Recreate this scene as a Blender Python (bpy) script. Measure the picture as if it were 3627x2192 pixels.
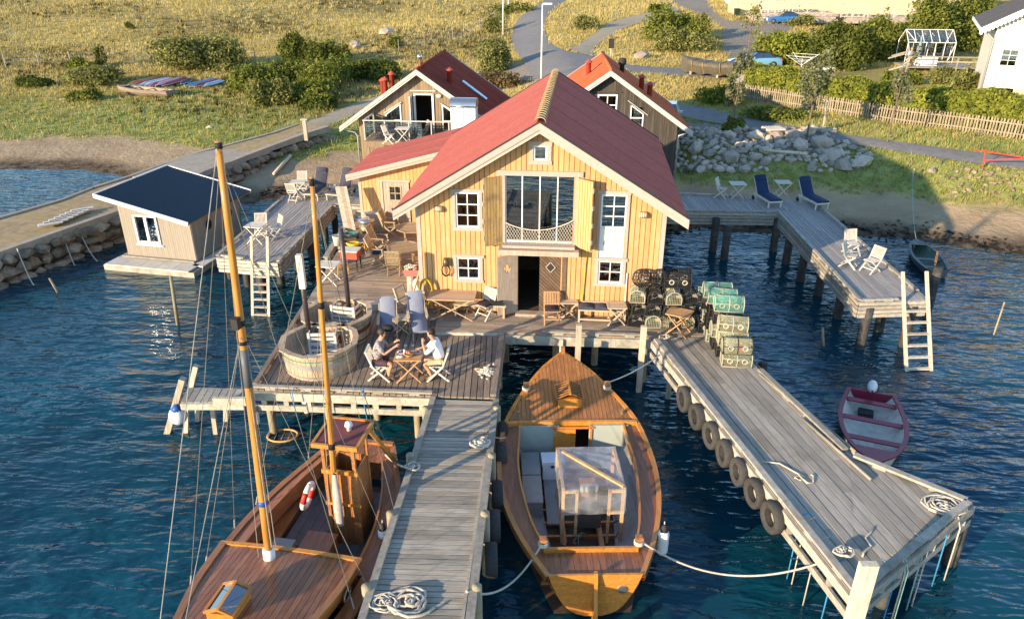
import bpy, math, random
import numpy as np
from mathutils import Vector, Matrix
from math import radians, sin, cos, pi, hypot, atan2
random.seed(7)
rng = np.random.default_rng(7)
for _o in list(bpy.data.objects):
    bpy.data.objects.remove(_o)
scene = bpy.context.scene
COL = scene.collection

# ------------------------------------------------------------------ camera
F, CX, CY, PITCH, CAMH = 2640.0, 1813.5, 1096.0, radians(25.3), 12.1
cd = bpy.data.cameras.new('camera'); cd.sensor_width = 36.0; cd.lens = F / 3627.0 * 36.0
cd.clip_start = 0.1; cd.clip_end = 3000
cam = bpy.data.objects.new('camera', cd); COL.objects.link(cam)
cam.location = (0, 0, CAMH); cam.rotation_euler = (radians(90) - PITCH, 0, 0)
scene.camera = cam

# ------------------------------------------------------------------ sky and sun
SUN_EL, SUN_AZ = radians(13.2), radians(50.3 + 180)      # azimuth of the sun, clockwise from +Y
w = bpy.data.worlds.new('World'); scene.world = w; w.use_nodes = True
nt = w.node_tree; nt.nodes.clear()
bg = nt.nodes.new('ShaderNodeBackground'); wo = nt.nodes.new('ShaderNodeOutputWorld')
sk = nt.nodes.new('ShaderNodeTexSky'); sk.sky_type = 'NISHITA'; sk.sun_disc = False
sk.sun_elevation = SUN_EL; sk.sun_rotation = SUN_AZ; sk.air_density = 1.0; sk.dust_density = 0.0; sk.ozone_density = 2.6
bg.inputs['Strength'].default_value = 0.15
nt.links.new(sk.outputs[0], bg.inputs[0]); nt.links.new(bg.outputs[0], wo.inputs[0])
sd = bpy.data.lights.new('sun', 'SUN'); sd.energy = 3.9; sd.angle = radians(0.53); sd.color = (1.0, 0.785, 0.53)
sun = bpy.data.objects.new('sun', sd); COL.objects.link(sun)
_sv = Vector((sin(SUN_AZ) * cos(SUN_EL), cos(SUN_AZ) * cos(SUN_EL), sin(SUN_EL)))
sun.rotation_euler = (-_sv).to_track_quat('-Z', 'Y').to_euler(); sun.location = _sv * 60
scene.view_settings.view_transform = 'Standard'; scene.view_settings.look = 'None'
scene.view_settings.exposure = 1.4; scene.view_settings.gamma = 1.0
scene.render.resolution_x, scene.render.resolution_y = 1024, 618

# ------------------------------------------------------------------ measuring helpers (photo pixel -> point in the place)
_c, _s = cos(PITCH), sin(PITCH)
def ray(x, y):
    b = -(y - CY) / F
    return ((x - CX) / F, _c + b * _s, -_s + b * _c)
def P(x, y, z):
    d = ray(x, y); t = (z - CAMH) / d[2]
    return Vector((d[0] * t, d[1] * t, z))
def PY(x, y, Y):
    d = ray(x, y); t = Y / d[1]
    return Vector((d[0] * t, Y, CAMH + d[2] * t))
def pix(p):
    dz = p[2] - CAMH; fw = p[1] * _c - dz * _s; up = p[1] * _s + dz * _c
    return CX + F * p[0] / fw, CY - F * up / fw

# ------------------------------------------------------------------ object helpers
WORLD = {}
def tag(o, label=None, cat=None, group=None, kind=None):
    if label: o['label'] = label
    if cat: o['category'] = cat
    if group: o['group'] = group
    if kind: o['kind'] = kind
    return o
def thing(name, label, cat, loc=(0, 0, 0), rz=0.0, group=None, world=False, kind=None):
    o = bpy.data.objects.new(name, None); COL.objects.link(o)
    o.empty_display_size = 0.2
    o.location = loc; o.rotation_euler = (0, 0, rz)
    tag(o, label, cat, group, kind)
    if world: WORLD[o.name] = (Matrix.Translation(Vector(loc)) @ Matrix.Rotation(rz, 4, 'Z')).inverted()
    return o
def link(name, me, parent=None):
    o = bpy.data.objects.new(name, me); COL.objects.link(o)
    if parent is not None:
        o.parent = parent; KIDS.setdefault(parent.name, []).append(o)
        if parent.name in WORLD: o.matrix_parent_inverse = WORLD[parent.name]
    return o
def copy_tree(src, loc=None, rz=None, label=None, parent=None, scale=None):
    r = src.copy(); COL.objects.link(r)
    if parent is not None: r.parent = parent
    if loc is not None: r.location = loc
    if rz is not None: r.rotation_euler = (0, 0, rz)
    if scale is not None: r.scale = (scale,) * 3 if not hasattr(scale, '__len__') else scale
    if label: r['label'] = label
    for ch in KIDS.get(src.name, []):
        copy_tree(ch, parent=r)
    return r
KIDS = {}

class MB:
    def __init__(s): s.v = []; s.f = []; s.mi = []; s.cm = 0
    def add(s, vs, fs):
        b = len(s.v); s.v.extend([tuple(p) for p in vs]); s.f.extend([tuple(i + b for i in f) for f in fs]); s.mi.extend([s.cm] * len(fs)); return s
    def box(s, c, d, rz=0.0, R=None):
        hx, hy, hz = d[0] / 2, d[1] / 2, d[2] / 2
        vs = [Vector((x, y, z)) for z in (-hz, hz) for y in (-hy, hy) for x in (-hx, hx)]
        M = R if R is not None else Matrix.Rotation(rz, 3, 'Z')
        c = Vector(c)
        return s.add([M @ q + c for q in vs], [(0, 2, 3, 1), (4, 5, 7, 6), (0, 1, 5, 4), (2, 6, 7, 3), (0, 4, 6, 2), (1, 3, 7, 5)])
    def beam(s, p, q, w, h, up=(0, 0, 1), w2=None, h2=None):
        p, q = Vector(p), Vector(q); d = (q - p).normalized(); up = Vector(up)
        if abs(d.dot(up)) > 0.98: up = Vector((0, 1, 0)) if abs(d.y) < .9 else Vector((1, 0, 0))
        x = d.cross(up).normalized(); y = x.cross(d).normalized()
        w2 = w if w2 is None else w2; h2 = h if h2 is None else h2
        vs = [p + x * a * w / 2 + y * b * h / 2 for a, b in ((-1, -1), (1, -1), (1, 1), (-1, 1))] + [q + x * a * w2 / 2 + y * b * h2 / 2 for a, b in ((-1, -1), (1, -1), (1, 1), (-1, 1))]
        return s.add(vs, [(0, 1, 2, 3), (7, 6, 5, 4), (4, 5, 1, 0), (5, 6, 2, 1), (6, 7, 3, 2), (7, 4, 0, 3)])
    def tube(s, pts, r, n=8, cap=True, closed=False):
        pts = [Vector(p) for p in pts]; m = len(pts)
        rs = r if hasattr(r, '__len__') else [r] * m
        vs = []; fs = []; prev = None
        for i in range(m):
            if closed: d = pts[(i + 1) % m] - pts[i - 1]
            else: d = pts[min(i + 1, m - 1)] - pts[max(i - 1, 0)]
            if d.length < 1e-9: d = Vector((0, 0, 1))
            d.normalize()
            if prev is None:
                u = Vector((0, 0, 1)) if abs(d.z) < .9 else Vector((1, 0, 0))
                x = d.cross(u).normalized()
            else:
                x = prev - d * prev.dot(d)
                x = x.normalized() if x.length > 1e-6 else d.orthogonal().normalized()
            prev = x; y = d.cross(x)
            for k in range(n):
                a = 2 * pi * k / n; vs.append(pts[i] + (x * cos(a) + y * sin(a)) * rs[i])
        L = m if closed else m - 1
        for i in range(L):
            j = (i + 1) % m
            for k in range(n):
                k2 = (k + 1) % n; fs.append((i * n + k, i * n + k2, j * n + k2, j * n + k))
        if cap and not closed:
            fs.append(tuple(range(n - 1, -1, -1))); fs.append(tuple((m - 1) * n + k for k in range(n)))
        return s.add(vs, fs)
    def prism(s, poly, z0, z1):
        n = len(poly)
        a = sum(poly[i][0] * poly[(i + 1) % n][1] - poly[(i + 1) % n][0] * poly[i][1] for i in range(n))
        if a < 0: poly = poly[::-1]
        f0 = z0 if callable(z0) else (lambda x, y: z0); f1 = z1 if callable(z1) else (lambda x, y: z1)
        vs = [(p[0], p[1], f0(p[0], p[1])) for p in poly] + [(p[0], p[1], f1(p[0], p[1])) for p in poly]
        fs = [tuple(range(n - 1, -1, -1)), tuple(range(n, 2 * n))] + [(i, (i + 1) % n, n + (i + 1) % n, n + i) for i in range(n)]
        return s.add(vs, fs)
    def slab(s, quad, t):
        """a flat plate: polygon in space thickened along its normal by t (downwards)"""
        q = [Vector(p) for p in quad]; nrm = (q[1] - q[0]).cross(q[2] - q[0]).normalized(); n = len(q)
        vs = q + [p - nrm * t for p in q]
        return s.add(vs, [tuple(range(n)), tuple(range(2 * n - 1, n - 1, -1))] + [(i, n + i, n + (i + 1) % n, (i + 1) % n) for i in range(n)])
    def lathe(s, prof, c=(0, 0, 0), n=16, cap=True, R=None):
        vs = []; fs = []; c = Vector(c)
        for r, z in prof:
            for k in range(n):
                a = 2 * pi * k / n; q = Vector((r * cos(a), r * sin(a), z)); vs.append((R @ q if R is not None else q) + c)
        for i in range(len(prof) - 1):
            for k in range(n):
                k2 = (k + 1) % n; fs.append((i * n + k, i * n + k2, (i + 1) * n + k2, (i + 1) * n + k))
        if cap:
            fs.append(tuple(range(n - 1, -1, -1))); fs.append(tuple((len(prof) - 1) * n + k for k in range(n)))
        return s.add(vs, fs)
    def ell(s, c, r, n=10, m=7, R=None):
        prof = [(sin(pi * i / m), -cos(pi * i / m)) for i in range(m + 1)]
        vs = []; fs = []; c = Vector(c)
        if not hasattr(r, '__len__'): r = (r, r, r)
        for a, z in prof:
            for k in range(n):
                t = 2 * pi * k / n; q = Vector((a * cos(t) * r[0], a * sin(t) * r[1], z * r[2])); vs.append((R @ q if R is not None else q) + c)
        for i in range(m):
            for k in range(n):
                k2 = (k + 1) % n; fs.append((i * n + k, i * n + k2, (i + 1) * n + k2, (i + 1) * n + k))
        return s.add(vs, fs)
    def grid(s, rows, flip=False):
        """rows of points -> quads"""
        m, n = len(rows), len(rows[0]); vs = [p for r in rows for p in r]; fs = []
        for i in range(m - 1):
            for j in range(n - 1):
                q = (i * n + j, i * n + j + 1, (i + 1) * n + j + 1, (i + 1) * n + j); fs.append(q[::-1] if flip else q)
        return s.add(vs, fs)
    def mesh(s, name, mat, smooth=False):
        me = bpy.data.meshes.new(name); me.from_pydata(s.v, [], s.f)
        for m in (mat if isinstance(mat, (list, tuple)) else [mat]): me.materials.append(m)
        if isinstance(mat, (list, tuple)): me.polygons.foreach_set('material_index', s.mi)
        if smooth: me.polygons.foreach_set('use_smooth', [True] * len(me.polygons))
        me.update(); return me
    def build(s, name, mat, parent=None, smooth=False):
        return link(name, s.mesh(name, mat, smooth), parent)
def np_mesh(name, v, f, mat, smooth=False, attr=None):
    """v: (n,3) array, f: (m,k) int array with k constant"""
    me = bpy.data.meshes.new(name); k = f.shape[1]
    me.vertices.add(len(v)); me.vertices.foreach_set('co', np.asarray(v, np.float32).ravel())
    me.loops.add(f.size); me.loops.foreach_set('vertex_index', np.asarray(f, np.int32).ravel())
    me.polygons.add(len(f)); me.polygons.foreach_set('loop_start', np.arange(0, f.size, k, dtype=np.int32))
    me.polygons.foreach_set('loop_total', np.full(len(f), k, np.int32))
    if smooth: me.polygons.foreach_set('use_smooth', np.ones(len(f), bool))
    me.update(calc_edges=True); me.validate()
    for m in (mat if isinstance(mat, (list, tuple)) else [mat]): me.materials.append(m)
    for an, arr in (attr or {}).items():
        a = me.color_attributes.new(an, 'FLOAT_COLOR', 'POINT'); a.data.foreach_set('color', np.asarray(arr, np.float32).ravel())
    return me

# ------------------------------------------------------------------ materials
def N(nt, t, **kw):
    n = nt.nodes.new(t)
    for k, v in kw.items():
        if k.startswith('_'): setattr(n, k[1:], v)
        else: n.inputs[k.replace('__', ' ')].default_value = v
    return n
MATS = {}
def M(name, col, rough=.7, var=.18, scale=5.0, stretch=(1, 1, 1), rot=0.0, bump=.15, rnd=.1, col2=None, metal=0.0, spec=.3, detail=5, coat=0.0, stain=None, stain_scale=1.5, stain_amt=.5):
    """a procedural surface: two tones mixed by grain, a tone of its own for every piece, optional large stains, fine relief"""
    if name in MATS: return MATS[name]
    m = bpy.data.materials.new(name); m.use_nodes = True; nt = m.node_tree; L = nt.links.new
    b = nt.nodes['Principled BSDF']
    b.inputs['Roughness'].default_value = rough; b.inputs['Metallic'].default_value = metal; b.inputs['Specular IOR Level'].default_value = spec
    if coat: b.inputs['Coat Weight'].default_value = coat; b.inputs['Coat Roughness'].default_value = .12
    tc = N(nt, 'ShaderNodeTexCoord'); mp = N(nt, 'ShaderNodeMapping'); mp.inputs['Rotation'].default_value = (0, 0, rot); mp2 = N(nt, 'ShaderNodeMapping'); mp2.inputs['Scale'].default_value = stretch
    L(tc.outputs['Object'], mp.inputs[0]); L(mp.outputs[0], mp2.inputs[0])
    oi = N(nt, 'ShaderNodeObjectInfo'); mu = N(nt, 'ShaderNodeMath', _operation='MULTIPLY'); mu.inputs[1].default_value = 37.0; L(oi.outputs['Random'], mu.inputs[0])
    nz = N(nt, 'ShaderNodeTexNoise', _noise_dimensions='4D', Scale=scale, Detail=detail, Roughness=.6)
    L(mp2.outputs[0], nz.inputs['Vector']); L(mu.outputs[0], nz.inputs['W'])
    cr = N(nt, 'ShaderNodeValToRGB'); cr.color_ramp.elements[0].position = .3; cr.color_ramp.elements[1].position = .7
    c1 = tuple(max(0, c * (1 - var)) for c in col[:3]); c2 = tuple(min(1, c * (1 + var)) for c in col[:3]) if col2 is None else col2
    cr.color_ramp.elements[0].color = (*c1, 1); cr.color_ramp.elements[1].color = (*c2, 1)
    L(nz.outputs['Fac'], cr.inputs[0]); out = cr.outputs[0]
    if stain is not None:
        n2 = N(nt, 'ShaderNodeTexNoise', Scale=stain_scale, Detail=6, Roughness=.65); L(tc.outputs['Object'], n2.inputs['Vector'])
        r2 = N(nt, 'ShaderNodeValToRGB'); r2.color_ramp.elements[0].position = .5; r2.color_ramp.elements[1].position = .72; r2.color_ramp.elements[0].color = (0, 0, 0, 1); r2.color_ramp.elements[1].color = (stain_amt,) * 3 + (1,)
        L(n2.outputs['Fac'], r2.inputs[0]); mx = N(nt, 'ShaderNodeMix', _data_type='RGBA'); mx.inputs['B'].default_value = (*stain, 1)
        L(r2.outputs[0], mx.inputs['Factor']); L(out, mx.inputs['A']); out = mx.outputs['Result']
    if rnd:
        mr = N(nt, 'ShaderNodeMapRange'); mr.inputs['To Min'].default_value = 1 - rnd; mr.inputs['To Max'].default_value = 1 + rnd; L(oi.outputs['Random'], mr.inputs[0])
        hs = N(nt, 'ShaderNodeHueSaturation'); L(mr.outputs[0], hs.inputs['Value']); L(out, hs.inputs['Color']); out = hs.outputs[0]
    L(out, b.inputs['Base Color'])
    if bump:
        bp = N(nt, 'ShaderNodeBump', Strength=bump, Distance=.02); L(nz.outputs['Fac'], bp.inputs['Height']); L(bp.outputs[0], b.inputs['Normal'])
    MATS[name] = m; return m
def wood(name, col, rot=0.0, **kw):
    kw.setdefault('stretch', (14, 1.2, 14)); kw.setdefault('scale', 2.2); kw.setdefault('var', .28); kw.setdefault('bump', .3); kw.setdefault('rnd', .22); kw.setdefault('rough', .8)
    return M(name, col, rot=rot, **kw)
def glass(name, tint=(.9, .95, 1.0), alpha=.25, rough=.02):
    if name in MATS: return MATS[name]
    m = bpy.data.materials.new(name); m.use_nodes = True; nt = m.node_tree; L = nt.links.new; nt.nodes.clear()
    o = N(nt, 'ShaderNodeOutputMaterial'); g = N(nt, 'ShaderNodeBsdfGlossy', Roughness=rough); g.inputs['Color'].default_value = (1, 1, 1, 1)
    t = N(nt, 'ShaderNodeBsdfTransparent'); t.inputs['Color'].default_value = (*tint, 1); fr = N(nt, 'ShaderNodeFresnel', IOR=1.45)
    ad = N(nt, 'ShaderNodeMath', _operation='MULTIPLY_ADD', _use_clamp=True); ad.inputs[1].default_value = 1.0; ad.inputs[2].default_value = alpha
    L(fr.outputs[0], ad.inputs[0]); mx = N(nt, 'ShaderNodeMixShader'); L(ad.outputs[0], mx.inputs[0]); L(t.outputs[0], mx.inputs[1]); L(g.outputs[0], mx.inputs[2]); L(mx.outputs[0], o.inputs[0])
    MATS[name] = m; return m

# ------------------------------------------------------------------ planks laid over a polygon
def clip(poly, n, d):
    """keep the side n.p <= d of a 2d polygon"""
    out = []
    for i in range(len(poly)):
        a, b = poly[i], poly[(i + 1) % len(poly)]
        da = n[0] * a[0] + n[1] * a[1] - d; db = n[0] * b[0] + n[1] * b[1] - d
        if da <= 0: out.append(a)
        if da * db < 0:
            t = da / (da - db); out.append((a[0] + t * (b[0] - a[0]), a[1] + t * (b[1] - a[1])))
    return out
def planks(parent, poly, ang, w, gap, z, t, mat, name='plank', joints=0, jit=.004, skip=None):
    """lay planks running along angle ang; joints = plank length for butt joints (0 = full length)"""
    poly = [(p[0], p[1]) for p in poly]
    dx, dy = cos(ang), sin(ang); nx, ny = -dy, dx
    s = [nx * p[0] + ny * p[1] for p in poly]; k = min(s); i = 0; cnt = 0
    while k < max(s) - .02:
        strip = clip(clip(poly, (nx, ny), k + w), (-nx, -ny), -k)
        if len(strip) >= 3:
            q = [dx * p[0] + dy * p[1] for p in strip]
            cuts = [min(q) - 1]
            if joints:
                c = min(q) + joints * (.35 + .5 * ((i * 7) % 3) / 2)
                while c < max(q): cuts.append(c); c += joints
            cuts.append(max(q) + 1)
            for a, b in zip(cuts[:-1], cuts[1:]):
                pc = clip(clip(strip, (dx, dy), b - .003), (-dx, -dy), -(a + .003))
                if len(pc) < 3: continue
                zz = z + random.uniform(-jit, jit)
                m = MB(); m.prism(pc, zz - t, zz); m.build(name, mat, parent); cnt += 1
        k += w + gap; i += 1
    return cnt
# ================================================================== terrain, water, roads
YAW = radians(5.5)
U = Vector((cos(YAW), -sin(YAW), 0)); W = Vector((sin(YAW), cos(YAW), 0))      # along the boathouse front, and into depth
ZD = 1.7                                                                        # deck level above the water
_sh = [P(x, y, 0) for x, y in ((-500, 604), (0, 600), (145, 600), (290, 602), (450, 628), (700, 668), (875, 724), (1010, 700), (1150, 712), (1300, 712), (1700, 770), (2365, 826), (2500, 806), (2562, 823), (2763, 828), (3045, 838), (3216, 848), (3350, 868), (3627, 905), (4100, 950))]
SHX = np.array([-400.0] + [p.x for p in _sh] + [300.0]); SHY = np.array([_sh[0].y + 20] + [p.y for p in _sh] + [-20.0])
PL = np.array([(-60, -3), (-6, -1.0), (0, 0), (3, .3), (7, .62), (16, 1.05), (32, 1.55), (60, 2.6), (100, 4.2), (150, 6.4), (250, 10), (420, 16)])
PR = np.array([(-60, -3), (-6, -1.0), (0, 0), (3, .35), (5.5, .9), (9, 1.95), (14, 2.5), (20, 2.6), (30, 2.75), (60, 3.6), (100, 5.0), (150, 7.0), (250, 11), (420, 17)])
def _wob(x, y):
    return (np.sin(x * .11 + 1.3) * np.cos(y * .09 + .4) * .5 + np.sin(x * .31 + y * .17) * .22 + np.sin(x * .05 - y * .07 + 2) * .7)
def tz(x, y):
    x = np.asarray(x, float); y = np.asarray(y, float)
    d = y - np.interp(x, SHX, SHY)
    t = np.clip((x + 2) / 8, 0, 1); t = t * t * (3 - 2 * t)
    z = np.interp(d, PL[:, 0], PL[:, 1]) * (1 - t) + np.interp(d, PR[:, 0], PR[:, 1]) * t
    return z + _wob(x, y) * np.clip((d - 12) / 60, 0, 1) * .55
def PT(px, py, lift=0.0):
    """where the ground is seen at this pixel"""
    z = 1.5
    for _ in range(12):
        p = P(px, py, z); z = .5 * z + .5 * float(tz(p.x, p.y))
    p.z = float(tz(p.x, p.y)) + lift; return p
def inpoly(poly, x, y):
    x = np.asarray(x, float); y = np.asarray(y, float); r = np.zeros(x.shape, bool); n = len(poly)
    for i in range(n):
        x0, y0 = poly[i]; x1, y1 = poly[(i + 1) % n]
        c = ((y0 > y) != (y1 > y)) & (x < (x1 - x0) * (y - y0) / (y1 - y0 + 1e-12) + x0); r ^= c
    return r
def ground_poly(pts): return [tuple(PT(*p)[:2]) for p in pts]

ys = [24.0]
while ys[-1] < 330: ys.append(ys[-1] + max(.32, ys[-1] * .011))
ys = np.array(ys); nx = 420
tx = np.linspace(-1, 1, nx)
GX = tx[None, :] * (ys[:, None] * .86 + 12); GY = np.repeat(ys[:, None], nx, 1)
GZ = tz(GX, GY)
lump = (rng.random(GX.shape) - .5)
# zones of the ground, as they lie in the place
D = GY - np.interp(GX, SHX, SHY)
sm = lambda a, b, v: np.clip((v - a) / (b - a), 0, 1)
nz1 = np.sin(GX * .9 + np.sin(GY * .7) * 2) * np.cos(GY * .8 + np.sin(GX * .6) * 2)
sandL = 1 - sm(-.5, .9, D - np.where(GX < -12, 6.3, np.where(GX < 0, 8.0, 5.0)) + nz1 * .5)
sand = sandL
wet = 1 - sm(-.6, .8, D - 1.7 + nz1 * .25)
green = (1 - sm(12, 27, D + nz1 * 2.0)) * (1 - sand)
lawn = inpoly(ground_poly([(2850, 330), (2960, 255), (3140, 235), (3380, 280), (3440, 350), (3300, 362), (3020, 310)]), GX, GY).astype(float)
gravel = np.zeros_like(GX)
for pg in ([(2370, 0), (2500, 0), (2560, 70), (2720, 85), (2850, 85), (2760, 130), (2660, 195), (2560, 175), (2560, 95), (2440, 40)],
           [(2360, 420), (2700, 470), (2980, 520), (2880, 560), (2380, 470)], [(1700, 330), (1900, 290), (2050, 240), (1750, 215), (1640, 300)], [(2560, 175), (2680, 150), (2700, 210), (2600, 235)]):
    gravel = np.maximum(gravel, inpoly(ground_poly(pg), GX, GY).astype(float))
heath = np.clip(.5 + .8 * np.sin(GX * .13 + GY * .05 + 1) * np.sin(GY * .11 - GX * .03), 0, 1) * sm(45, 60, GY) * (GX < 0)
GZ = GZ + lump * (.05 * (1 - sand) * (1 - gravel) * (1 - lawn) * np.clip((GY - 30) / 30, .4, 1.6)) + (rng.random(GX.shape) - .5) * .05 * sand * (1 - wet)
idx = np.arange(GX.size).reshape(GX.shape)
fa = np.stack([idx[:-1, :-1], idx[:-1, 1:], idx[1:, 1:], idx[1:, :-1]], -1).reshape(-1, 4)
A1 = np.stack([sand, wet, green, lawn], -1); A2 = np.stack([gravel, heath, gravel * 0, gravel * 0 + 1], -1)

def ground_material():
    m = bpy.data.materials.new('ground'); m.use_nodes = True; nt = m.node_tree; L = nt.links.new; b = nt.nodes['Principled BSDF']
    b.inputs['Roughness'].default_value = .95; b.inputs['Specular IOR Level'].default_value = .1
    tc = N(nt, 'ShaderNodeTexCoord')
    def noise(sc, det=6, st=(1, 1, 1)):
        mp = N(nt, 'ShaderNodeMapping'); mp.inputs['Scale'].default_value = st; L(tc.outputs['Object'], mp.inputs[0])
        n = N(nt, 'ShaderNodeTexNoise', Scale=sc, Detail=det, Roughness=.65); L(mp.outputs[0], n.inputs['Vector']); return n.outputs['Fac']
    def ramp(fac, cols):
        r = N(nt, 'ShaderNodeValToRGB'); e = r.color_ramp.elements
        while len(e) < len(cols): e.new(.5)
        for k, (p, c) in enumerate(cols): e[k].position = p; e[k].color = (*c, 1)
        L(fac, r.inputs[0]); return r.outputs[0]
    def mix(f, a, c):
        x = N(nt, 'ShaderNodeMix', _data_type='RGBA')
        if hasattr(f, 'links'): L(f, x.inputs['Factor'])
        else: x.inputs['Factor'].default_value = f
        L(a, x.inputs['A']); L(c, x.inputs['B']); return x.outputs['Result']
    a1 = N(nt, 'ShaderNodeVertexColor', _layer_name='zone'); s1 = N(nt, 'ShaderNodeSeparateColor'); L(a1.outputs['Color'], s1.inputs[0])
    a2 = N(nt, 'ShaderNodeVertexColor', _layer_name='zone2'); s2 = N(nt, 'ShaderNodeSeparateColor'); L(a2.outputs['Color'], s2.inputs[0])
    n_l, n_m, n_f = noise(.06, 7, (1, 1.6, 1)), noise(.5, 7, (1, 1.7, 1)), noise(5.0, 5)
    dry = ramp(n_m, [(.28, (.20, .165, .05)), (.45, (.38, .295, .10)), (.62, (.56, .44, .17)), (.8, (.36, .29, .095))])
    dry2 = ramp(n_l, [(.35, (.26, .21, .06)), (.5, (.45, .345, .125)), (.65, (.54, .42, .17))])
    dry = mix(.5, dry, dry2)
    heath = ramp(n_m, [(.3, (.10, .085, .03)), (.5, (.22, .165, .055)), (.7, (.38, .29, .11))])
    hm = N(nt, 'ShaderNodeMath', _operation='MULTIPLY', _use_clamp=True); hm.inputs[1].default_value = 1.0; L(s2.outputs[1], hm.inputs[0])
    base = mix(hm.outputs[0], dry, heath)
    grn = ramp(n_m, [(.3, (.19, .215, .05)), (.5, (.31, .32, .09)), (.7, (.40, .37, .13))])
    base = mix(s1.outputs[2], base, grn)
    lawn = ramp(n_m, [(.3, (.26, .22, .065)), (.6, (.38, .30, .10)), (.8, (.42, .33, .11))]); base = mix(a1.outputs['Alpha'], base, lawn)
    grv = ramp(n_f, [(.3, (.2, .17, .13)), (.7, (.34, .29, .23))]); base = mix(s2.outputs[0], base, grv)
    snd = ramp(n_m, [(.3, (.31, .22, .13)), (.7, (.44, .325, .20))]); base = mix(s1.outputs[0], base, snd)
    wts = ramp(noise(1.6, 7), [(.35, (.035, .025, .016)), (.55, (.14, .098, .06)), (.75, (.22, .16, .10))]); base = mix(s1.outputs[1], base, wts)
    L(base, b.inputs['Base Color'])
    bp = N(nt, 'ShaderNodeBump', Strength=.9, Distance=.12); L(noise(3.2, 6), bp.inputs['Height']); L(bp.outputs[0], b.inputs['Normal'])
    return m
gnd = link('ground', np_mesh('ground', np.stack([GX, GY, GZ], -1).reshape(-1, 3), fa, ground_material(), True, {'zone': A1.reshape(-1, 4), 'zone2': A2.reshape(-1, 4)}))
tag(gnd, kind='structure')

# ---- water
def water_material():
    m = bpy.data.materials.new('water'); m.use_nodes = True; nt = m.node_tree; L = nt.links.new; b = nt.nodes['Principled BSDF']
    b.inputs['Roughness'].default_value = .03; b.inputs['IOR'].default_value = 1.333; b.inputs['Specular IOR Level'].default_value = .85; b.inputs['Specular Tint'].default_value = (.55, .85, 1, 1)
    tc = N(nt, 'ShaderNodeTexCoord')
    def noise(sc, det, rot, st, dist=0.0):
        mp0 = N(nt, 'ShaderNodeMapping'); mp0.inputs['Rotation'].default_value = (0, 0, rot); L(tc.outputs['Object'], mp0.inputs[0])
        mp = N(nt, 'ShaderNodeMapping'); mp.inputs['Scale'].default_value = st; L(mp0.outputs[0], mp.inputs[0])
        n = N(nt, 'ShaderNodeTexNoise', Scale=sc, Detail=det, Roughness=.55, Distortion=dist); L(mp.outputs[0], n.inputs['Vector']); return n.outputs['Fac']
    n0 = noise(.22, 5, .3, (1, 1, 1)); r = N(nt, 'ShaderNodeValToRGB'); e = r.color_ramp.elements
    e[0].position = .36; e[0].color = (.003, .022, .032, 1); e[1].position = .62; e[1].color = (.003, .050, .076, 1); L(n0, r.inputs[0]); L(r.outputs[0], b.inputs['Base Color'])
    a = noise(.26, 2, .2, (1, 2.0, 1), .2); c = noise(.95, 2, .08, (1, 2.7, 1), .3); d = noise(5.0, 3, -.1, (1, 1.8, 1))
    def ma(x, k, y=None):
        q = N(nt, 'ShaderNodeMath', _operation='MULTIPLY_ADD'); q.inputs[1].default_value = k; L(x, q.inputs[0])
        if y is not None: L(y, q.inputs[2])
        else: q.inputs[2].default_value = 0
        return q.outputs[0]
    wn = noise(.07, 3, .5, (1, 1, 1)); wr = N(nt, 'ShaderNodeMapRange'); wr.inputs['From Min'].default_value = .35; wr.inputs['From Max'].default_value = .65; wr.inputs['To Min'].default_value = .45; wr.inputs['To Max'].default_value = 1.15; L(wn, wr.inputs[0])
    hm_ = N(nt, 'ShaderNodeMath', _operation='MULTIPLY'); L(ma(a, .62, ma(c, .36, ma(d, .04))), hm_.inputs[0]); L(wr.outputs[0], hm_.inputs[1]); h = hm_.outputs[0]
    bp = N(nt, 'ShaderNodeBump', Strength=1.0, Distance=.42); L(h, bp.inputs['Height']); L(bp.outputs[0], b.inputs['Normal'])
    return m
wm = MB(); wm.add([(-420, -60, 0), (420, -60, 0), (420, 75, 0), (-420, 75, 0)], [(0, 1, 2, 3)])
tag(wm.build('water', water_material()), kind='structure')

# ---- roads: strips that follow the ground
asph = M('asphalt', (.20, .185, .17), rough=.9, var=.22, scale=3, bump=.1, rnd=0, stain=(.27, .24, .20), stain_scale=.35, stain_amt=.5)
gravelm = M('gravel_track', (.36, .295, .20), rough=.95, var=.25, scale=6, bump=.3, rnd=0, stain=(.26, .21, .1), stain_scale=.6, stain_amt=.6)
ROADS = []
def strip(name, left, right, mat, lift=.05, n=14, sub=6):
    def dense(pts):
        w_ = [PT(*p) for p in pts]; out = []
        for i in range(len(w_) - 1):
            p0, p1, p2, p3 = w_[max(i - 1, 0)], w_[i], w_[i + 1], w_[min(i + 2, len(w_) - 1)]
            for k in range(sub):
                t = k / sub; out.append(.5 * ((2 * p1) + (p2 - p0) * t + (2 * p0 - 5 * p1 + 4 * p2 - p3) * t * t + (3 * p1 - p0 - 3 * p2 + p3) * t ** 3))
        out.append(w_[-1]); return out
    l, r = dense(left), dense(right); m = MB(); rows = []; ROADS.append([tuple(p[:2]) for p in l] + [tuple(p[:2]) for p in r[::-1]])
    for a, b in zip(l, r):
        row = []
        for k in range(n + 1):
            q = a.lerp(b, k / n); q.z = float(tz(q.x, q.y)) + lift + .03 * sin(pi * k / n); row.append(q)
        rows.append(row)
    m.grid(rows, flip=True)
    o = m.build(name, mat, None, True); tag(o, kind='structure'); return o
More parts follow.
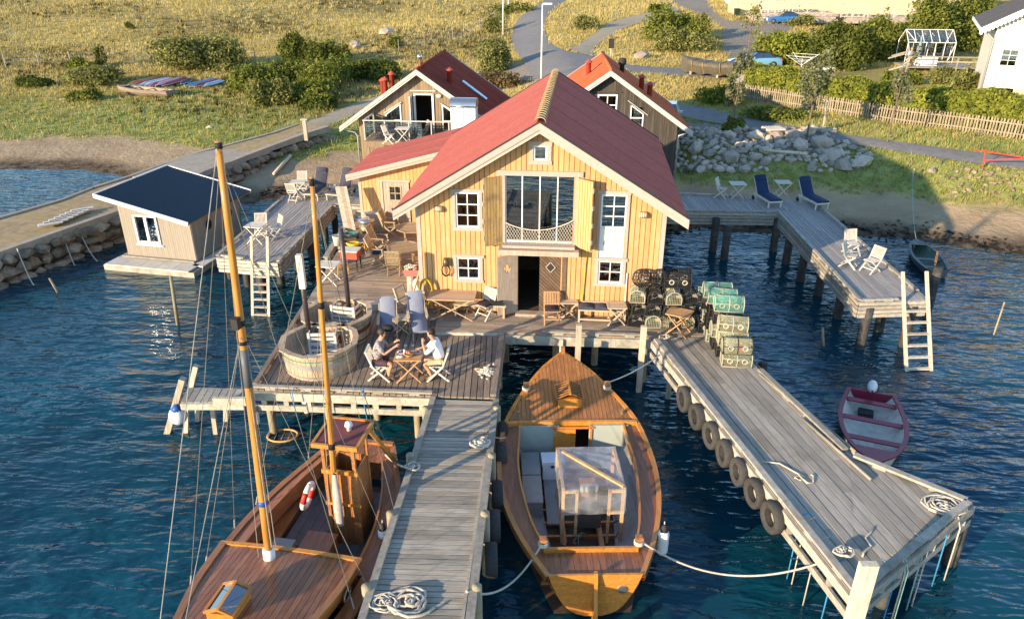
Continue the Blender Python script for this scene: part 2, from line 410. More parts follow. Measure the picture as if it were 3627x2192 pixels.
# pixel edges of the asphalt road coming down from the hill, behind the houses and off to the right
strip('road', [(1960, -40), (1930, 0), (1870, 40), (1822, 95), (1815, 160), (1850, 215), (1880, 260), (1990, 310), (2200, 360)],
      [(2055, -40), (2010, 0), (1955, 45), (1930, 85), (1945, 150), (2000, 180), (2110, 205), (2180, 260), (2330, 300)], asph)
strip('road', [(2160, 385), (2310, 395), (2480, 430), (2640, 458), (2810, 490), (3050, 520), (3300, 560), (3480, 585), (3700, 615), (4000, 660)],
      [(2230, 325), (2370, 362), (2520, 390), (2640, 418), (2830, 455), (3050, 487), (3300, 522), (3480, 545), (3700, 572), (4000, 610)], asph, .055)
strip('path', [(1985, 168), (2030, 172), (2100, 125), (2200, 70), (2300, 45), (2370, 20)], [(2100, 205), (2110, 168), (2160, 130), (2260, 85), (2330, 65), (2430, 50)], gravelm, .07)
strip('path', [(2180, 250), (2300, 262), (2430, 272), (2620, 290)], [(2150, 225), (2300, 238), (2430, 246), (2640, 262)], asph, .045)
strip('path', [(1085, 475), (1180, 440), (1300, 390), (1400, 355)], [(1060, 445), (1160, 405), (1280, 360), (1390, 330)], gravelm, .03, sub=4, n=8)
# ================================================================== decks, piers, jetties, breakwater
w_deckY = wood('deck_wood_long', (.25, .19, .14), rot=0.0, stain=(.09, .08, .065), stain_scale=.9, stain_amt=.5)                 # planks running into depth
w_deckX = wood('deck_wood_cross', (.32, .25, .18), rot=pi / 2, stain=(.11, .095, .075), stain_scale=.8, stain_amt=.5)            # planks running across
w_pierX = wood('pier_wood', (.33, .29, .23), rot=pi / 2, stain=(.12, .115, .09), stain_scale=.9, stain_amt=.55, rnd=.25)
w_pierR = wood('pier_wood_silver', (.33, .29, .235), rot=-radians(11), stain=(.15, .12, .08), stain_scale=.8, stain_amt=.6)
w_jetty = wood('jetty_wood', (.32, .29, .26), rot=0.0, rnd=.14)
w_beam = wood('pale_beam', (.44, .405, .32), rot=0.6, stretch=(6, 6, 6), scale=1.5, stain=(.2, .19, .12), stain_scale=1.2, stain_amt=.6)
w_fascia = wood('fascia_wood', (.34, .305, .25), rot=0.6, stretch=(5, 5, 9), scale=1.5, stain=(.16, .16, .09), stain_scale=1.5, stain_amt=.5)
w_pale = wood('pale_post', (.52, .44, .33), rot=0.3, stretch=(9, 9, 1.5), scale=1.5)
m_pile = M('tarred_pile', (.045, .043, .04), rough=.75, var=.4, scale=4, stretch=(3, 3, 1), stain=(.2, .18, .14), stain_scale=2, stain_amt=.5)
w_pile = wood('wood_pile', (.33, .28, .18), stretch=(9, 9, 1), scale=1.5, stain=(.1, .09, .05), stain_scale=1.5, stain_amt=.7)

def pile(parent, x, y, z1, r=.13, mat=None, z0=-1.4, name='pile'):
    m = MB(); m.tube([(x, y, z0), (x, y, (z0 + z1) / 2), (x, y, z1)], [r * 1.03, r, r * .97], 10); m.build(name, mat or w_pile, parent, True)
def fascia(parent, a, b, z, boards=3, h=.13, gap=.025, t=.05, mat=None, out=(0, 0), name='fascia_board'):
    a, b = Vector((a[0] + out[0], a[1] + out[1], 0)), Vector((b[0] + out[0], b[1] + out[1], 0))
    for k in range(boards):
        zz = z - h / 2 - k * (h + gap); m = MB(); q = random.uniform(-.006, .006)
        m.beam((a.x, a.y, zz + q), (b.x, b.y, zz - q), t, h); m.build(name, mat or w_fascia, parent)
def kerb(parent, a, b, z, step=.85, w=.12, h=.055, mat=None):
    a, b = Vector((a[0], a[1], z)), Vector((b[0], b[1], z)); L_ = (b - a).length; d = (b - a) / L_; n = max(2, int(L_ / step))
    for i in range(n):
        p = a + d * (L_ * (i + .5) / n); m = MB(); m.beam(p - d * .14 + Vector((0, 0, .028)), p + d * .14 + Vector((0, 0, .028)), w, .05); m.build('kerb_block', mat or w_fascia, parent)
    seg = max(1, int(round(L_ / 2.6)))
    for i in range(seg):
        p, q = a + d * (L_ * i / seg + .01), a + d * (L_ * (i + 1) / seg - .01); m = MB(); up = Vector((0, 0, .055 + h / 2)); m.beam(p + up, q + up, w, h); m.build('kerb_rail', mat or w_fascia, parent)

ZL = 1.62
deck = thing('boathouse_deck', 'weathered plank deck in front of and beside the yellow boathouse, on piles', 'deck', (-2, 20, 0), world=True)
for pg in ([(-6.95, 17.17), (-3.9, 16.97), (-3.9, 22.45), (-6.86, 22.62)], [(-3.895, 16.97), (-2.4, 16.86), (-2.4, 21.4), (-3.895, 21.5)], [(-2.395, 16.86), (-.44, 16.73), (-.26, 20.3), (-2.395, 20.4)]):
    planks(deck, pg, pi / 2, .15, .022, ZL, .05, w_deckY)
for pg in ([(-6.86, 22.64), (-3.2, 22.4), (-2.2, 31.2), (-6.8, 31.7)], [(-3.9, 21.52), (-2.0, 21.4), (-2.0, 22.4), (-3.9, 22.42)]):
    planks(deck, pg, -YAW, .14, .014, ZD, .05, w_deckX, joints=3.3)
planks(deck, [(-2.38, 20.42), (-.25, 20.34), (4.18, 20.02), (6.5, 20.2), (6.7, 22.2), (-2.4, 22.55)], -YAW, .14, .012, ZD, .05, w_deckX, joints=3.1)
mb = MB()
for a, b in (((-6.86, 22.6), (-3.88, 22.4)), ((-3.88, 22.4), (-3.88, 21.46)), ((-3.88, 21.46), (-2.36, 21.37)), ((-2.36, 21.37), (-2.36, 20.38)), ((-2.36, 20.38), (-.25, 20.3))):
    m = MB(); m.beam((a[0], a[1], 1.64), (b[0], b[1], 1.64), .05, .11); m.build('step_board', w_beam, deck)
# edges of the deck
fascia(deck, (-7.0, 17.12), (-2.05, 16.79), ZL - .05, 1, .24, .03, .07, w_beam)
fascia(deck, (-7.0, 17.16), (-2.1, 16.83), ZL - .46, 1, .17, .03, .07, w_beam)
for k in range(8):
    t = (k + .5) / 8; m = MB(); m.box((-7.0 + 4.9 * t, 17.16 - .33 * t, ZL - .36), (.13, .06, .2)); m.build('spacer_block', w_beam, deck)
kerb(deck, (-6.95, 17.2), (-2.1, 16.87), ZL)
kerb(deck, (-6.93, 17.3), (-6.86, 22.5), ZL, mat=w_deckY)
fascia(deck, (-6.99, 17.15), (-6.9, 22.6), ZL - .02, 1, .22, .03, .06, w_beam)
fascia(deck, (-.22, 20.3), (4.2, 19.97), ZD - .05, 1, .30, .02, .07, w_beam)
kerb(deck, (.9, 20.27), (4.1, 20.04), ZD, mat=w_fascia)
fascia(deck, (-.41, 16.72), (-.22, 20.3), ZL - .02, 1, .24, .02, .06, w_fascia)
m = MB(); m.beam((-.5, 16.8, ZL + .035), (-.32, 20.2, ZL + .035), .16, .07); m.build('kerb_rail', w_deckY, deck)
for x, y in ((-6.7, 17.5), (-5.2, 17.9), (-2.6, 17.3), (-3.9, 18.2), (-6.6, 19.6), (-6.6, 21.6), (-6.6, 24), (-6.6, 26.4), (-6.6, 29), (-.55, 17.0), (-.5, 18.6), (-.4, 19.9), (4.1, 20.3), (1.4, 21), (6.3, 20.8), (6.4, 21.9), (-4.3, 20.6), (-2.5, 19.6), (2.7, 21.4), (-.2, 21.6)):
    pile(deck, x, y, 1.5, .11)
for px, py, zt in ((2048, 1175, 2.25), (2275, 1180, 2.25)):
    p = P(px, py + 30, ZD); m = MB(); m.box((p.x, p.y - .06, zt / 2 - .15), (.16, .13, zt + .3)); m.build('mooring_post', w_pale, deck)
m = MB(); m.box((1.5, 20.08, .65), (.1, .1, 1.9)); m.build('mooring_post', w_pale, deck)
# low timber parapet on the far left of the deck
par = P(1158, 950, ZD)
for k in range(3):
    y = par.y + k * 2.1; m = MB(); m.box((-6.82, y, ZD + .22), (.11, .11, .5)); m.build('parapet_post', w_fascia, deck)
m = MB(); m.beam((-6.82, par.y - .1, ZD + .47), (-6.82, 31.0, ZD + .47), .2, .06); m.build('parapet_rail', w_fascia, deck)
m = MB(); m.beam((-6.84, par.y - .1, ZD + .24), (-6.84, 31.0, ZD + .24), .05, .22); m.build('parapet_board', w_fascia, deck)

# ---- small spur off the deck's left corner
spur = thing('deck_spur', 'short narrow plank walkway sticking out left of the deck on leaning posts', 'walkway', (-8, 16.9, 0), world=True)
sp = [P(664, 1374, 1.55), P(858, 1378, 1.55), P(862, 1424, 1.55), P(640, 1424, 1.55)]
planks(spur, sp, pi / 2 + .05, .17, .02, 1.55, .05, w_pierX)
m = MB(); m.beam((sp[3].x, sp[3].y - .03, 1.47), (sp[2].x + 4.7, sp[2].y - .45, 1.2), .07, .16); 
m = MB(); m.beam((sp[3].x, sp[3].y - .03, 1.44), (sp[2].x, sp[2].y - .03, 1.44), .07, .18); m.build('fascia_board', w_beam, spur)
m = MB(); m.beam((sp[0].x, sp[0].y + .03, 1.44), (sp[1].x, sp[1].y + .03, 1.44), .07, .18); m.build('fascia_board', w_beam, spur)
m = MB(); m.beam((sp[2].x - .75, sp[2].y - .06, 1.62), (sp[2].x + .1, sp[2].y - .06, 1.62), .1, .22); m.build('fascia_board', w_beam, spur)
for (x0, y0, x1, y1, t0, r) in ((648, 1340, 595, 1530, 2.3, .1), (695, 1295, 672, 1392, 2.5, .09), (700, 1440, 700, 1490, 1.4, .06), (752, 1440, 765, 1535, 1.4, .06), (660, 1440, 660, 1530, 1.4, .06), (800, 1440, 800, 1490, 1.4, .06)):
    b = P(x1, y1, 0); tp = PY(x0, y0, b.y + .02)
    d = (b - tp); b2 = b + d * .5
    m = MB(); m.beam(tp, b2, r * 2, r * 1.6); m.build('support_post', w_pale, spur)

# ---- centre pier
cp = thing('centre_pier', 'narrow grey plank pier between the two wooden boats', 'pier', (-1.5, 12, 0), world=True)
ZC = 1.55
planks(cp, [(-2.02, 16.78), (-.46, 16.68), (-.86, 7.4), (-2.76, 7.4)], -.03, .115, .02, ZC, .045, w_pierX, jit=.006)
for a, b, wd in (((-2.08, 16.8), (-2.8, 7.4), .14), ((-.42, 16.66), (-.83, 7.4), .16)):
    m = MB(); m.beam((a[0], a[1], ZC + .03), (b[0], b[1], ZC + .03), wd, .10); m.build('edge_beam', w_fascia, cp)
    m = MB(); m.beam((a[0], a[1], ZC - .2), (b[0], b[1], ZC - .2), .09, .22); m.build('side_beam', w_fascia, cp)
m = MB(); m.beam((-.62, 14.2, ZC + .03), (-.98, 7.4, ZC + .03), .06, .05); m.build('rail_pole', w_pierX, cp)
for k in range(5):
    y = 16.2 - k * 2.0
    for x in (-2.17 - (16.8 - y) * .076, -.36 - (16.7 - y) * .044): pile(cp, x, y, ZC + .12, .1)

# ---- right pier
rp = thing('tyre_pier', 'long silver plank pier on the right with tyres hung along its side', 'pier', (7, 14, 0), world=True)
a_, b_, c_, e_, f_ = P(2312, 1205, ZD), P(3032, 2120, ZD), P(3445, 1785, ZD), P(3010, 1610, ZD), P(2690, 1310, ZD)
ang = atan2(b_.y - a_.y, b_.x - a_.x)
planks(rp, [a_[:2], b_[:2], e_[:2], f_[:2], (6.62, 20.05), (4.35, 20.0)], ang, .19, .026, ZD, .05, w_pierR, joints=4.6)
planks(rp, [(b_ + (e_ - b_) * .0)[:2], c_[:2], e_[:2]], ang, .19, .026, ZD - .004, .046, w_pierR)
for p, q in ((a_, b_), (b_, c_), (c_, e_), (e_, f_)):
    d = (q - p).normalized(); n = Vector((d.y, -d.x, 0)) * (.04 if (p is a_ or p is b_) else .04)
    if p is a_ or p is b_: n = -n if n.dot(Vector((7, 14, 0)) - p) > 0 else n
    kerb(rp, p + d * .1 - n * 1.5, q - d * .1 - n * 1.5, ZD, .95, .15, .06, w_fascia)
    fascia(rp, p, q, ZD - .02, 1, .2, .02, .06, w_fascia, (n.x, n.y))
    fascia(rp, p, q, ZD - .38, 1, .16, .02, .06, w_fascia, (n.x, n.y))
    for k in range(7):
        s_ = p + (q - p) * ((k + .5) / 7); m = MB(); m.box((s_.x, s_.y, ZD - .3), (.1, .1, .2)); m.build('spacer_block', w_fascia, rp)
for px, py, r in ((3360, 1990, .17), (3210, 2030, .17), (2365, 1410, .08), (2410, 1440, .1), (2545, 1540, .1), (2750, 1720, .12), (2790, 1640, .15), (3120, 2140, .14), (2480, 1490, .1), (2680, 1430, .14)):
    q = P(px, py, 0); pile(rp, q.x, q.y, ZD - .3, r, m_pile if r > .13 else w_pile)
q = P(3050, 2185, ZD); t_ = P(3087, 1985, 2.55)
m = MB(); m.beam((6.13, 9.72, -.8), (6.18, 9.78, 2.62), .3, .14, (0, 1, 0)); m.build('corner_post', w_pale, rp)

# ---- left jetty with ladder
def ladder(name, label, base, top, tall, wdt, rungs, mat, along):
    """leaning ladder; base and top are the centre at the water and at the deck edge, along = sideways unit vector"""
    t = thing(name, label, 'ladder', (base[0], base[1], 0), world=True)
    base, top, along = Vector(base), Vector(top), Vector(along); d = (top - base).normalized()
    for s_ in (-1, 1):
        m = MB(); m.beam(base + along * s_ * wdt / 2 - d * .3, top + along * s_ * wdt / 2 + d * tall, .1, .07, along.cross(d)); m.build('side_rail', mat, t)
    for k in range(rungs):
        p = base + (top - base) * ((k + .15) / rungs); m = MB(); m.beam(p - along * (wdt / 2 - .04), p + along * (wdt / 2 - .04), .14, .035); m.build('rung', mat, t)
    return t
lj = thing('left_jetty', 'grey plank jetty beside the houseboat, raised on thick dark piles', 'jetty', (-9.5, 30, 0), world=True)
j0, j1, j2, j3 = P(770, 912, ZD), P(985, 932, ZD), P(1180, 728, ZD), P(1006, 700, ZD)
angl = atan2(j2.y - j1.y, j2.x - j1.x)
planks(lj, [j0[:2], j1[:2], j2[:2], j3[:2]], angl, .13, .02, ZD, .045, w_jetty, joints=3.6)
k1, k2, k3 = (-5.95, 33.0), (-5.75, 36.2), (-10.75, 36.6)
planks(lj, [j3[:2], j2[:2], k1, k2, k3], angl, .13, .02, ZD, .045, w_jetty, joints=2.6)
def oj(p, q): kerb(lj, p, q, ZD, .8, .12, .05, w_fascia)
oj(j0, j3); oj(j1, j2); oj(j0 + Vector((.15, .05, 0)), j0.lerp(j1, .45)); oj(j2, k1); oj(k2, k3)
fascia(lj, j0, j1, ZD - .01, 4, .115, .03, .05, w_beam, (0, -.04)); fascia(lj, j1, j2, ZD - .01, 4, .115, .03, .05, w_fascia, (.04, 0)); fascia(lj, j2, k1, ZD - .01, 3, .115, .03, .05, w_beam, (0, -.04)); fascia(lj, j0, j3, ZD - .01, 3, .115, .03, .05, w_fascia, (-.04, 0))
for px, py in ((880, 1012), (933, 1037), (996, 1003), (1057, 955), (1105, 911), (1153, 843), (1190, 824), (820, 985)):
    q = P(px, py, 0); pile(lj, q.x, q.y, ZD - .2, .16, m_pile)
ladder('ladder', 'white wooden ladder from the left jetty down into the water', P(924, 1118, 0), (j0.lerp(j1, .72).x, j0.lerp(j1, .72).y - .12, ZD), 1.0, .62, 7, w_pale, (1, -.1, 0))

# ---- right jetty, an L
rj = thing('right_jetty', 'L-shaped grey plank jetty right of the boathouse on tall dark piles', 'jetty', (12, 28, 0), world=True)
ZR = 1.75
q0, q1, q2, q3 = P(3045, 1070, ZR), P(3285, 1062, ZR), Vector((14.05, 33.75, ZR)), P(2758, 755, ZR)
planks(rj, [q0[:2], q1[:2], q2[:2], q3[:2]], atan2(q1.y - q2.y, q1.x - q2.x), .13, .02, ZR, .045, w_jetty, joints=3.8)
r0, r1 = (5.6, 32.25), (5.9, 35.1)
planks(rj, [r0, q3[:2], q2[:2], (13.9, 34.0), r1], pi / 2 + .03, .13, .02, ZR, .045, w_jetty)
def kj(p, q): kerb(rj, p, q, ZR, .8, .12, .05, w_fascia)
kj(q0, q3); kj(q1 + Vector((-.05, .6, 0)), q2 - Vector((0, .9, 0))); kj(q0, q0.lerp(q1, .56)); kj(r0, q3); kj(r1, (10.8, 34.45))
fascia(rj, q0, q1, ZR - .01, 4, .115, .03, .05, w_fascia, (0, -.04)); fascia(rj, q0, q3, ZR - .01, 4, .115, .03, .05, w_fascia, (-.04, 0)); fascia(rj, r0, q3, ZR - .01, 4, .115, .03, .05, w_fascia, (0, -.04))
fascia(rj, q1, q2, ZR - .01, 3, .115, .03, .05, w_fascia, (.04, 0))
for px, py in ((2564, 918), (2524, 888), (2738, 888), (2783, 933), (2834, 994), (2897, 1044), (2965, 1125), (3045, 1232), (3111, 1170), (3198, 1225), (3290, 1080)):
    q = P(px, py, 0); pile(rj, q.x, q.y, ZR - .2, .17, m_pile)
ladder('ladder', 'white wooden ladder at the end of the right jetty', P(3254, 1312, 0), (q1.x - .45, q1.y - .13, ZR), 1.05, .82, 6, w_pale, (1, .05, 0))

# ---- stones
def rock_mesh(name, mat, seed, n=1, flat=.75):
    import bmesh
    r = random.Random(seed); bm = bmesh.new(); bmesh.ops.create_icosphere(bm, subdivisions=n, radius=.5)
    ax = [Vector((r.uniform(-1, 1), r.uniform(-1, 1), r.uniform(-1, 1))).normalized() for _ in range(7)]; hh = [r.uniform(.26, .42) for _ in ax]
    for v in bm.verts:
        for a, h in zip(ax, hh):
            d = v.co.dot(a)
            if d > h: v.co -= a * (d - h) * .85
        v.co *= 1 + r.uniform(-.05, .05); v.co.z *= flat
    me = bpy.data.meshes.new(name); bm.to_mesh(me); bm.free(); me.materials.append(mat)
    return me
m_rock = M('granite', (.43, .37, .30), rough=.9, var=.3, scale=4, bump=.5, rnd=.28, col2=(.54, .45, .36), stain=(.38, .27, .2), stain_scale=.9, stain_amt=.5)
m_wallrock = M('quay_stone', (.24, .185, .125), rough=.9, var=.35, scale=4, bump=.5, rnd=.35, col2=(.37, .28, .185), stain=(.06, .05, .04), stain_scale=1.2, stain_amt=.6)
m_conc = M('old_concrete', (.37, .31, .235), rough=.92, var=.16, scale=2.5, bump=.2, rnd=.06, stain=(.25, .21, .15), stain_scale=.8, stain_amt=.6)
ROCKS = [rock_mesh('rock_%d' % i, m_rock, i) for i in range(9)]; WROCKS = [rock_mesh('stone_%d' % i, m_wallrock, 40 + i, flat=.8) for i in range(8)]
bw = thing('stone_breakwater', 'old stone breakwater with concrete edges running past the houseboat to the beach', 'breakwater', (-18, 36, 0), world=True)
ZB = 1.25
fr = [P(-330, 1010, ZB), P(-150, 948, ZB), P(0, 895, ZB), P(220, 818, ZB), P(430, 745, ZB), P(600, 672, ZB), P(725, 612, ZB), P(850, 562, ZB + .1), P(960, 520, ZB + .2), P(1085, 474, ZB + .3), P(1170, 448, ZB + .4)]
bk = [P(-330, 850, ZB), P(-150, 812, ZB), P(0, 768, ZB), P(220, 705, ZB), P(330, 662, ZB), P(459, 622, ZB), P(580, 578, ZB), P(687, 542, ZB + .1), P(812, 510, ZB + .2), P(960, 470, ZB + .3), P(1050, 440, ZB + .4)]
for i in range(len(fr) - 1):
    for line, s_, nm in ((fr, 1, 'coping'), (bk, -1, 'coping')):
        a, b = line[i], line[i + 1]; o = (fr[i] - bk[i]).normalized() * (.2 if s_ > 0 else .12) * s_
        a2, b2 = a - o * 2, b - o * 2
        m = MB(); zt = (a.z + b.z) / 2
        m.prism([a[:2], b[:2], b2[:2], a2[:2]], lambda x, y: -.8 if s_ < 0 else zt - .32, lambda x, y, A=a, B=b: A.z + (B.z - A.z) * min(1, max(0, (y - A.y) / (B.y - A.y))) + .03); m.build(nm, m_conc, bw)
fill = MB(); rows = []
for a, b in zip(fr, bk): rows.append([a.lerp(b, t) + Vector((0, 0, -.06 + random.uniform(-.02, .05))) for t in np.linspace(.03, .97, 9)])
fill.grid(rows, flip=True); 
m_fill = M('sandy_fill', (.36, .255, .135), rough=.95, var=.3, scale=3, bump=.5, rnd=0, stain=(.36, .27, .09), stain_scale=.8, stain_amt=.8); fill.build('sand_fill', m_fill, bw, True)
sl = MB(); sl.prism([P(x, y, 1.3)[:2] for x, y in ((470, 630), (687, 546), (812, 514), (957, 520), (725, 610), (640, 652))], 1.0, 1.36); sl.build('concrete_slab', m_conc, bw)
cnt = 0
for i in range(len(fr) - 1):
    a, b = fr[i], fr[i + 1]; L_ = (b - a).length; out = (fr[i] - bk[i]).normalized()
    for row in range(3):
        x = random.uniform(0, .3)
        while x < L_:
            p = a + (b - a) * (x / L_); sz = random.uniform(.6, 1.3); zc = ZB - .38 - row * .45
            p = p + out * (.02 + row * .13 + random.uniform(-.06, .08)); gz = float(tz(p.x, p.y))
            x += sz * random.uniform(.6, .8)
            if zc < max(gz, -.15) - .25: continue
            o = link('stone', random.choice(WROCKS), bw); o.location = (p.x, p.y, zc); o.scale = (sz * 1.05, sz * .9, random.uniform(.62, .85)); o.rotation_euler = (random.uniform(-.3, .3), random.uniform(-.3, .3), random.uniform(0, 6)); cnt += 1
    m = MB(); m.prism([(a - out * .05)[:2], (b - out * .05)[:2], (b - out * .5)[:2], (a - out * .5)[:2]], -.8, ZB - .3); m.build('core', m_wallrock, bw)
# ================================================================== buildings
m_yel = wood('ochre_boards', (.57, .305, .125), stretch=(9, 9, .8), scale=2.0, var=.13, rnd=.10, bump=.2, rough=.75, stain=(.46, .36, .23), stain_scale=3.2, stain_amt=.6)
m_yelback = M('board_backing', (.20, .09, .025), rnd=0)  # backing kept dark brown: shadow in the board grooves put into its colour
m_trim = wood('pale_trim', (.41, .35, .295), stretch=(4, 4, 4), scale=3, var=.1, rnd=.06, bump=.1, rough=.7, stain=(.36, .3, .24), stain_scale=3, stain_amt=.4)
m_white = M('white_paint', (.78, .76, .72), rough=.5, var=.05, rnd=.03, bump=.05)
m_roofred = M('red_roof_felt', (.42, .115, .09), rough=.95, spec=.04, var=.2, scale=9, bump=.25, rnd=.035, stain=(.34, .10, .085), stain_scale=1.2, stain_amt=.6)
m_ridge = M('mossy_ridge_tile', (.46, .37, .20), rough=.9, var=.25, scale=8, bump=.4, rnd=.15)
m_dark = M('dark_edge', (.035, .03, .028), rough=.8, rnd=0)
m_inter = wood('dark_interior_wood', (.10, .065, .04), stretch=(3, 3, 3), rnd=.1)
m_grey = wood('grey_door_wood', (.40, .31, .235), stretch=(10, 10, 1), scale=2, var=.2, rnd=.1, stain=(.22, .16, .11), stain_scale=2, stain_amt=.6)
m_brown = wood('brown_door_wood', (.13, .085, .055), stretch=(4, 4, 4), scale=3, rnd=.15)
m_shut = wood('worn_shutter_wood', (.40, .26, .10), stretch=(10, 10, .7), scale=2, var=.35, rnd=.15, stain=(.16, .11, .07), stain_scale=3, stain_amt=.7)
m_glass = glass('window_glass', (.75, .8, .82), .10)
m_glassR = glass('reflecting_glass', (.62, .66, .68), .16)
m_rope = M('pale_rope', (.52, .46, .37), rough=.9, var=.2, scale=20, rnd=.1)
m_brass = M('brass_lamp', (.42, .33, .18), rough=.35, var=.2, metal=.6, rnd=0)
m_lens = M('frosted_lens', (.72, .66, .5), rough=.3, rnd=0, var=.05)
m_steel = M('stainless_steel', (.55, .54, .52), rough=.28, metal=.9, var=.1, rnd=0, bump=.02)
m_zinc = M('zinc_gutter', (.50, .50, .48), rough=.45, metal=.5, var=.1, rnd=0)

def pieces(u0, u1, top, ops, zb=0.0):
    """split a wall into rectangles round its openings: yields (ua, ub, za, zb or None for roofline)"""
    es = sorted({u0, u1, *[e for o in ops for e in (o[0], o[2]) if u0 < e < u1]})
    for a, b in zip(es[:-1], es[1:]):
        mid = (a + b) / 2; z = zb
        for o in sorted([o for o in ops if o[0] < mid < o[2]], key=lambda o: o[1]):
            if o[1] > z + .005: yield a, b, z, o[1]
            z = max(z, o[3])
        yield a, b, z, None
def wall_panel(m, u0, u1, top, ops, v, t, zb=0.0, apex=None):
    cuts = [u0, u1] + ([apex] if apex is not None and u0 < apex < u1 else [])
    cuts.sort()
    for c0, c1 in zip(cuts[:-1], cuts[1:]):
        for a, b, z0, z1 in pieces(c0, c1, top, ops, zb):
            ta, tb = (top(a), top(b)) if z1 is None else (z1, z1)
            if max(ta, tb) <= z0: continue
            m.add([(a, v, z0), (b, v, z0), (b, v, tb), (a, v, ta), (a, v + t, z0), (b, v + t, z0), (b, v + t, tb), (a, v + t, ta)], [(0, 1, 2, 3), (5, 4, 7, 6), (4, 0, 3, 7), (1, 5, 6, 2), (3, 2, 6, 7), (4, 5, 1, 0)])
def boards(parent, u0, u1, top, ops, v, wd, gap, t, mat, zb=0.0, name='wall_board', apex=None):
    n = int(round((u1 - u0) / (wd + gap))); st = (u1 - u0) / n
    for i in range(n):
        a = u0 + i * st; b = a + st - gap; c = (a + b) / 2; z = zb; segs = []
        for o in sorted([o for o in ops if o[0] - .02 < c < o[2] + .02], key=lambda o: o[1]):
            if o[1] > z + .03: segs.append((z, o[1]))
            z = max(z, o[3])
        segs.append((z, None))
        for z0, z1 in segs:
            ta, tb = (top(a), top(b)) if z1 is None else (z1, z1)
            if min(ta, tb) <= z0 + .02: continue
            q = random.uniform(0, .004); vv = v - t - q
            m = MB(); m.add([(a, vv, z0), (b, vv, z0), (b, vv, tb), (a, vv, ta), (a, v, z0), (b, v, z0), (b, v, tb), (a, v, ta)], [(0, 1, 2, 3), (4, 0, 3, 7), (1, 5, 6, 2), (3, 2, 6, 7), (4, 5, 1, 0)]); m.build(name, mat, parent)
def trim_frame(parent, u0, z0, u1, z1, w, v, t, mat, top_ext=.05, sill=True):
    """window surround of four boards, proud of the wall"""
    for nm, c, d in (('trim_board', ((u0 - w / 2), (z0 + z1) / 2), (w, z1 - z0)), ('trim_board', ((u1 + w / 2), (z0 + z1) / 2), (w, z1 - z0)), ('trim_board', ((u0 + u1) / 2, z1 + w / 2), (u1 - u0 + 2 * w + 2 * top_ext, w)), ('sill', ((u0 + u1) / 2, z0 - w / 2), (u1 - u0 + 2 * w + (.04 if sill else 0), w))):
        m = MB(); m.box((c[0], v - t / 2 - (.004 if nm == 'sill' else 0), c[1]), (d[0], t, d[1])); m.build(nm, mat, parent)
def window(parent, u0, z0, u1, z1, nc, nr, v, frame_mat, gl, fw=.05, depth=.07, bar=.028, name='window'):
    w_ = MB()
    for c, d in ((((u0 + fw / 2), (z0 + z1) / 2), (fw, z1 - z0)), (((u1 - fw / 2), (z0 + z1) / 2), (fw, z1 - z0)), (((u0 + u1) / 2, z1 - fw / 2), (u1 - u0 - 2 * fw, fw)), (((u0 + u1) / 2, z0 + fw / 2), (u1 - u0 - 2 * fw, fw))):
        w_.box((c[0], v, c[1]), (d[0], depth, d[1]))
    o = w_.build(name, frame_mat, parent)
    bars = MB(); a, b, c, d = u0 + fw, u1 - fw, z0 + fw, z1 - fw
    for i in range(1, nc): bars.box((a + (b - a) * i / nc, v - .005, (c + d) / 2), (bar, depth * .6, d - c))
    for j in range(1, nr): bars.box(((a + b) / 2, v - .003, c + (d - c) * j / nr), (b - a, depth * .5, bar))
    if bars.v: bars.build('glazing_bar', frame_mat, o)
    for i in range(nc):
        for j in range(nr):
            m = MB(); m.box((a + (b - a) * (i + .5) / nc, v + .012, c + (d - c) * (j + .5) / nr), ((b - a) / nc, .006, (d - c) / nr)); m.build('pane', gl, o)
    return o
def roof_slope(parent, ue, ze, ur, zr, v0, v1, nsheet, t, mat, name='roof_sheet', lap=.012):
    """one slope from the eave (ue, ze) to the ridge (ur, zr), split in sheets along the ridge"""
    for i in range(nsheet):
        a = v0 + (v1 - v0) * i / nsheet; b = v0 + (v1 - v0) * (i + 1) / nsheet - .012; up = lap * (i % 2)
        q = [(ue, a, ze + up), (ue, b, ze + up), (ur, b, zr + up), (ur, a, zr + up)]
        if ue < ur: q = q[::-1]
        m = MB(); m.slab(q, t); m.build(name, mat, parent)
def bargeboards(parent, ue0, ue1, ze, ur, zr, v, h, t, mat, name='bargeboard', two=True):
    for ue in (ue0, ue1):
        for k, (hh, off, vv, tt) in enumerate(((h * .62, 0, v - .03, t), (h, .0, v, t)) if two else ((h, 0, v, t),)):
            m = MB(); q = [(ue, vv, ze - off), (ue, vv, ze - off - hh), (ur, vv, zr - off - hh), (ur, vv, zr - off)]
            if ue > ur: q = q[::-1]
            m.add(q + [(p[0], p[1] + tt, p[2]) for p in q], [(0, 1, 2, 3), (7, 6, 5, 4), (0, 4, 5, 1), (1, 5, 6, 2), (2, 6, 7, 3), (3, 7, 4, 0)]); m.build(name, mat, parent)

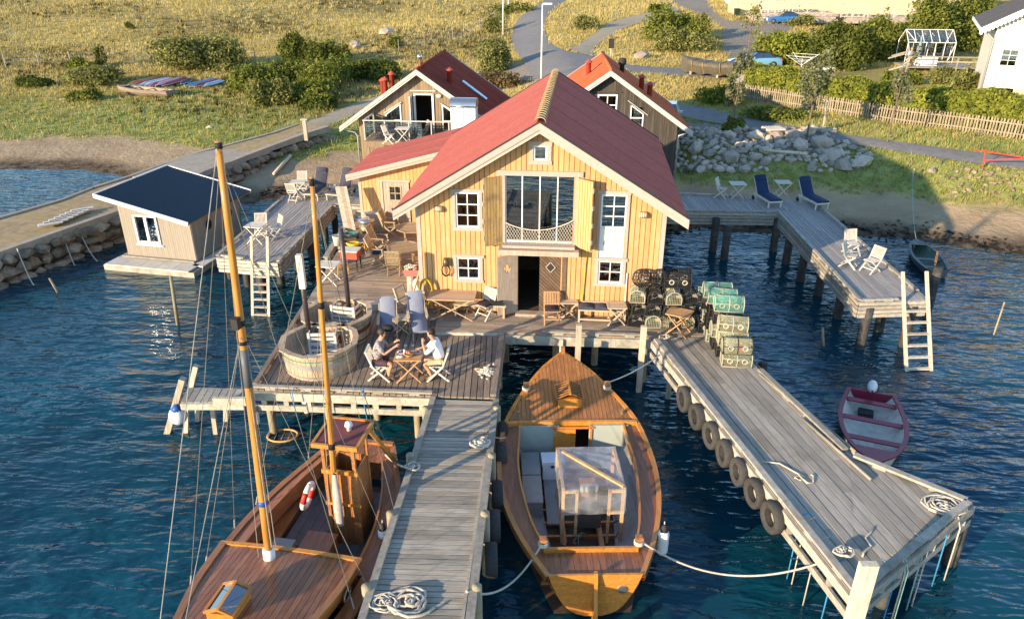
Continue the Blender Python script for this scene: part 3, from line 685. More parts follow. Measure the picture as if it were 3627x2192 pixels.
# ---------------------------------------------------------------- the yellow boathouse with its side annex
BO = Vector((-.05, 21.766, ZD))
bh = thing('boathouse', 'ochre yellow wooden boathouse with red gabled roof and lower side annex', 'boathouse', BO, -YAW)
UL, UR, UA = -2.9, 4.67, .885; EAVE, RIDGE, EO = 3.52, 6.2, 4.37; SL = (RIDGE - EAVE) / EO; LEN = 9.7
top = lambda u: RIDGE - .13 - SL * abs(u - UA)
OPS = [(-1.68, 2.86, -.95, 3.98), (-1.7, 1.13, -.97, 1.87), (.68, 5.0, 1.09, 5.44), (-.16, 2.42, 1.94, 4.53), (2.73, 2.03, 3.5, 4.03), (2.74, 1.18, 3.48, 1.92), (.24, 0.0, 1.62, 2.1)]
mw = MB(); wall_panel(mw, UL, UR, top, OPS, 0, .12, 0, UA)
wall_panel(mw, UL, UR, top, [], LEN, .12, 0, UA)
mw.box((UL + .06, LEN / 2 + .06, (top(UL)) / 2), (.12, LEN - .12, top(UL))); mw.box((UR - .06, LEN / 2 + .06, top(UR) / 2), (.12, LEN - .12, top(UR)))
mw.build('wall', m_yelback, bh)
boards(bh, UL + .1, UR - .1, top, OPS, -.002, .14, .017, .026, m_yel, .03)
for x in (UL + .04, UR - .04):
    m = MB(); m.box((x, -.02, top(x) / 2), (.13, .06, top(x))); m.build('corner_board', m_trim, bh)
m = MB(); m.box((UR + .012, 4.8, top(UR) / 2), (.02, 9.4, top(UR) - .1)); m.build('side_cladding', m_yel, bh)
m = MB(); m.box((UL - .012, 4.8, top(UL) / 2), (.02, 9.4, top(UL) - .1)); m.build('side_cladding', m_yel, bh)
roof_slope(bh, UA - EO, EAVE, UA, RIDGE, -.46, LEN + .3, 10, .07, m_roofred); roof_slope(bh, UA + EO, EAVE, UA, RIDGE, -.46, LEN + .3, 10, .07, m_roofred)
for s_ in (-1, 1):
    m = MB(); q = [(UA, -.5, RIDGE + .03), (UA + s_ * EO, -.5, EAVE + .03), (UA + s_ * EO, -.44, EAVE + .03), (UA, -.44, RIDGE + .03)]
    if s_ < 0: q = q[::-1]
    m.slab(q, .05); m.build('verge_strip', m_dark, bh)
    m = MB(); q = [(UA, LEN + .29, RIDGE + .04), (UA + s_ * EO, LEN + .29, EAVE + .04), (UA + s_ * EO, LEN + .37, EAVE + .04), (UA, LEN + .37, RIDGE + .04)]
    if s_ < 0: q = q[::-1]
    m.slab(q, .1); m.build('verge_strip', m_dark, bh)
bargeboards(bh, UA - EO - .04, UA + EO + .04, EAVE - .05, UA, RIDGE - .02, -.5, .30, .03, m_trim)
m = MB()
for s_ in (-1, 1): m.beam((UA + s_ * (EO - .3), -.25, EAVE + .02), (UA, -.25, RIDGE - .15), .4, .03)
m.build('soffit', m_trim, bh)
for i in range(30):
    v = -.42 + i * .345; m = MB(); R = Matrix.Rotation(-pi / 2, 3, 'X'); rows = []
    for k in range(2):
        rows.append([(UA + .17 * cos(a) * (1 - .1 * k), v + .36 * k, RIDGE - .05 + .15 * sin(a) * (1 - .12 * k) + (.03 if k == 0 else 0)) for a in np.linspace(0, pi, 8)])
    m.grid(rows); m.grid([[(p[0], p[1], p[2] - .02) for p in rows[0]], rows[0]]); m.build('ridge_tile', m_ridge, bh, True)
# windows
for (a, b, c, d), nc, nr in ((OPS[0], 2, 3), (OPS[1], 2, 2), (OPS[2], 1, 1), ((2.73, 2.98, 3.5, 4.03), 2, 3), (OPS[5], 2, 2)):
    window(bh, a, b, c, d, nc, nr, .0, m_white, m_glassR)
trim_frame(bh, -1.68, 2.86, -.95, 3.98, .1, -.02, .05, m_trim); trim_frame(bh, -1.7, 1.13, -.97, 1.87, .1, -.02, .05, m_trim); trim_frame(bh, .68, 5.0, 1.09, 5.44, .12, -.02, .05, m_trim, .02); trim_frame(bh, 2.74, 1.18, 3.48, 1.92, .1, -.02, .05, m_trim)
for c, d in (((3.1, -.04, 4.09), (1.0, .06, .11)), ((2.69, -.035, 3.03), (.07, .05, 2.0)), ((3.55, -.035, 3.03), (.07, .05, 2.0))):
    m = MB(); m.box(c, d); m.build('trim_board', m_trim, bh)
for i in range(5):
    m = MB(); m.box((2.80 + i * .155, -.008, 2.50), (.14, .03, .93)); m.build('white_panel_board', m_white, bh)
# loft opening
m = MB(); m.box((.89, -.05, 4.615), (2.55, .09, .15)); m.build('lintel', m_trim, bh)
for u in (-.21, 1.99):
    m = MB(); m.box((u, -.03, 3.48), (.1, .07, 2.12)); m.build('jamb', m_trim, bh)
lg = MB()
for u in (-.14, .36, .89, 1.42, 1.92): lg.box((u, .02, 3.48), (.035, .06, 2.08))
lg.box((.89, .02, 2.46), (2.1, .06, .06)); lg = lg.build('loft_window', m_white, bh)
for i in range(4):
    a, b = (-.12, .38, .91, 1.44)[i], (.34, .87, 1.40, 1.90)[i]; m = MB(); m.box(((a + b) / 2, .03, 3.5), (b - a, .006, 2.05)); m.build('pane', m_glassR, lg)
m = MB(); m.box((.89, -.17, 2.38), (2.2, .3, .08)); m.build('loading_sill', m_trim, bh)
m = MB(); m.box((.89, -.22, 2.225), (2.46, .42, .16)); m.build('sill_beam', m_grey, bh)
def shutter(u, du, dv, zt, zb_, mat, s_):
    d = Vector((du, dv, 0)); L_ = d.length; d.normalize(); ang_ = atan2(d.y, d.x)
    o = None; n = 6
    m = MB(); c = Vector((u, -.03, (zt + zb_) / 2)) + d * L_ / 2; m.box(c, (L_, .025, zt - zb_), ang_); o = m.build('shutter', m_grey, bh)
    for side in (-1, 1):
        for k in range(n):
            c = Vector((u, -.03, (zt + zb_) / 2)) + d * (L_ * (k + .5) / n) + Vector((-d.y, d.x, 0)) * side * .024; m = MB(); m.box(c, (L_ / n - .012, .022, zt - zb_), ang_); m.build('shutter_board', mat, o)
    for k in range(4):
        c = Vector((u, -.03, zb_ + (zt - zb_) * (k + .5) / 4)) + d * (L_ + .015); m = MB(); m.box(c, (.02, .07, .14), ang_); m.build('hinge', m_zinc, o)
shutter(-.24, -.54, -.27, 4.5, 2.36, m_shut, -1); shutter(2.02, .46, -.38, 4.5, 2.36, m_yel, 1)
# rope net across the loft
cat = lambda u: 2.86 + .27 * ((u - .88) / 1.02) ** 2 + .06 * (u - .88)
m = MB(); us = np.linspace(-.14, 1.92, 40); m.tube([(u, -.08, cat(u)) for u in us], .018, 5)
for k in range(44):
    for s_ in (1, -1):
        pts = []
        for t in np.linspace(0, 1, 14):
            u = -.14 + (k - 10) * .085 + s_ * t * .45 + (0 if s_ > 0 else .45); z = 2.43 + t * .75
            if -.14 <= u <= 1.92 and z <= cat(u): pts.append((u, -.075 - .03 * sin(t * 3), z))
        if len(pts) > 1: m.tube(pts, .0065, 3, False)
m.build('rope_net', m_rope, bh)
# interior
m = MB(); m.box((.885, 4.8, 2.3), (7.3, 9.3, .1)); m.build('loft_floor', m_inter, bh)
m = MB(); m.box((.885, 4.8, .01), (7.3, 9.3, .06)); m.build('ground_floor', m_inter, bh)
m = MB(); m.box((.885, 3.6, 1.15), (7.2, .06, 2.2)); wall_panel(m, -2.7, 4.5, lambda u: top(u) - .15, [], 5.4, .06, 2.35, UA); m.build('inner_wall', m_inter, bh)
# doorway: open leaf on the left, diagonal-boarded leaf on the right
for u, wd in ((.19, .1), (1.69, .14)):
    m = MB(); m.box((u, -.03, 1.05), (wd, .08, 2.1)); m.build('door_jamb', m_grey if u < 1 else m_brown, bh)
m = MB(); m.box((.93, -.12, .05), (1.5, .3, .09)); m.build('threshold', m_grey, bh)
hd = Vector((.22, -.06, 0)); dd = Vector((-.60, -.33, 0)); L_ = dd.length; dd.normalize(); an = atan2(dd.y, dd.x)
def dia(c, r, n=4): return [c + Vector((0, 0, r)), c + dd * r * .8, c - Vector((0, 0, r)), c - dd * r * .8]
lf = MB()
nrm = Vector((-dd.y, dd.x, 0)); hole = hd + dd * (L_ * .5) + Vector((0, 0, 1.62)); r_ = .17
outer = [hd + Vector((0, 0, .06)), hd + dd * L_ + Vector((0, 0, .06)), hd + dd * L_ + Vector((0, 0, 2.04)), hd + Vector((0, 0, 2.04))]
inner = [hole - Vector((0, 0, r_)), hole + dd * r_ * .8, hole + Vector((0, 0, r_)), hole - dd * r_ * .8]
for off in (-.02, .02):
    q = [p + nrm * off for p in outer] + [p + nrm * off for p in inner]
    fs = [(0, 1, 5, 4), (1, 2, 6, 5), (2, 3, 7, 6), (3, 0, 4, 7)]
    lf.add(q, fs if off < 0 else [f[::-1] for f in fs])
for ring in (outer, inner):
    q = [p - nrm * .02 for p in ring] + [p + nrm * .02 for p in ring]; lf.add(q, [(i, (i + 1) % 4, 4 + (i + 1) % 4, 4 + i) for i in range(4)])
lf = lf.build('door_leaf', m_grey, bh); lf['label'] = 'weathered plain door leaf standing open'
m = MB(); m.beam(hd + dd * (L_ - .1) + Vector((0, 0, 1.0)) - nrm * .05, hd + dd * (L_ - .1) + Vector((0, 0, 1.14)) - nrm * .05, .03, .03); m.build('handle', m_zinc, lf)
for ring_ in (inner,):
    m = MB()
    for i in range(4): m.beam(ring_[i] - nrm * .03, ring_[(i + 1) % 4] - nrm * .03, .03, .03, nrm)
    m.build('diamond_frame', m_grey, lf)
rl = MB(); rl.box((1.265, .06, 1.03), (.70, .03, 2.0)); rl = rl.build('door_leaf', m_dark, bh); rl['label'] = 'dark brown door leaf with diagonal boards and diamond window'
dc = Vector((1.265, 0, 1.62))
for k in range(21):
    z = -.55 + k * .125; pts = [(.92, z + .69), (1.61, z), (1.61, z + .108), (.92, z + .798)]
    pg = clip(clip(pts, (0, 1), 2.03), (0, -1), -.04)
    if len(pg) < 3: continue
    m = MB(); n = len(pg); q = [(x, .02, y) for x, y in pg] + [(x, .05, y) for x, y in pg]; m.add(q, [tuple(range(n)), tuple(range(2 * n - 1, n - 1, -1))] + [(i, n + i, n + (i + 1) % n, (i + 1) % n) for i in range(n)])
    m.build('diagonal_board', m_brown, rl)
m = MB(); q = [dc + Vector((0, .012, .17)), dc + Vector((-.15, .012, 0)), dc + Vector((0, .012, -.17)), dc + Vector((.15, .012, 0))]; m.add(q, [(0, 1, 2, 3)]); m.build('diamond_pane', m_dark, rl)
m = MB()
for i in range(4): m.beam(q[i] - Vector((0, .01, 0)), q[(i + 1) % 4] - Vector((0, .01, 0)), .025, .03, (0, 1, 0))
m.build('diamond_frame', m_trim, rl)
# lamps on the wall
for u in (-2.2, 3.99):
    m = MB(); m.lathe([(.02, -.12), (.085, -.1), (.085, .1), (.02, .12)], (u, -.1, 3.45), 12, True, Matrix.Rotation(pi / 2, 3, 'Y')); o = m.build('wall_lamp', m_lens, bh, True)
    m = MB()
    for k in range(4): m.tube([(u - .09 + k * .06, -.1 + .095 * cos(a), 3.45 + .095 * sin(a)) for a in np.linspace(0, 2 * pi, 12)], .009, 4)
    m.box((u, -.03, 3.45), (.2, .05, .16)); m.build('lamp_cage', m_brass, o)
m = MB(); m.lathe([(.02, .26), (.07, .25), (.1, .12), (.105, 0)], (-2.02, -.16, 1.62), 12); o = m.build('lantern', M('bronze', (.12, .1, .06), rough=.4, metal=.5, rnd=0), bh, True); o['label'] = 'bronze bell lamp with cable coil on the wall'
m = MB()
for k in range(6):
    a0 = random.uniform(-.2, .2); m.tube([(-2.02 + .13 * cos(t) + a0 * .12, -.09 - .02 * k, 1.45 + .19 * sin(t)) for t in np.linspace(0, 2 * pi, 16)], .008, 4)
m.build('cable', m_dark, o)
# annex
AV = 7.5; atop = lambda u: 2.33 + .262 * (u + 7.0)
aops = [(-6.02, 0, -5.02, 2.12), (-4.6, 1.25, -3.9, 1.9)]
m = MB(); wall_panel(m, -6.97, -2.92, atop, aops, AV, .1); m.box((-6.92, AV + 2.1, 1.15), (.1, 4.0, 2.3)); m.box((-4.95, AV + 4.15, 1.3), (4.0, .1, 2.6)); m.build('annex_wall', m_yelback, bh)
boards(bh, -6.9, -2.95, atop, [(-6.1, 0, -4.9, 2.2)] + aops[1:], AV - .002, .15, .011, .024, m_yel, .03)
m = MB(); m.box((-6.95, AV - .02, 1.15), (.11, .06, 2.3)); m.build('corner_board', m_trim, bh)
m = MB(); m.box((-6.99, AV + 2, 1.15), (.02, 3.9, 2.2)); m.build('side_cladding', m_yel, bh)
AZ = lambda u: 2.46 + .262 * (u + 7.35)
roof_slope(bh, -7.35, AZ(-7.35), -2.9, AZ(-2.9), AV - .42, AV + 4.1, 5, .06, m_roofred)
m = MB(); q = [(-7.37, AV - .46, AZ(-7.37) - .02), (-7.37, AV - .46, AZ(-7.37) - .26), (-3.0, AV - .46, AZ(-3.0) - .26), (-3.0, AV - .46, AZ(-3.0) - .02)]; m.slab(q[::1], .03); m.build('bargeboard', m_trim, bh)
m = MB(); q = [(-7.37, AV - .49, AZ(-7.37) + .01), (-7.37, AV - .49, AZ(-7.37) - .14), (-3.0, AV - .49, AZ(-3.0) - .14), (-3.0, AV - .49, AZ(-3.0) + .01)]; m.slab(q, .025); m.build('bargeboard', m_trim, bh)
trim_frame(bh, -6.0, .02, -5.0, 2.1, .1, AV - .02, .05, m_trim)
dr = MB(); dr.box((-5.5, AV + .0, 1.05), (.98, .03, 2.06)); dr = dr.build('annex_door', m_grey, bh)
for k in range(8):
    for z0, z1 in (((.03, 2.08),) if k in (0, 1, 6, 7) else ((.03, 1.28), (1.95, 2.08))):
        m = MB(); m.box((-5.93 + k * .123, AV - .03, (z0 + z1) / 2), (.115, .025, z1 - z0)); m.build('door_board', m_grey, dr)
window(bh, -5.76, 1.3, -5.22, 1.95, 2, 2, AV - .03, m_grey, m_glassR)
window(bh, -4.6, 1.25, -3.9, 1.9, 2, 2, AV - .01, m_grey, m_glassR); trim_frame(bh, -4.6, 1.25, -3.9, 1.9, .09, AV - .02, .05, m_trim)

# ---------------------------------------------------------------- weathered brown house behind
def house(name, label, O, yaw, half, eave_o, z0, zeave, zr, length, ops, wallm, backm, trimm, roofm, nsheets, bw_, ridge_mat=None, barge_h=.28):
    t = thing(name, label, 'house', (O[0], O[1], 0), -yaw); sl = (zr - zeave) / eave_o
    tp = lambda u: zr - .14 - sl * abs(u)
    m = MB(); wall_panel(m, -half, half, tp, ops, 0, .12, z0, 0.0); wall_panel(m, -half, half, tp, [], length, .12, z0, 0.0)
    for s_ in (-1, 1): m.box((s_ * (half - .06), length / 2 + .06, (tp(half) + z0) / 2), (.12, length - .12, tp(half) - z0))
    m.build('wall', backm, t)
    boards(t, -half, half, tp, ops, -.002, bw_, .01, .022, wallm, z0)
    for s_ in (-1, 1): m = MB(); m.box((s_ * (half + .012), length / 2, (tp(half) + z0) / 2), (.02, length, tp(half) - z0)); m.build('side_cladding', wallm, t)
    roof_slope(t, -eave_o, zeave, 0, zr, -.45, length + .35, nsheets, .07, roofm); roof_slope(t, eave_o, zeave, 0, zr, -.45, length + .35, nsheets, .07, roofm)
    bargeboards(t, -eave_o - .03, eave_o + .03, zeave - .03, 0, zr, -.49, barge_h, .035, trimm)
    for s_ in (-1, 1):
        m = MB(); q = [(0, length + .34, zr + .03), (s_ * eave_o, length + .34, zeave + .03), (s_ * eave_o, length + .42, zeave + .03), (0, length + .42, zr + .03)]
        m.slab(q if s_ > 0 else q[::-1], .2); m.build('verge_strip', trimm, t)
    m = MB(); m.tube([(0, -.45, zr), (0, length + .35, zr)], .09, 10); m.build('ridge_cap', ridge_mat or roofm, t, True)
    return t, tp
m_wb = wood('weathered_brown_boards', (.27, .195, .12), stretch=(9, 9, .8), scale=2, var=.25, rnd=.18, bump=.25)
m_wbb = M('weathered_backing', (.10, .07, .04), rnd=0)
m_trimg = wood('grey_green_trim', (.50, .48, .42), stretch=(3, 3, 3), var=.08, rnd=.04, bump=.05)
m_roofbr = M('dark_red_roof', (.22, .048, .03), spec=.05, rough=.95, var=.2, scale=8, bump=.3, rnd=.12, stain=(.11, .035, .03), stain_scale=.8)
m_vent = M('red_flue', (.42, .08, .05), rough=.6, var=.15, rnd=.05)
wh, wtop = house('weathered_house', 'brown weathered board house with dark red roof and glass-railed balcony', (-4.84, 40.0), YAW, 3.36, 4.28, .9, 3.98, 6.92, 7.6, [(-.32, 3.62, .75, 5.66), (-1.85, 3.75, -1.05, 5.0), (1.2, 3.75, 2.0, 5.0)], m_wb, m_wbb, m_trimg, m_roofbr, 9, .14)
for s_ in (-1, 1):
    # raked-top windows beside the balcony door
    u0, u1 = (-1.85, -1.05) if s_ < 0 else (1.2, 2.0); w_ = MB(); zl, zh = 4.55, 5.1
    a, b = (zl, zh) if s_ < 0 else (zh, zl)
    for p, q in (((u0, 3.78), (u1, 3.78)), ((u0, 3.78), (u0, a)), ((u1, 3.78), (u1, b)), ((u0, a), (u1, b)), ((u0, 4.25), (u1, 4.25))): w_.beam((p[0], -.03, p[1]), (q[0], -.03, q[1]), .06, .07, (0, 1, 0))
    o = w_.build('window', m_white, wh); m = MB(); m.add([(u0, .0, 3.78), (u1, .0, 3.78), (u1, .0, b), (u0, .0, a)], [(0, 1, 2, 3)]); m.build('pane', m_glassR, o)
    m = MB(); q = [(u0, -.01, a + .04), (u1, -.01, b + .04), (u1, -.01, 5.02), (u0, -.01, 5.02)]; m.add(q, [(0, 1, 2, 3)]); m.build('filler_board', m_wb, wh)
    m = MB(); m.beam((u0 - .08, -.06, a + .1 - (.02)), (u1 + .08, -.06, b + .1), .1, .05); m.build('drip_cap', m_trimg, wh)
m = MB(); m.box((0, 3.0, 3.5), (6.4, 5.6, .1)); wall_panel(m, -3.1, 3.1, lambda u: wtop(u) - .15, [], 3.2, .06, 3.5, 0.0); m.build('inner_floor', m_inter, wh)
dm = MB(); dm.box((-.27, -.02, 4.62), (.1, .1, 2.04)); dm.box((.70, -.02, 4.62), (.1, .1, 2.04)); dm.box((.22, -.02, 5.62), (.96, .1, .08)); dm.build('door_frame', m_white, wh)
m = MB()
for z in (3.66, 5.52): m.box((-.42, -.28, z), (.05, .5, .1))
for y in (-.06, -.5): m.box((-.42, y, 4.6), (.05, .08, 1.9))
o = m.build('door_leaf', m_white, wh); m = MB(); m.box((-.42, -.28, 4.6), (.01, .38, 1.8)); m.build('pane', m_glassR, o)
m = MB(); m.box((.2, -.05, 5.8), (1.35, .08, .05)); m.build('drip_cap', m_trimg, wh)
m = MB(); m.ell((1.05, -.08, 5.55), (.16, .08, .1)); m.build('wall_lamp', m_lens, wh, True)
# balcony
planks(wh, [(-2.55, -1.95), (1.9, -1.95), (1.9, -.03), (-2.55, -.03)], 0, .13, .014, 3.56, .05, m_wb, 'balcony_board')
m = MB(); m.box((-.3, -1.97, 3.4), (4.5, .06, .28)); m.box((-2.56, -1, 3.4), (.06, 1.9, .28)); m.build('balcony_beam', m_wb, wh)
for u in (-2.4, -.4, 1.7): m = MB(); m.box((u, -1.85, 2.2), (.12, .12, 2.5)); m.build('balcony_post', m_wb, wh)
for u, v in ((-2.52, -1.93), (-1.45, -1.93), (-.2, -1.93), (.95, -1.93), (1.85, -1.93), (-2.52, -.1), (-2.52, -1.0)): m = MB(); m.box((u, v, 4.08), (.05, .05, 1.0)); m.build('railing_post', m_trimg, wh)
m = MB(); m.box((-.33, -1.93, 4.6), (4.5, .09, .05)); m.box((-2.52, -1.0, 4.6), (.09, 1.8, .05)); m.build('handrail', m_trimg, wh)
for a, b in ((-2.48, -1.49), (-1.41, -.24), (-.16, .91), (.99, 1.8)): m = MB(); m.box(((a + b) / 2, -1.93, 4.1), (b - a, .012, .85)); m.build('glass_panel', m_glass, wh)
m = MB(); m.box((-2.52, -1.0, 4.1), (.012, 1.7, .85)); m.build('glass_panel', m_glass, wh)
# gutter, flues, rooflight
m = MB(); m.tube([(-4.3, -.3, 3.9), (-4.05, -.25, 3.72), (-3.6, -.12, 3.6), (-3.47, -.1, 3.4), (-3.47, -.1, 1.2)], .045, 8); m.build('downpipe', m_zinc, wh, True)
def flue(parent, u, v, zb_, zt, r, mat=None):
    m = MB(); m.lathe([(r, zb_), (r, zt), (r * 1.02, zt)], (u, v, 0), 12); o = m.build('flue', mat or m_vent, parent, True); m = MB(); m.lathe([(r * 1.5, zt + .02), (r * 1.5, zt + .05), (.02, zt + .2)], (u, v, 0), 12); m.build('flue_cap', mat or m_vent, o)
flue(wh, 1.35, 1.6, 5.7, 6.6, .14); flue(wh, -2.2, 1.6, 5.0, 6.05, .13); flue(wh, -2.0, 2.3, 5.2, 6.25, .14); flue(wh, -2.45, 2.0, 5.0, 5.95, .14)
m = MB(); m.lathe([(.05, 6.8), (.05, 7.3)], (.05, .3, 0), 8); m.build('vent_pipe', m_vent, wh); m = MB(); m.ell((.05, .3, 7.45), (.14, .14, .14)); m.build('chimney_cowl', m_steel, wh, True)
m = MB(); m.slab([(1.75, 3.35, 5.82), (3.15, 3.0, 4.9), (3.15, 3.4, 4.9), (1.75, 3.75, 5.82)][::1], .06); m.build('rooflight', M('pale_blue_metal', (.42, .52, .58), rough=.35, metal=.4, rnd=0), wh)
# white duct cover beside the balcony
du = MB(); du.box((2.6, -1.6, 4.4), (1.25, .9, 2.1)); du = du.build('duct_cover', m_white, wh); du['label'] = 'tall white box with rounded metal top beside the balcony'
m = MB(); m.box((2.62, -2.06, 4.4), (.02, .02, 2.1)); m.build('seam', m_zinc, du)
m = MB(); rows = [[(2.6 + s_ * .66, -1.6 - .5 * cos(a), 5.42 + .33 * sin(a)) for a in np.linspace(0, pi, 9)] for s_ in (-1, 1)]; m.grid(rows, True); m.add(rows[0], [tuple(range(9))]); m.add(rows[1], [tuple(range(8, -1, -1))]); m.box((2.6, -1.6, 5.4), (1.3, .98, .12)); m.build('duct_hood', m_steel, du, True)

# ---------------------------------------------------------------- dark grey house behind on the right
m_gb = wood('grey_boards', (.075, .064, .052), stretch=(9, 9, .8), scale=2, var=.35, rnd=.2, bump=.3)
m_gbb = M('grey_backing', (.03, .03, .03), rnd=0)
m_trimb = wood('silver_trim', (.50, .49, .46), stretch=(3, 3, 3), var=.08, rnd=.04, bump=.05)
m_roofor = M('orange_red_roof', (.52, .125, .05), spec=.05, rough=.95, var=.15, scale=7, bump=.3, rnd=.06, stain=(.40, .11, .05), stain_scale=.9)
gh, gtop = house('grey_house', 'dark grey board house with orange-red roof behind the boathouse', (5.12, 40.35), radians(3.2), 3.72, 4.45, .9, 3.78, 6.82, 7.2, [(-.5, 4.6, .4, 5.5), (1.25, 4.05, 1.8, 4.9)], m_gb, m_gbb, m_trimb, m_roofor, 8, .13)
window(gh, -.6, 4.45, .45, 5.55, 2, 2, -.02, m_white, m_glassR, .08, .08, .05)
w_ = MB()
for p, q in (((1.2, 3.9), (1.85, 3.9)), ((1.2, 3.9), (1.2, 5.0)), ((1.85, 3.9), (1.85, 4.55)), ((1.2, 5.0), (1.85, 4.55)), ((1.2, 4.35), (1.85, 4.35))): w_.beam((p[0], -.03, p[1]), (q[0], -.03, q[1]), .06, .07, (0, 1, 0))
o = w_.build('window', m_white, gh); m = MB(); m.add([(1.2, -.01, 3.9), (1.85, -.01, 3.9), (1.85, -.01, 4.55), (1.2, -.01, 5.0)], [(0, 1, 2, 3)]); m.build('pane', m_glassR, o)
m = MB(); m.beam((1.0, -.05, 5.25), (2.1, -.05, 4.5), .08, .04); m.build('drip_cap', m_trimb, gh); m = MB(); m.box((-.08, -.05, 5.68), (1.5, .08, .05)); m.build('drip_cap', m_gb, gh)
m = MB(); m.beam((2.4, -.35, 3.3), (2.95, -.35, 2.75), .04, .04); m.beam((2.4, -.35, 3.3), (2.4, -.05, 2.2), .04, .04); m.beam((2.95, -.35, 2.75), (2.95, -.35, 2.1), .04, .04); m.build('stair_rail', m_trimb, gh)
m = MB(); m.tube([(4.5, -.25, 3.72), (4.2, -.2, 3.6), (3.82, -.12, 3.45), (3.8, -.12, 3.2), (3.8, -.12, 1.0)], .045, 8); m.build('downpipe', m_zinc, gh, True)
flue(gh, -1.0, 3.2, 5.9, 6.75, .14); flue(gh, 1.9, 2.2, 5.3, 6.1, .14); flue(gh, 2.3, 1.6, 5.0, 5.8, .14)
m = MB(); m.lathe([(.13, 5.9), (.13, 6.5), (.22, 6.55), (.22, 6.85), (.1, 6.9)], (.95, 4.2, 0), 12); m.build('roof_fan', m_dark, gh, True)
m = MB(); m.beam((-2.2, 1.4, 5.42), (-1.75, 1.9, 5.75), .1, .08); m.build('roof_hatch', m_zinc, gh)

# ---------------------------------------------------------------- floating houseboat
m_hb = wood('beige_cladding', (.30, .26, .205), stretch=(8, 8, 1), scale=2, var=.1, rnd=.05, bump=.1)
m_hbb = M('beige_backing', (.22, .17, .11), rnd=0)
m_blackroof = M('black_roof', (.014, .026, .036), rough=.45, var=.2, scale=6, rnd=.05, bump=.1)
m_pont = M('pontoon_white', (.55, .52, .47), rough=.6, var=.12, scale=3, rnd=.05, stain=(.3, .28, .22), stain_scale=1.5)
hy = atan2(29.67 - 30.39, -13.47 + 16.7)
hb = thing('houseboat', 'beige floating cabin with sloping black roof on a white pontoon', 'houseboat', (-16.7, 30.39, 0), hy)
FW, FD = 3.32, 3.65; htop = lambda u: 2.92 - (u / FW) * .72
m = MB(); wall_panel(m, 0, FW, htop, [(.65, .98, 1.8, 2.28)], 0, .08, .35); wall_panel(m, 0, FW, htop, [], FD, .08, .35); m.box((.04, FD / 2, 1.6), (.08, FD - .1, 2.5)); m.build('wall', m_hbb, hb)
boards(hb, 0, FW, htop, [(.65, .98, 1.8, 2.28)], -.002, .1, .006, .016, m_hb, .36)
n = 34
sw = MB(); sw.box((FW - .04, FD / 2, 1.26), (.08, FD - .02, 1.83)); sw.build('side_wall', m_hbb, hb)
for i in range(n): m = MB(); m.box((FW + .011, (i + .5) * FD / n, 1.26), (.02, FD / n - .006, 1.83)); m.build('wall_board', m_hb, hb)
for v in (1.15, 2.75):
    R = Matrix.Rotation(pi / 2, 3, 'Y'); ring = MB(); ring.tube([(FW + .03, v + .27 * cos(a), 1.62 + .27 * sin(a)) for a in np.linspace(0, 2 * pi, 24, endpoint=False)], .045, 6, closed=True); o = ring.build('porthole', m_hb, hb, True)
    m = MB(); m.tube([(FW + .045, v + .21 * cos(a), 1.62 + .21 * sin(a)) for a in np.linspace(0, 2 * pi, 24, endpoint=False)], .03, 6, closed=True); m.build('porthole_rim', m_dark, o, True); m = MB(); m.lathe([(.2, 0), (.2, .02)], (FW + .03, v, 1.62), 20, True, R); m.build('pane', m_glassR, o)
window(hb, .66, 1.0, 1.79, 2.27, 2, 1, -.03, m_white, m_glassR, .08, .09, .12)
m = MB(); m.box((1.22, -.04, .93), (1.3, .08, .06)); m.build('sill', m_white, hb)
m = MB(); m.box((FW / 2, FD / 2, .5), (3, 3, .05)); m.box((1.6, 1.6, 1.5), (.05, 2.6, 1.9)); m.build('inner_wall', m_inter, hb)
RA = lambda u: 3.02 - (u / FW) * .74
u0, u1, v0, v1 = -.5, FW + .38, -.62, FD + .6
nr = 30
for i in range(nr):
    a = u0 + (u1 - u0) * i / nr; b = u0 + (u1 - u0) * (i + 1) / nr
    m = MB(); m.slab([(a, v0, RA(a) + .1), (b, v0, RA(b) + .06), (b, v1, RA(b) + .06), (a, v1, RA(a) + .1)], .03); m.build('roof_rib', m_blackroof, hb)
m = MB(); m.slab([(u0, v0, RA(u0) + .04), (u1, v0, RA(u1) + .04), (u1, v1, RA(u1) + .04), (u0, v1, RA(u0) + .04)], .05); m.build('roof_deck', m_hbb, hb)
for a, b in (((u0, v0), (u1, v0)), ((u0, v1), (u1, v1)), ((u0, v0), (u0, v1))):
    m = MB(); m.beam((a[0], a[1], RA(a[0]) + .04), (b[0], b[1], RA(b[0]) + .04), .06, .17); m.build('roof_fascia', m_white, hb)
m = MB(); m.box((FW / 2 - .05, FD / 2 - .1, .05), (FW + 1.0, FD + 1.7, .36)); m.build('pontoon_float', M('float_foam', (.4, .37, .3), stain=(.12, .1, .05), stain_amt=.8), hb)
for i in range(5): m = MB(); m.box((.02 + i * .8, -.64, .3), (.78, .85, .06)); m.build('pontoon_panel', m_pont, hb)
for i in range(5): m = MB(); m.box((FW + .3, .05 + i * .98, .3), (.5, .96, .06)); m.build('pontoon_panel', m_pont, hb)
m = MB(); m.box((1.55, -.12, .36), (3.5, .12, .07)); m.build('base_plank', w_fascia, hb)

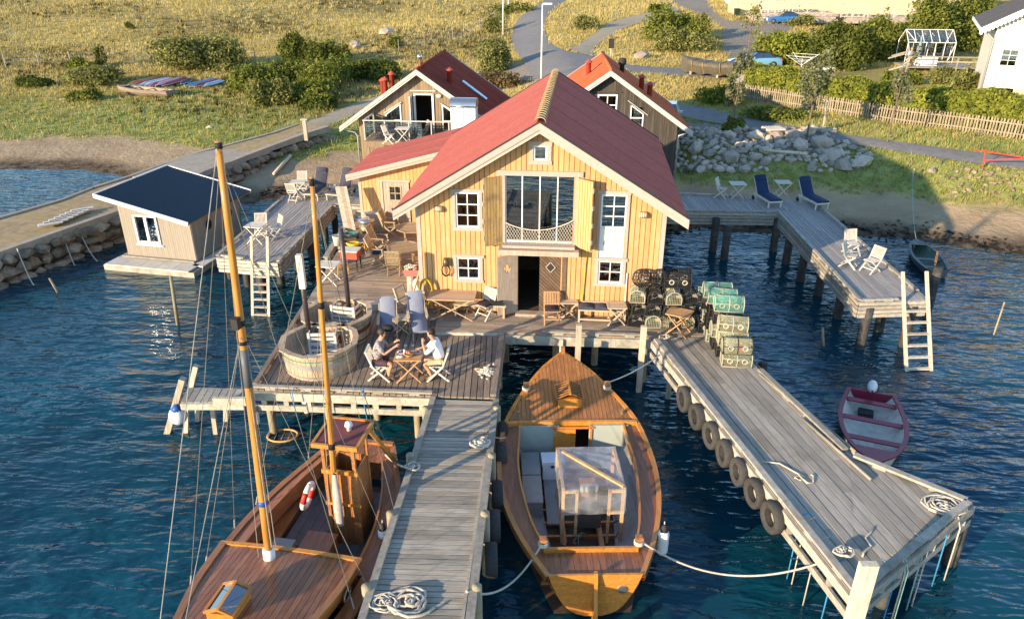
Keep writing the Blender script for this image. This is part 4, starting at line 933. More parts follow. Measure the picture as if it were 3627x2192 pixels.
# ---------------------------------------------------------------- white house, right edge
m_wh = M('cream_white_render', (.66, .60, .51), rough=.8, var=.04, rnd=.02, bump=.08)
m_plinth = M('beige_plinth', (.46, .37, .27), rough=.9, var=.1, rnd=0)
m_slate = M('dark_slate', (.085, .07, .06), rough=.8, var=.3, scale=3, stretch=(2, 9, 9), rnd=.12, bump=.3)
HO = P(3462, 372, 2.75)
wo_ = thing('white_house', 'white two-storey house with dark tiled roof at the right edge', 'house', (HO.x, HO.y, 0), -radians(27))
hw, he, hr = 8.4, 8.35, 10.75; wt = lambda u: he + (hr - he) * (1 - abs(u - hw / 2) / (hw / 2)) - .2
wops = [(.6, 5.38, 1.63, 6.5), (.67, 2.95, 1.95, 4.05), (2.9, 5.38, 3.9, 6.5)]
m = MB(); wall_panel(m, 0, hw, wt, wops, 0, .25, 1.5, hw / 2); m.box((.1, 5.2, 4.6), (.2, 9.9, 7.2)); m.box((hw - .1, 5.2, 4.6), (.2, 9.9, 7.2)); m.box((hw / 2, 10, 4.6), (hw, .2, 7.2)); m.build('wall', m_wh, wo_)
m = MB(); wall_panel(m, -.03, hw + .03, lambda u: 4.0, [(.67, 2.95, 1.95, 4.2)], -.04, .04, 1.4); m.build('plinth', m_plinth, wo_)
window(wo_, .6, 5.38, 1.63, 6.5, 2, 3, .0, m_white, m_glassR, .07); window(wo_, 2.9, 5.38, 3.9, 6.5, 2, 3, .0, m_white, m_glassR, .07); window(wo_, .67, 2.95, 1.95, 4.05, 2, 3, .0, m_white, m_glassR, .07)
m = MB(); m.box((1.12, -.05, 5.34), (1.2, .12, .06)); m.build('sill', m_white, wo_); m = MB(); m.box((hw / 2, -.015, 6.95), (hw, .03, .08)); m.build('string_course', m_wh, wo_)
m = MB(); m.box((hw / 2, 5, 4.1), (7.8, 9, .1)); m.box((hw / 2, 3, 4.5), (7.8, .1, 6)); m.build('inner_wall', m_inter, wo_)
for s_ in (-1, 1):
    ue = hw / 2 + s_ * (hw / 2 + 1.0); ze = he - .57
    for i in range(12):
        a, b = -.5 + i * .95, -.5 + (i + 1) * .95 - .02; q = [(ue, a, ze + .015 * (i % 2)), (ue, b, ze + .015 * (i % 2)), (hw / 2, b, hr + .015 * (i % 2)), (hw / 2, a, hr + .015 * (i % 2))]
        m = MB(); m.slab(q if s_ > 0 else q[::-1], .08); m.build('roof_sheet', m_slate, wo_)
bargeboards(wo_, -1.02, hw + 1.02, he - .58, hw / 2, hr + .03, -.56, .34, .05, m_white, two=False)
for i in range(26):
    t = (i + .5) / 26; u = -1.0 + t * (hw / 2 + 1.0); z = he - .58 + (hr + .03 - he + .58) * t - .36
    m = MB(); m.lathe([(.1, 0), (.1, .03)], (u, -.53, z), 10, True, Matrix.Rotation(pi / 2, 3, 'X')); m.build('scallop', m_white, wo_)
m = MB(); m.beam((-1.02, -.5, he - .62), (-1.02, 10.8, he - .62), .08, .2); m.build('eave_board', m_white, wo_)
m = MB(); m.tube([(-1.05, -.3, he - .65), (-.6, -.2, he - .8), (-.06, -.1, he - 1.3), (-.06, -.1, 2.6)], .06, 8); m.build('downpipe', m_zinc, wo_, True)

# ---------------------------------------------------------------- cream house with white terrace, top right
cy = PT(2700, 78)
ch = thing('cream_house', 'cream house with white railed terrace at the top of the picture', 'house', (cy.x, cy.y, cy.z), -radians(4))
m_cream = M('cream_boards', (.56, .45, .29), rough=.7, var=.05, rnd=.03)
m_stone = M('terrace_stone', (.33, .28, .23), rough=.9, var=.3, scale=2, rnd=.15, bump=.4)
m = MB(); m.box((13, 9, 4), (30, 8, 9)); m.build('wall', m_cream, ch)
for k in range(9): m = MB(); m.box((13, 4.96, .6 + k * .85), (30.05, .05, .8)); m.build('wall_board', m_cream, ch)
for k in range(4): m = MB(); m.box((3 + k * 6.6, 4.9, 4.2), (1.2, .1, 1.6)); o = m.build('window', m_white, ch); m = MB(); m.box((3 + k * 6.6, 4.84, 4.2), (1.0, .02, 1.4)); m.build('pane', m_glassR, o)
m = MB(); m.box((4, 2.4, .5), (10.4, 4.6, 1.1)); m.build('terrace', m_stone, ch)
m = MB(); m.box((15, 1.9, .25), (9, 5.2, .7)); m.build('terrace', m_stone, ch)
for z in (-.05, .22, .5, .78): 
    for k in range(14): m = MB(); m.box((-1.0 + k * .75 + (.3 if z in (.22, .78) else 0), .07, z), (.7, .12, .25)); m.build('terrace_block', m_stone, ch)
m_rail = M('shaded_white', (.50, .44, .36), rough=.7)  # white railing toned down, its shade put into the colour
def x_railing(u0, u1, v, z, n, h, lattice=False):
    m = MB()
    for i in range(n + 1): m = MB(); m.box((u0 + (u1 - u0) * i / n, v, z + h / 2 + .05), (.13, .13, h + .1)); m.build('railing_post', m_rail, ch)
    m = MB(); m.box(((u0 + u1) / 2, v, z + h), (u1 - u0, .1, .08)); m.box(((u0 + u1) / 2, v, z + .12), (u1 - u0, .08, .07)); m.build('handrail', m_rail, ch)
    for i in range(n):
        a, b = u0 + (u1 - u0) * i / n + .07, u0 + (u1 - u0) * (i + 1) / n - .07; m = MB(); k = 2 if lattice else 1
        for j in range(k):
            p, q = a + (b - a) * j / k, a + (b - a) * (j + 1) / k; m.beam((p, v, z + .15), (q, v, z + h - .04), .05, .05); m.beam((p, v + .03, z + h - .04), (q, v + .03, z + .15), .05, .05)
        m.build('cross_brace', m_rail, ch)
x_railing(-1.1, 3.2, .15, 1.05, 5, 1.7, True); x_railing(3.6, 9.2, .1, .95, 3, 1.3); x_railing(9.6, 12.5, -.2, .55, 2, 1.7, True); x_railing(12.8, 19.2, -.6, .55, 4, 1.25)
m = MB(); m.box((5.0, 2.2, 1.8), (1.6, .9, .08)); m.box((5, 2.2, 1.4), (.1, .1, .8)); m.build('terrace_table', m_white, ch)
for k in range(7):
    m = MB(); m.box((21.5 + k * .5, .8, .2 + k * .42), (4.5, 1.0, .14)); m.build('stair_tread', m_stone, ch)
# ================================================================== boats
m_var = M('varnished_pine', (.52, .205, .036), rough=.3, var=.25, scale=2.5, stretch=(5, 1, 5), rnd=.12, coat=.6, bump=.08)
m_vard = M('dark_varnish', (.27, .10, .038), rough=.35, var=.35, scale=2.5, stretch=(8, .7, 8), rnd=.18, coat=.4, bump=.15, stain=(.34, .22, .14), stain_scale=1.6, stain_amt=.35)
m_varm = M('brown_varnish', (.36, .15, .05), rough=.35, var=.3, scale=2.5, stretch=(6, 1, 6), rnd=.15, coat=.4, bump=.1)
m_mast = M('oiled_spar', (.52, .215, .042), rough=.45, var=.22, scale=2, stretch=(8, 8, .8), rnd=.08, bump=.1, coat=.2)
m_pgreen = M('pale_green_paint', (.36, .40, .35), rough=.5, var=.06, rnd=.03)
m_pgrey = M('primer_grey', (.29, .27, .25), rough=.7, var=.12, rnd=.1)
m_soleb = M('dull_grey_boards', (.16, .15, .145), rough=.8, var=.2, rnd=.15)
m_black = M('black_rubber', (.02, .02, .02), rough=.7, var=.3, rnd=.2)
m_whitep = M('white_plastic', (.74, .74, .72), rough=.4, var=.06, rnd=.03)
m_bluep = M('blue_plastic', (.03, .09, .30), rough=.4, rnd=0)
m_fend = m_whitep
def interp(tab):
    xs, vs = zip(*tab); return lambda s: float(np.interp(s, xs, vs))
def smooth_tab(tab, n=26):
    """Catmull-Rom through the table, so that the outline is fair"""
    xs = np.array([t[0] for t in tab], float); vs = np.array([t[1] for t in tab], float); m_ = np.gradient(vs, xs)
    def f(s):
        s = min(max(s, xs[0]), xs[-1]); i = min(int(np.searchsorted(xs, s, 'right')) - 1, len(xs) - 2); i = max(i, 0); h = xs[i + 1] - xs[i]; t = (s - xs[i]) / h
        return float((2 * t ** 3 - 3 * t * t + 1) * vs[i] + (t ** 3 - 2 * t * t + t) * h * m_[i] + (-2 * t ** 3 + 3 * t * t) * vs[i + 1] + (t ** 3 - t * t) * h * m_[i + 1])
    return f
def hull(parent, B, S, K, L0, L1, strakes, mat, n=30, off=0.0, q=1.5, p=.5, name='hull_plank', t0=0.0, inner=False):
    ys = np.linspace(L0, L1, n); ts = np.linspace(t0, 1, strakes + 1)
    def pt(y, t, s_): return (s_ * (B(y) * t ** p - off), y, K(y) + (S(y) - K(y)) * t ** q)
    for k in range(strakes):
        for s_ in (-1, 1):
            m = MB(); rows = []
            for t in (ts[k], (ts[k] + ts[k + 1]) / 2, ts[k + 1]):
                lap = .008 * (0 if inner else 1) * (1 if t == ts[k] else 0); rows.append([(x + s_ * lap, y, z) for x, y, z in (pt(yy, t, s_) for yy in ys)])
            m.grid(rows, flip=(s_ < 0) != inner); m.build(name, mat, parent, True)
def ribbon(name, mat, parent, f0, f1, L0, L1, t, n=26, smooth=True, both=True):
    """a plank that follows the boat: f0, f1 give (x, z) of its two edges at y; mirrored on both sides"""
    for s_ in ((-1, 1) if both else (1,)):
        m = MB(); rows = [[], [], [], []]
        for y in np.linspace(L0, L1, n):
            (xa, za), (xb, zb_) = f0(y), f1(y)
            rows[0].append((s_ * xa, y, za)); rows[1].append((s_ * xb, y, zb_)); rows[2].append((s_ * xb, y, zb_ - t)); rows[3].append((s_ * xa, y, za - t))
        m.grid(rows + [rows[0]], flip=(s_ > 0)); m.build(name, mat, parent)
def deck_planks(parent, B, Z, L0, L1, wd, mat, inset=.05, camber=.06, name='deck_plank', n=16):
    bm_ = max(B(y) for y in np.linspace(L0, L1, 20)) - inset; k = int(bm_ / wd) + 1
    for i in range(-k, k):
        a, b = i * wd + .004, (i + 1) * wd - .004; ys = [y for y in np.linspace(L0, L1, n * 2) if B(y) - inset > min(abs(a), abs(b)) + .005]
        if len(ys) < 2: continue
        m = MB(); r1, r2 = [], []
        for y in ys:
            lim = B(y) - inset; xa, xb = max(-lim, min(lim, a)), max(-lim, min(lim, b)); zc = lambda x: Z(y) + camber * (1 - (x / max(bm_, .1)) ** 2)
            r1.append((xa, y, zc(xa))); r2.append((xb, y, zc(xb)))
        m.grid([r1, r2], True); m.build(name, mat, parent, True)
def rope(name, label, pts, r, mat, group=None, n=6, cat='rope'):
    m = MB(); m.tube(pts, r, n); o = m.build(name, mat, None, True); return tag(o, label, cat, group)
def sag(a, b, s_, n=14):
    a, b = Vector(a), Vector(b); return [a.lerp(b, t) - Vector((0, 0, s_ * 4 * t * (1 - t))) for t in np.linspace(0, 1, n)]

# ---------------------------------------------------------------- varnished motor boat in the middle
mb_o = Vector((1.64, 10.98, 0))
b1 = thing('motor_boat', 'varnished open wooden motor boat with engine under plastic, moored by the centre pier', 'boat', mb_o, .022)
B1 = smooth_tab([(0, .93), (.7, 1.24), (1.5, 1.53), (2.5, 1.78), (3.5, 1.89), (4.3, 1.86), (5.1, 1.72), (6, 1.38), (6.8, .98), (7.5, .53), (8.05, .03)])
S1 = smooth_tab([(0, 1.12), (1.5, 1.0), (3, .98), (4.5, 1.12), (5.1, 1.25), (6.5, 1.45), (8.05, 1.72)])
K1 = smooth_tab([(0, .06), (2, -.3), (5, -.35), (7.4, -.2), (8.05, .4)])
hull(b1, B1, S1, K1, 0, 8.05, 7, m_var, 34, q=1.25, p=.42)
ribbon('rail', m_var, b1, lambda y: (B1(y) + .035, S1(y) + .03), lambda y: (max(B1(y) - .075, 0), S1(y) + .03), 0, 8.05, .07)
ribbon('rubbing_strake', m_vard, b1, lambda y: (B1(y) + .05, S1(y) - .06), lambda y: (B1(y) - .02, S1(y) - .06), 0, 8.0, .06)
Bc = smooth_tab([(.78, .92), (1.5, 1.14), (2.5, 1.32), (3.6, 1.42), (5.02, 1.34)])                 # cockpit opening
ribbon('side_deck', m_vard, b1, lambda y: (B1(y) - .07, S1(y) - .03), lambda y: (Bc(y) - .02, S1(y) + .0), .74, 5.08, .04)
ribbon('coaming', m_var, b1, lambda y: (Bc(y) + .01, S1(y) + .07), lambda y: (Bc(y) - .035, S1(y) + .07), .78, 5.03, .2)
deck_planks(b1, B1, lambda y: S1(y) - .02, 0.02, .78, .13, m_vard, .07, .02)
deck_planks(b1, B1, lambda y: S1(y) - .02, 5.08, 7.95, .105, m_varm, .07, .09)
m = MB(); rows = [[(x, 5.05, S1(5.05) + .12 - .035 * (x / 1.6) ** 2 + dz) for x in np.linspace(-1.68, 1.68, 13)] for dz in (-.14, 0)]; m.grid(rows); m.grid([rows[1], [(p[0], 5.14, p[2]) for p in rows[1]]]); m.build('deck_beam', m_var, b1)
m = MB(); m.box((0, .76, S1(.8) + .03), (1.95, .06, .16)); m.build('aft_coaming', m_var, b1)
# transom with rudder and exhaust
for k in range(5):
    m = MB(); t0, t1 = k / 5 + (.004 if k else 0), (k + 1) / 5; f = lambda t: (.93 * t ** .42, K1(0) + (S1(0) + .04 - K1(0)) * t ** 1.25)
    (xa, za), (xb, zb_) = f(max(t0, .02)), f(t1); m.add([(-xa, -.0, za), (xa, 0, za), (xb, 0, zb_), (-xb, 0, zb_), (-xa, .05, za), (xa, .05, za), (xb, .05, zb_), (-xb, .05, zb_)], [(0, 1, 2, 3), (7, 6, 5, 4), (3, 2, 6, 7), (1, 5, 6, 2), (4, 0, 3, 7), (4, 5, 1, 0)]); m.build('transom_plank', m_var, b1)
m = MB(); m.add([(-.035, -.06, 1.25), (.035, -.06, 1.25), (.035, .02, 1.25), (-.035, .02, 1.25), (-.035, -.14, .9), (.035, -.14, .9), (.035, -.02, .9), (-.035, -.02, .9), (-.035, -.34, .3), (.035, -.34, .3), (.035, -.02, .3), (-.035, -.02, .3), (-.035, -.5, -.4), (.035, -.5, -.4), (.035, -.02, -.4), (-.035, -.02, -.4)],
                 [(3, 2, 1, 0)] + [f for k in (0, 4, 8) for f in ((k, k + 1, k + 5, k + 4), (k + 1, k + 2, k + 6, k + 5), (k + 2, k + 3, k + 7, k + 6), (k + 3, k, k + 4, k + 7))]); m.build('rudder', m_var, b1)
m = MB(); m.lathe([(.1, 0), (.1, .02), (.06, .025)], (.55, -.0, .78), 14, True, Matrix.Rotation(pi / 2, 3, 'X')); m.build('exhaust', m_steel, b1)
# hatch on the foredeck
z0 = S1(5.8) + .06
hm = MB(); hm.box((0, 5.95, z0 + .1), (.62, .66, .3)); hm = hm.build('skylight', m_var, b1)
for s_ in (-1, 1):
    m = MB(); q = [(0, 5.6, z0 + .40), (s_ * .34, 5.6, z0 + .25), (s_ * .34, 6.3, z0 + .25), (0, 6.3, z0 + .40)]; m.slab(q if s_ > 0 else q[::-1], .02); m.build('pane', glass('dark_pane', (.2, .22, .25), .3), hm)
    m = MB()
    for k in range(7): v = 5.62 + k * .11; m.beam((0, v, z0 + .42), (s_ * .35, v, z0 + .265), .02, .025)
    m.beam((s_ * .35, 5.58, z0 + .265), (s_ * .35, 6.32, z0 + .265), .04, .04); m.build('hatch_grid', m_varm, hm)
m = MB(); m.beam((0, 5.57, z0 + .42), (0, 6.33, z0 + .42), .05, .04); m.build('hatch_ridge', m_var, hm)
for x, y in ((-1.12, 6.35), (1.08, 6.35), (-.98, .85), (1.0, .85)):
    z = S1(y); m = MB(); m.box((x, y, z + .13), (.11, .11, .36)); m.box((x, y, z + .27), (.15, .15, .06)); o = m.build('bollard', m_varm, b1)
    m = MB()
    for k in range(3): m.tube([(x + .09 * cos(a), y + .09 * sin(a), z + .12 + .03 * k) for a in np.linspace(0, 2 * pi, 12)], .02, 5)
    m.build('rope_turns', m_rope, o, True)
m = MB(); m.box((0, 7.93, 1.82), (.1, .12, .3)); m.build('stem_post', m_varm, b1)
for s_ in (-1, 1): m = MB(); m.box((s_ * 1.35, 5.45, S1(5.4) + .06), (.05, .1, .12)); m.build('fairlead', m_brass, b1)
# cockpit
for x, w0 in ((-.85, 1.05), (.95, 1.0)): m = MB(); m.box((x, 5.0, .72), (w0, .04, 1.1)); m.build('bulkhead', m_pgreen, b1)
m = MB(); m.box((-.18, 4.96, .68), (.56, .03, 1.0)); m.build('sliding_door', m_var, b1)
m = MB(); m.box((.5, 4.97, .72), (.05, .05, 1.1)); m.box((.02, 4.97, 1.22), (1.1, .05, .05)); m.build('door_frame', m_var, b1)
Bi = lambda y: B1(y) - .1
hull(b1, Bi, lambda y: S1(y) - .05, lambda y: .03, .1, 5.0, 4, m_pgrey, 16, q=1.3, p=.4, name='lining_plank', inner=True, t0=.15)
m = MB(); rows = [[(s_ * B1(y) * .8, y, .04) for y in np.linspace(.1, 7.5, 12)] for s_ in (-1, 1)]; m.grid(rows, True); m.build('bilge', m_inter, b1)
for k in range(9): m = MB(); m.box((0, .9 + k * .45, .08), (2.0, .07, .1)); m.build('floor_timber', m_varm, b1)
for s_ in (-1, 1): m = MB(); m.box((s_ * .42, 2.4, .1), (.12, 3.0, .16)); m.build('engine_bearer', m_varm, b1)
for x, y, wx, wy, z in ((-1.08, 3.3, .46, 1.0, .62), (-1.08, 4.3, .46, .9, .62), (-.62, 3.4, .28, 1.7, .2), (.98, 3.4, .2, 2.0, .2), (1.2, 3.2, .18, 2.2, .24), (1.15, 1.5, .3, .9, .22), (1.42, 3.0, .2, 2.0, .45)):
    m = MB(); m.box((x, y, z), (wx, wy, .04)); m.build('floor_board', m_pgrey, b1)
m = MB(); m.box((-1.08, 3.75, .3), (.44, 1.8, .5)); m.build('locker', m_pgrey, b1)
# cool box in the cockpit
cb = thing('cool_box', 'white cool box standing in the varnished motor boat', 'cool box', mb_o + Vector((-.62, 4.35, .2)), .05); m = MB(); m.box((0, 0, .24), (.52, .4, .44)); m.build('body', m_whitep, cb); m = MB(); m.box((0, 0, .51), (.56, .44, .09)); m.build('lid', m_whitep, cb); m = MB(); m.box((0, -.22, .43), (.12, .03, .06)); m.build('latch', m_dark, cb)
# plastic-wrapped engine frame
m_film = bpy.data.materials.new('clear_plastic_film'); m_film.use_nodes = True
def film():
    nt = m_film.node_tree; L = nt.links.new; nt.nodes.clear(); o = N(nt, 'ShaderNodeOutputMaterial'); d = N(nt, 'ShaderNodeBsdfDiffuse'); d.inputs['Color'].default_value = (.66, .70, .74, 1); g = N(nt, 'ShaderNodeBsdfGlossy', Roughness=.12); t = N(nt, 'ShaderNodeBsdfTransparent'); t.inputs['Color'].default_value = (.95, .97, 1, 1)
    a = N(nt, 'ShaderNodeMixShader'); b = N(nt, 'ShaderNodeMixShader'); nz = N(nt, 'ShaderNodeTexNoise', Scale=3.0, Detail=4); tc = N(nt, 'ShaderNodeTexCoord'); L(tc.outputs['Object'], nz.inputs['Vector']); r = N(nt, 'ShaderNodeMapRange'); r.inputs['From Min'].default_value = .35; r.inputs['From Max'].default_value = .7; r.inputs['To Min'].default_value = .1; r.inputs['To Max'].default_value = .3; L(nz.outputs['Fac'], r.inputs[0])
    L(r.outputs[0], a.inputs[0]); L(t.outputs[0], a.inputs[1]); L(d.outputs[0], a.inputs[2]); b.inputs[0].default_value = .14; L(a.outputs[0], b.inputs[1]); L(g.outputs[0], b.inputs[2]); L(b.outputs[0], o.inputs[0])
    bp = N(nt, 'ShaderNodeBump', Strength=.35, Distance=.05); n2 = N(nt, 'ShaderNodeTexNoise', Scale=4.0, Detail=5, Distortion=1.5); L(tc.outputs['Object'], n2.inputs['Vector']); L(n2.outputs['Fac'], bp.inputs['Height']); L(bp.outputs[0], g.inputs['Normal']); L(bp.outputs[0], d.inputs['Normal'])
film()
m_lath = wood('new_lath', (.58, .34, .16), stretch=(5, 5, 5), rnd=.1)
ef = thing('engine_frame', 'timber frame wrapped in clear plastic over the boat engine', 'engine cover', mb_o + Vector((.12, 2.75, 0)), .03)
fx, fy, zt = .66, .72, 1.62
for s_ in (-1, 1):
    for q_ in (-1, 1): m = MB(); m.box((s_ * fx, q_ * fy, (zt + .05) / 2), (.07, .07, zt - .05)); m.build('post', m_lath, ef)
    m = MB(); m.box((s_ * (fx - .3), -fy, .85), (.06, .06, 1.5)); m.build('post', m_lath, ef)
    m = MB(); m.box((s_ * (fx - .15), -fy - .01, .98), (.34, .04, .07)); m.build('cross_bar', m_lath, ef); m = MB(); m.box((s_ * (fx - .15), -fy - .01, zt - .05), (.34, .04, .07)); m.build('cross_bar', m_lath, ef)
    m = MB(); m.box((s_ * fx, 0, zt), (.06, 1.4, .06)); m.build('cross_bar', m_lath, ef)
m = MB(); m.beam((-fx + .1, fy - .1, zt + .04), (fx, -fy, zt + .06), .07, .05); m.build('cross_bar', m_lath, ef)
m = MB(); G = 14
def crump(p): return Vector(p) + Vector((random.uniform(-1, 1), random.uniform(-1, 1), random.uniform(-1, .4))) * .006
tp = [[crump((-fx - .04 + (2 * fx + .08) * i / G, -fy - .04 + (2 * fy + .08) * j / G, zt + .06 - .05 * sin(pi * i / G) * sin(pi * j / G))) for i in range(G + 1)] for j in range(G + 1)]
m.grid(tp)
for edge, o_ in (([r[0] for r in tp], (-.03, 0)), ([r[-1] for r in tp], (.03, 0)), (tp[0], (0, -.05)), (tp[-1], (0, .03))):
    rows = [edge]
    for k in range(1, 7): rows.append([crump((p.x + o_[0] * k * .2 * random.uniform(.3, 1.2), p.y + o_[1] * k * .2, p.z - .11 * k)) for p in edge])
    m.grid(rows)
m.build('plastic_film', m_film, ef, True)
m = MB(); m.box((0, 0, .55), (.5, .9, .5)); m.build('engine_block', M('engine_paint', (.12, .10, .08), rough=.5), ef); m = MB(); m.box((0, .1, .95), (.36, .5, .3)); m.build('engine_head', M('copper_tone', (.35, .16, .08), rough=.4), ef)
for k in range(4): m = MB(); m.lathe([(.06, 0), (.06, .16)], (-.15 + .1 * k, -.1, 1.08), 8); m.build('injector', m_pgreen, ef)
for k in range(6):
    m = MB(); x = random.uniform(-.6, .6); y = random.uniform(-1.6, -.5); m.tube([(x + .15 * sin(t * 3 + k), y + .5 * t, .2 + .25 * sin(t * pi)) for t in np.linspace(0, 1, 9)], .016, 5); m.build('hose', m_dark if k % 2 else M('teal_hose', (.03, .2, .2)), ef, True)

# ---------------------------------------------------------------- two-masted wooden boat, lower left
ST = Vector((-3.68, 15.5, 0)); hd_ = Vector((-.165, -.986, 0)).normalized()
rz2 = atan2(-hd_.x, hd_.y)
b2 = thing('sailing_boat', 'two-masted varnished wooden boat with small wheelhouse, lower left', 'boat', ST, rz2)
def l2(p):
    """world point -> this boat's own frame"""
    d = Vector((p[0] - ST.x, p[1] - ST.y, 0)); return Vector((d.x * cos(rz2) + d.y * sin(rz2), -d.x * sin(rz2) + d.y * cos(rz2), p[2]))
B2 = smooth_tab([(0, .72), (.7, 1.02), (1.9, 1.46), (3.1, 1.68), (4.4, 1.68), (5.6, 1.56), (6.7, 1.24), (7.6, .82), (8.4, .4), (8.95, .03)])
S2 = smooth_tab([(0, 1.12), (1.5, .98), (3, .95), (4.2, 1.02), (6, 1.2), (8.95, 1.6)])
K2 = smooth_tab([(0, -.1), (2, -.4), (6, -.45), (8.3, -.25), (8.95, .3)])
hull(b2, B2, S2, K2, 0, 8.95, 6, m_var, 30, q=1.25, p=.42)
Sr = lambda y: S2(y) + .45                                                          # raised topsides of the foredeck
hull(b2, lambda y: max(B2(y) - .24, 0), Sr, lambda y: S2(y) - .02, 4.25, 8.95, 3, m_var, 20, q=1.0, p=.04, name='topside_plank', t0=.02)
ribbon('rail', m_varm, b2, lambda y: (B2(y) + .05, S2(y) + .04), lambda y: (B2(y) - .09, S2(y) + .04), 0, 8.9, .08)
ribbon('deck_edge', m_varm, b2, lambda y: (max(B2(y) - .2, 0), Sr(y) + .04), lambda y: (max(B2(y) - .34, 0), Sr(y) + .045), 4.25, 8.9, .06)
ribbon('side_deck', m_varm, b2, lambda y: (B2(y) - .08, S2(y)), lambda y: (max(B2(y) - .26, 0), S2(y) + .01), 4.25, 8.9, .04)
deck_planks(b2, lambda y: B2(y) - .27, lambda y: Sr(y) - .0, 4.3, 8.8, .115, m_vard, .04, .06)
m = MB(); rows = [[(x, 4.24, Sr(4.24) + .09 - .05 * (x / 1.5) ** 2 + dz) for x in np.linspace(-1.47, 1.47, 13)] for dz in (-.12, 0)]; m.grid(rows[::-1]); m.grid([rows[1], [(p[0], 4.33, p[2]) for p in rows[1]]]); m.grid([[(p[0], 4.33, p[2]) for p in rows[0]], [(p[0], 4.33, p[2]) for p in rows[1]]]); m.build('deck_beam', m_mast, b2)
Bd = smooth_tab([(.7, .68), (1.6, .98), (2.8, 1.22), (4.2, 1.28)])
ribbon('side_deck', m_vard, b2, lambda y: (B2(y) - .08, S2(y) + .0), lambda y: (Bd(y) - .02, S2(y) + .04), .66, 4.25, .04)
ribbon('coaming', m_varm, b2, lambda y: (Bd(y) + .015, S2(y) + .13), lambda y: (Bd(y) - .03, S2(y) + .13), .7, 4.25, .4)
deck_planks(b2, B2, lambda y: S2(y), .02, .72, .12, m_vard, .08, .02)
for k in range(4):
    z0, z1 = -.1 + k * .31, -.1 + (k + 1) * .31 - .006; f = lambda z: .72 * max(.02, ((z + .1) / 1.22)) ** .33; m = MB(); m.add([(-f(z0), 0, z0), (f(z0), 0, z0), (f(z1), 0, z1), (-f(z1), 0, z1), (-f(z0), .05, z0), (f(z0), .05, z0), (f(z1), .05, z1), (-f(z1), .05, z1)], [(3, 2, 1, 0), (4, 5, 6, 7), (2, 3, 7, 6), (1, 2, 6, 5), (3, 0, 4, 7), (0, 1, 5, 4)]); m.build('transom_plank', m_varm, b2)
m = MB(); m.box((0, .06, 1.16), (1.5, .12, .07)); m.build('taffrail', m_varm, b2)
m = MB(); rows = [[(s_ * Bd(y) * 1.1, y, .22) for y in np.linspace(.6, 4.3, 8)] for s_ in (-1, 1)]; m.grid(rows, True); m.build('sole', m_inter, b2)
for k in range(9): m = MB(); m.box((-.88 + k * .22, 2.5, .26), (.21, 3.3, .03)); m.build('sole_board', m_soleb, b2)
m = MB(); m.box((0, 4.24, .7), (2.7, .05, 1.2)); m.build('bulkhead', m_varm, b2)
hull(b2, lambda y: B2(y) - .1, lambda y: S2(y) - .05, lambda y: -.2, .1, 4.2, 3, m_inter, 14, q=1.2, p=.35, name='lining_plank', inner=True, t0=.15)
m = MB(); m.box((-.1, 3.5, .55), (.62, .95, .55)); m.build('engine_box', m_varm, b2); m = MB(); m.box((-.1, 3.5, .84), (.68, 1.0, .04)); m.build('engine_box_lid', m_vard, b2)
m = MB(); m.box((-.12, 3.95, .90), (.5, .3, .05)); m.build('chart_tray', m_whitep, b2)
m = MB(); m.box((.62, 3.55, .5), (.5, .5, .5)); m.build('side_locker', m_varm, b2)
cu = MB(); cu.box((.62, 3.55, .82), (.46, .44, .1)); cu.build('seat_cushion', m_pgrey, b2)
for s_ in (-1, 1): m = MB(); m.box((s_ * 1.15, 2.6, .45), (.3, 2.6, .05)); m.build('bench', m_varm, b2)
# portholes in the raised topsides
for y in (5.0, 6.1):
    for s_ in (-1, 1):
        x = s_ * (B2(y) - .21); m = MB(); m.tube([(x + s_ * .015, y + .15 * cos(a), S2(y) + .24 + .11 * sin(a)) for a in np.linspace(0, 2 * pi, 18, endpoint=False)], .022, 5, closed=True); o = m.build('porthole', m_brass, b2, True); m = MB(); m.add([(x + s_ * .008, y + .15 * cos(a), S2(y) + .24 + .11 * sin(a)) for a in np.linspace(0, 2 * pi, 18, endpoint=False)], [tuple(range(18))]); m.build('pane', m_dark, o)
# hatch on the foredeck
p = l2(P(812, 2145, 1.75)); z0 = Sr(p.y) + .04
hm = MB(); hm.box((p.x, p.y, z0 + .08), (.5, .62, .22)); hm = hm.build('hatch', m_var, b2)
for s_ in (-1, 1): m = MB(); q = [(p.x, p.y - .3, z0 + .31), (p.x + s_ * .26, p.y - .3, z0 + .2), (p.x + s_ * .26, p.y + .3, z0 + .2), (p.x, p.y + .3, z0 + .31)]; m.slab(q if s_ > 0 else q[::-1], .015); m.build('pane', glass('dark_pane', (.2, .22, .25), .3), hm); m = MB(); m.beam((p.x + s_ * .26, p.y - .33, z0 + .21), (p.x + s_ * .26, p.y + .33, z0 + .21), .05, .05); m.beam((p.x, p.y - .32 , z0 + .32), (p.x + s_ * .27, p.y - .32, z0 + .21), .05, .04); m.beam((p.x, p.y + .32, z0 + .32), (p.x + s_ * .27, p.y + .32, z0 + .21), .05, .04); m.build('hatch_frame', m_var, hm)
m = MB(); m.beam((p.x, p.y - .33, z0 + .33), (p.x, p.y + .33, z0 + .33), .05, .03); m.build('hatch_ridge', m_var, hm)
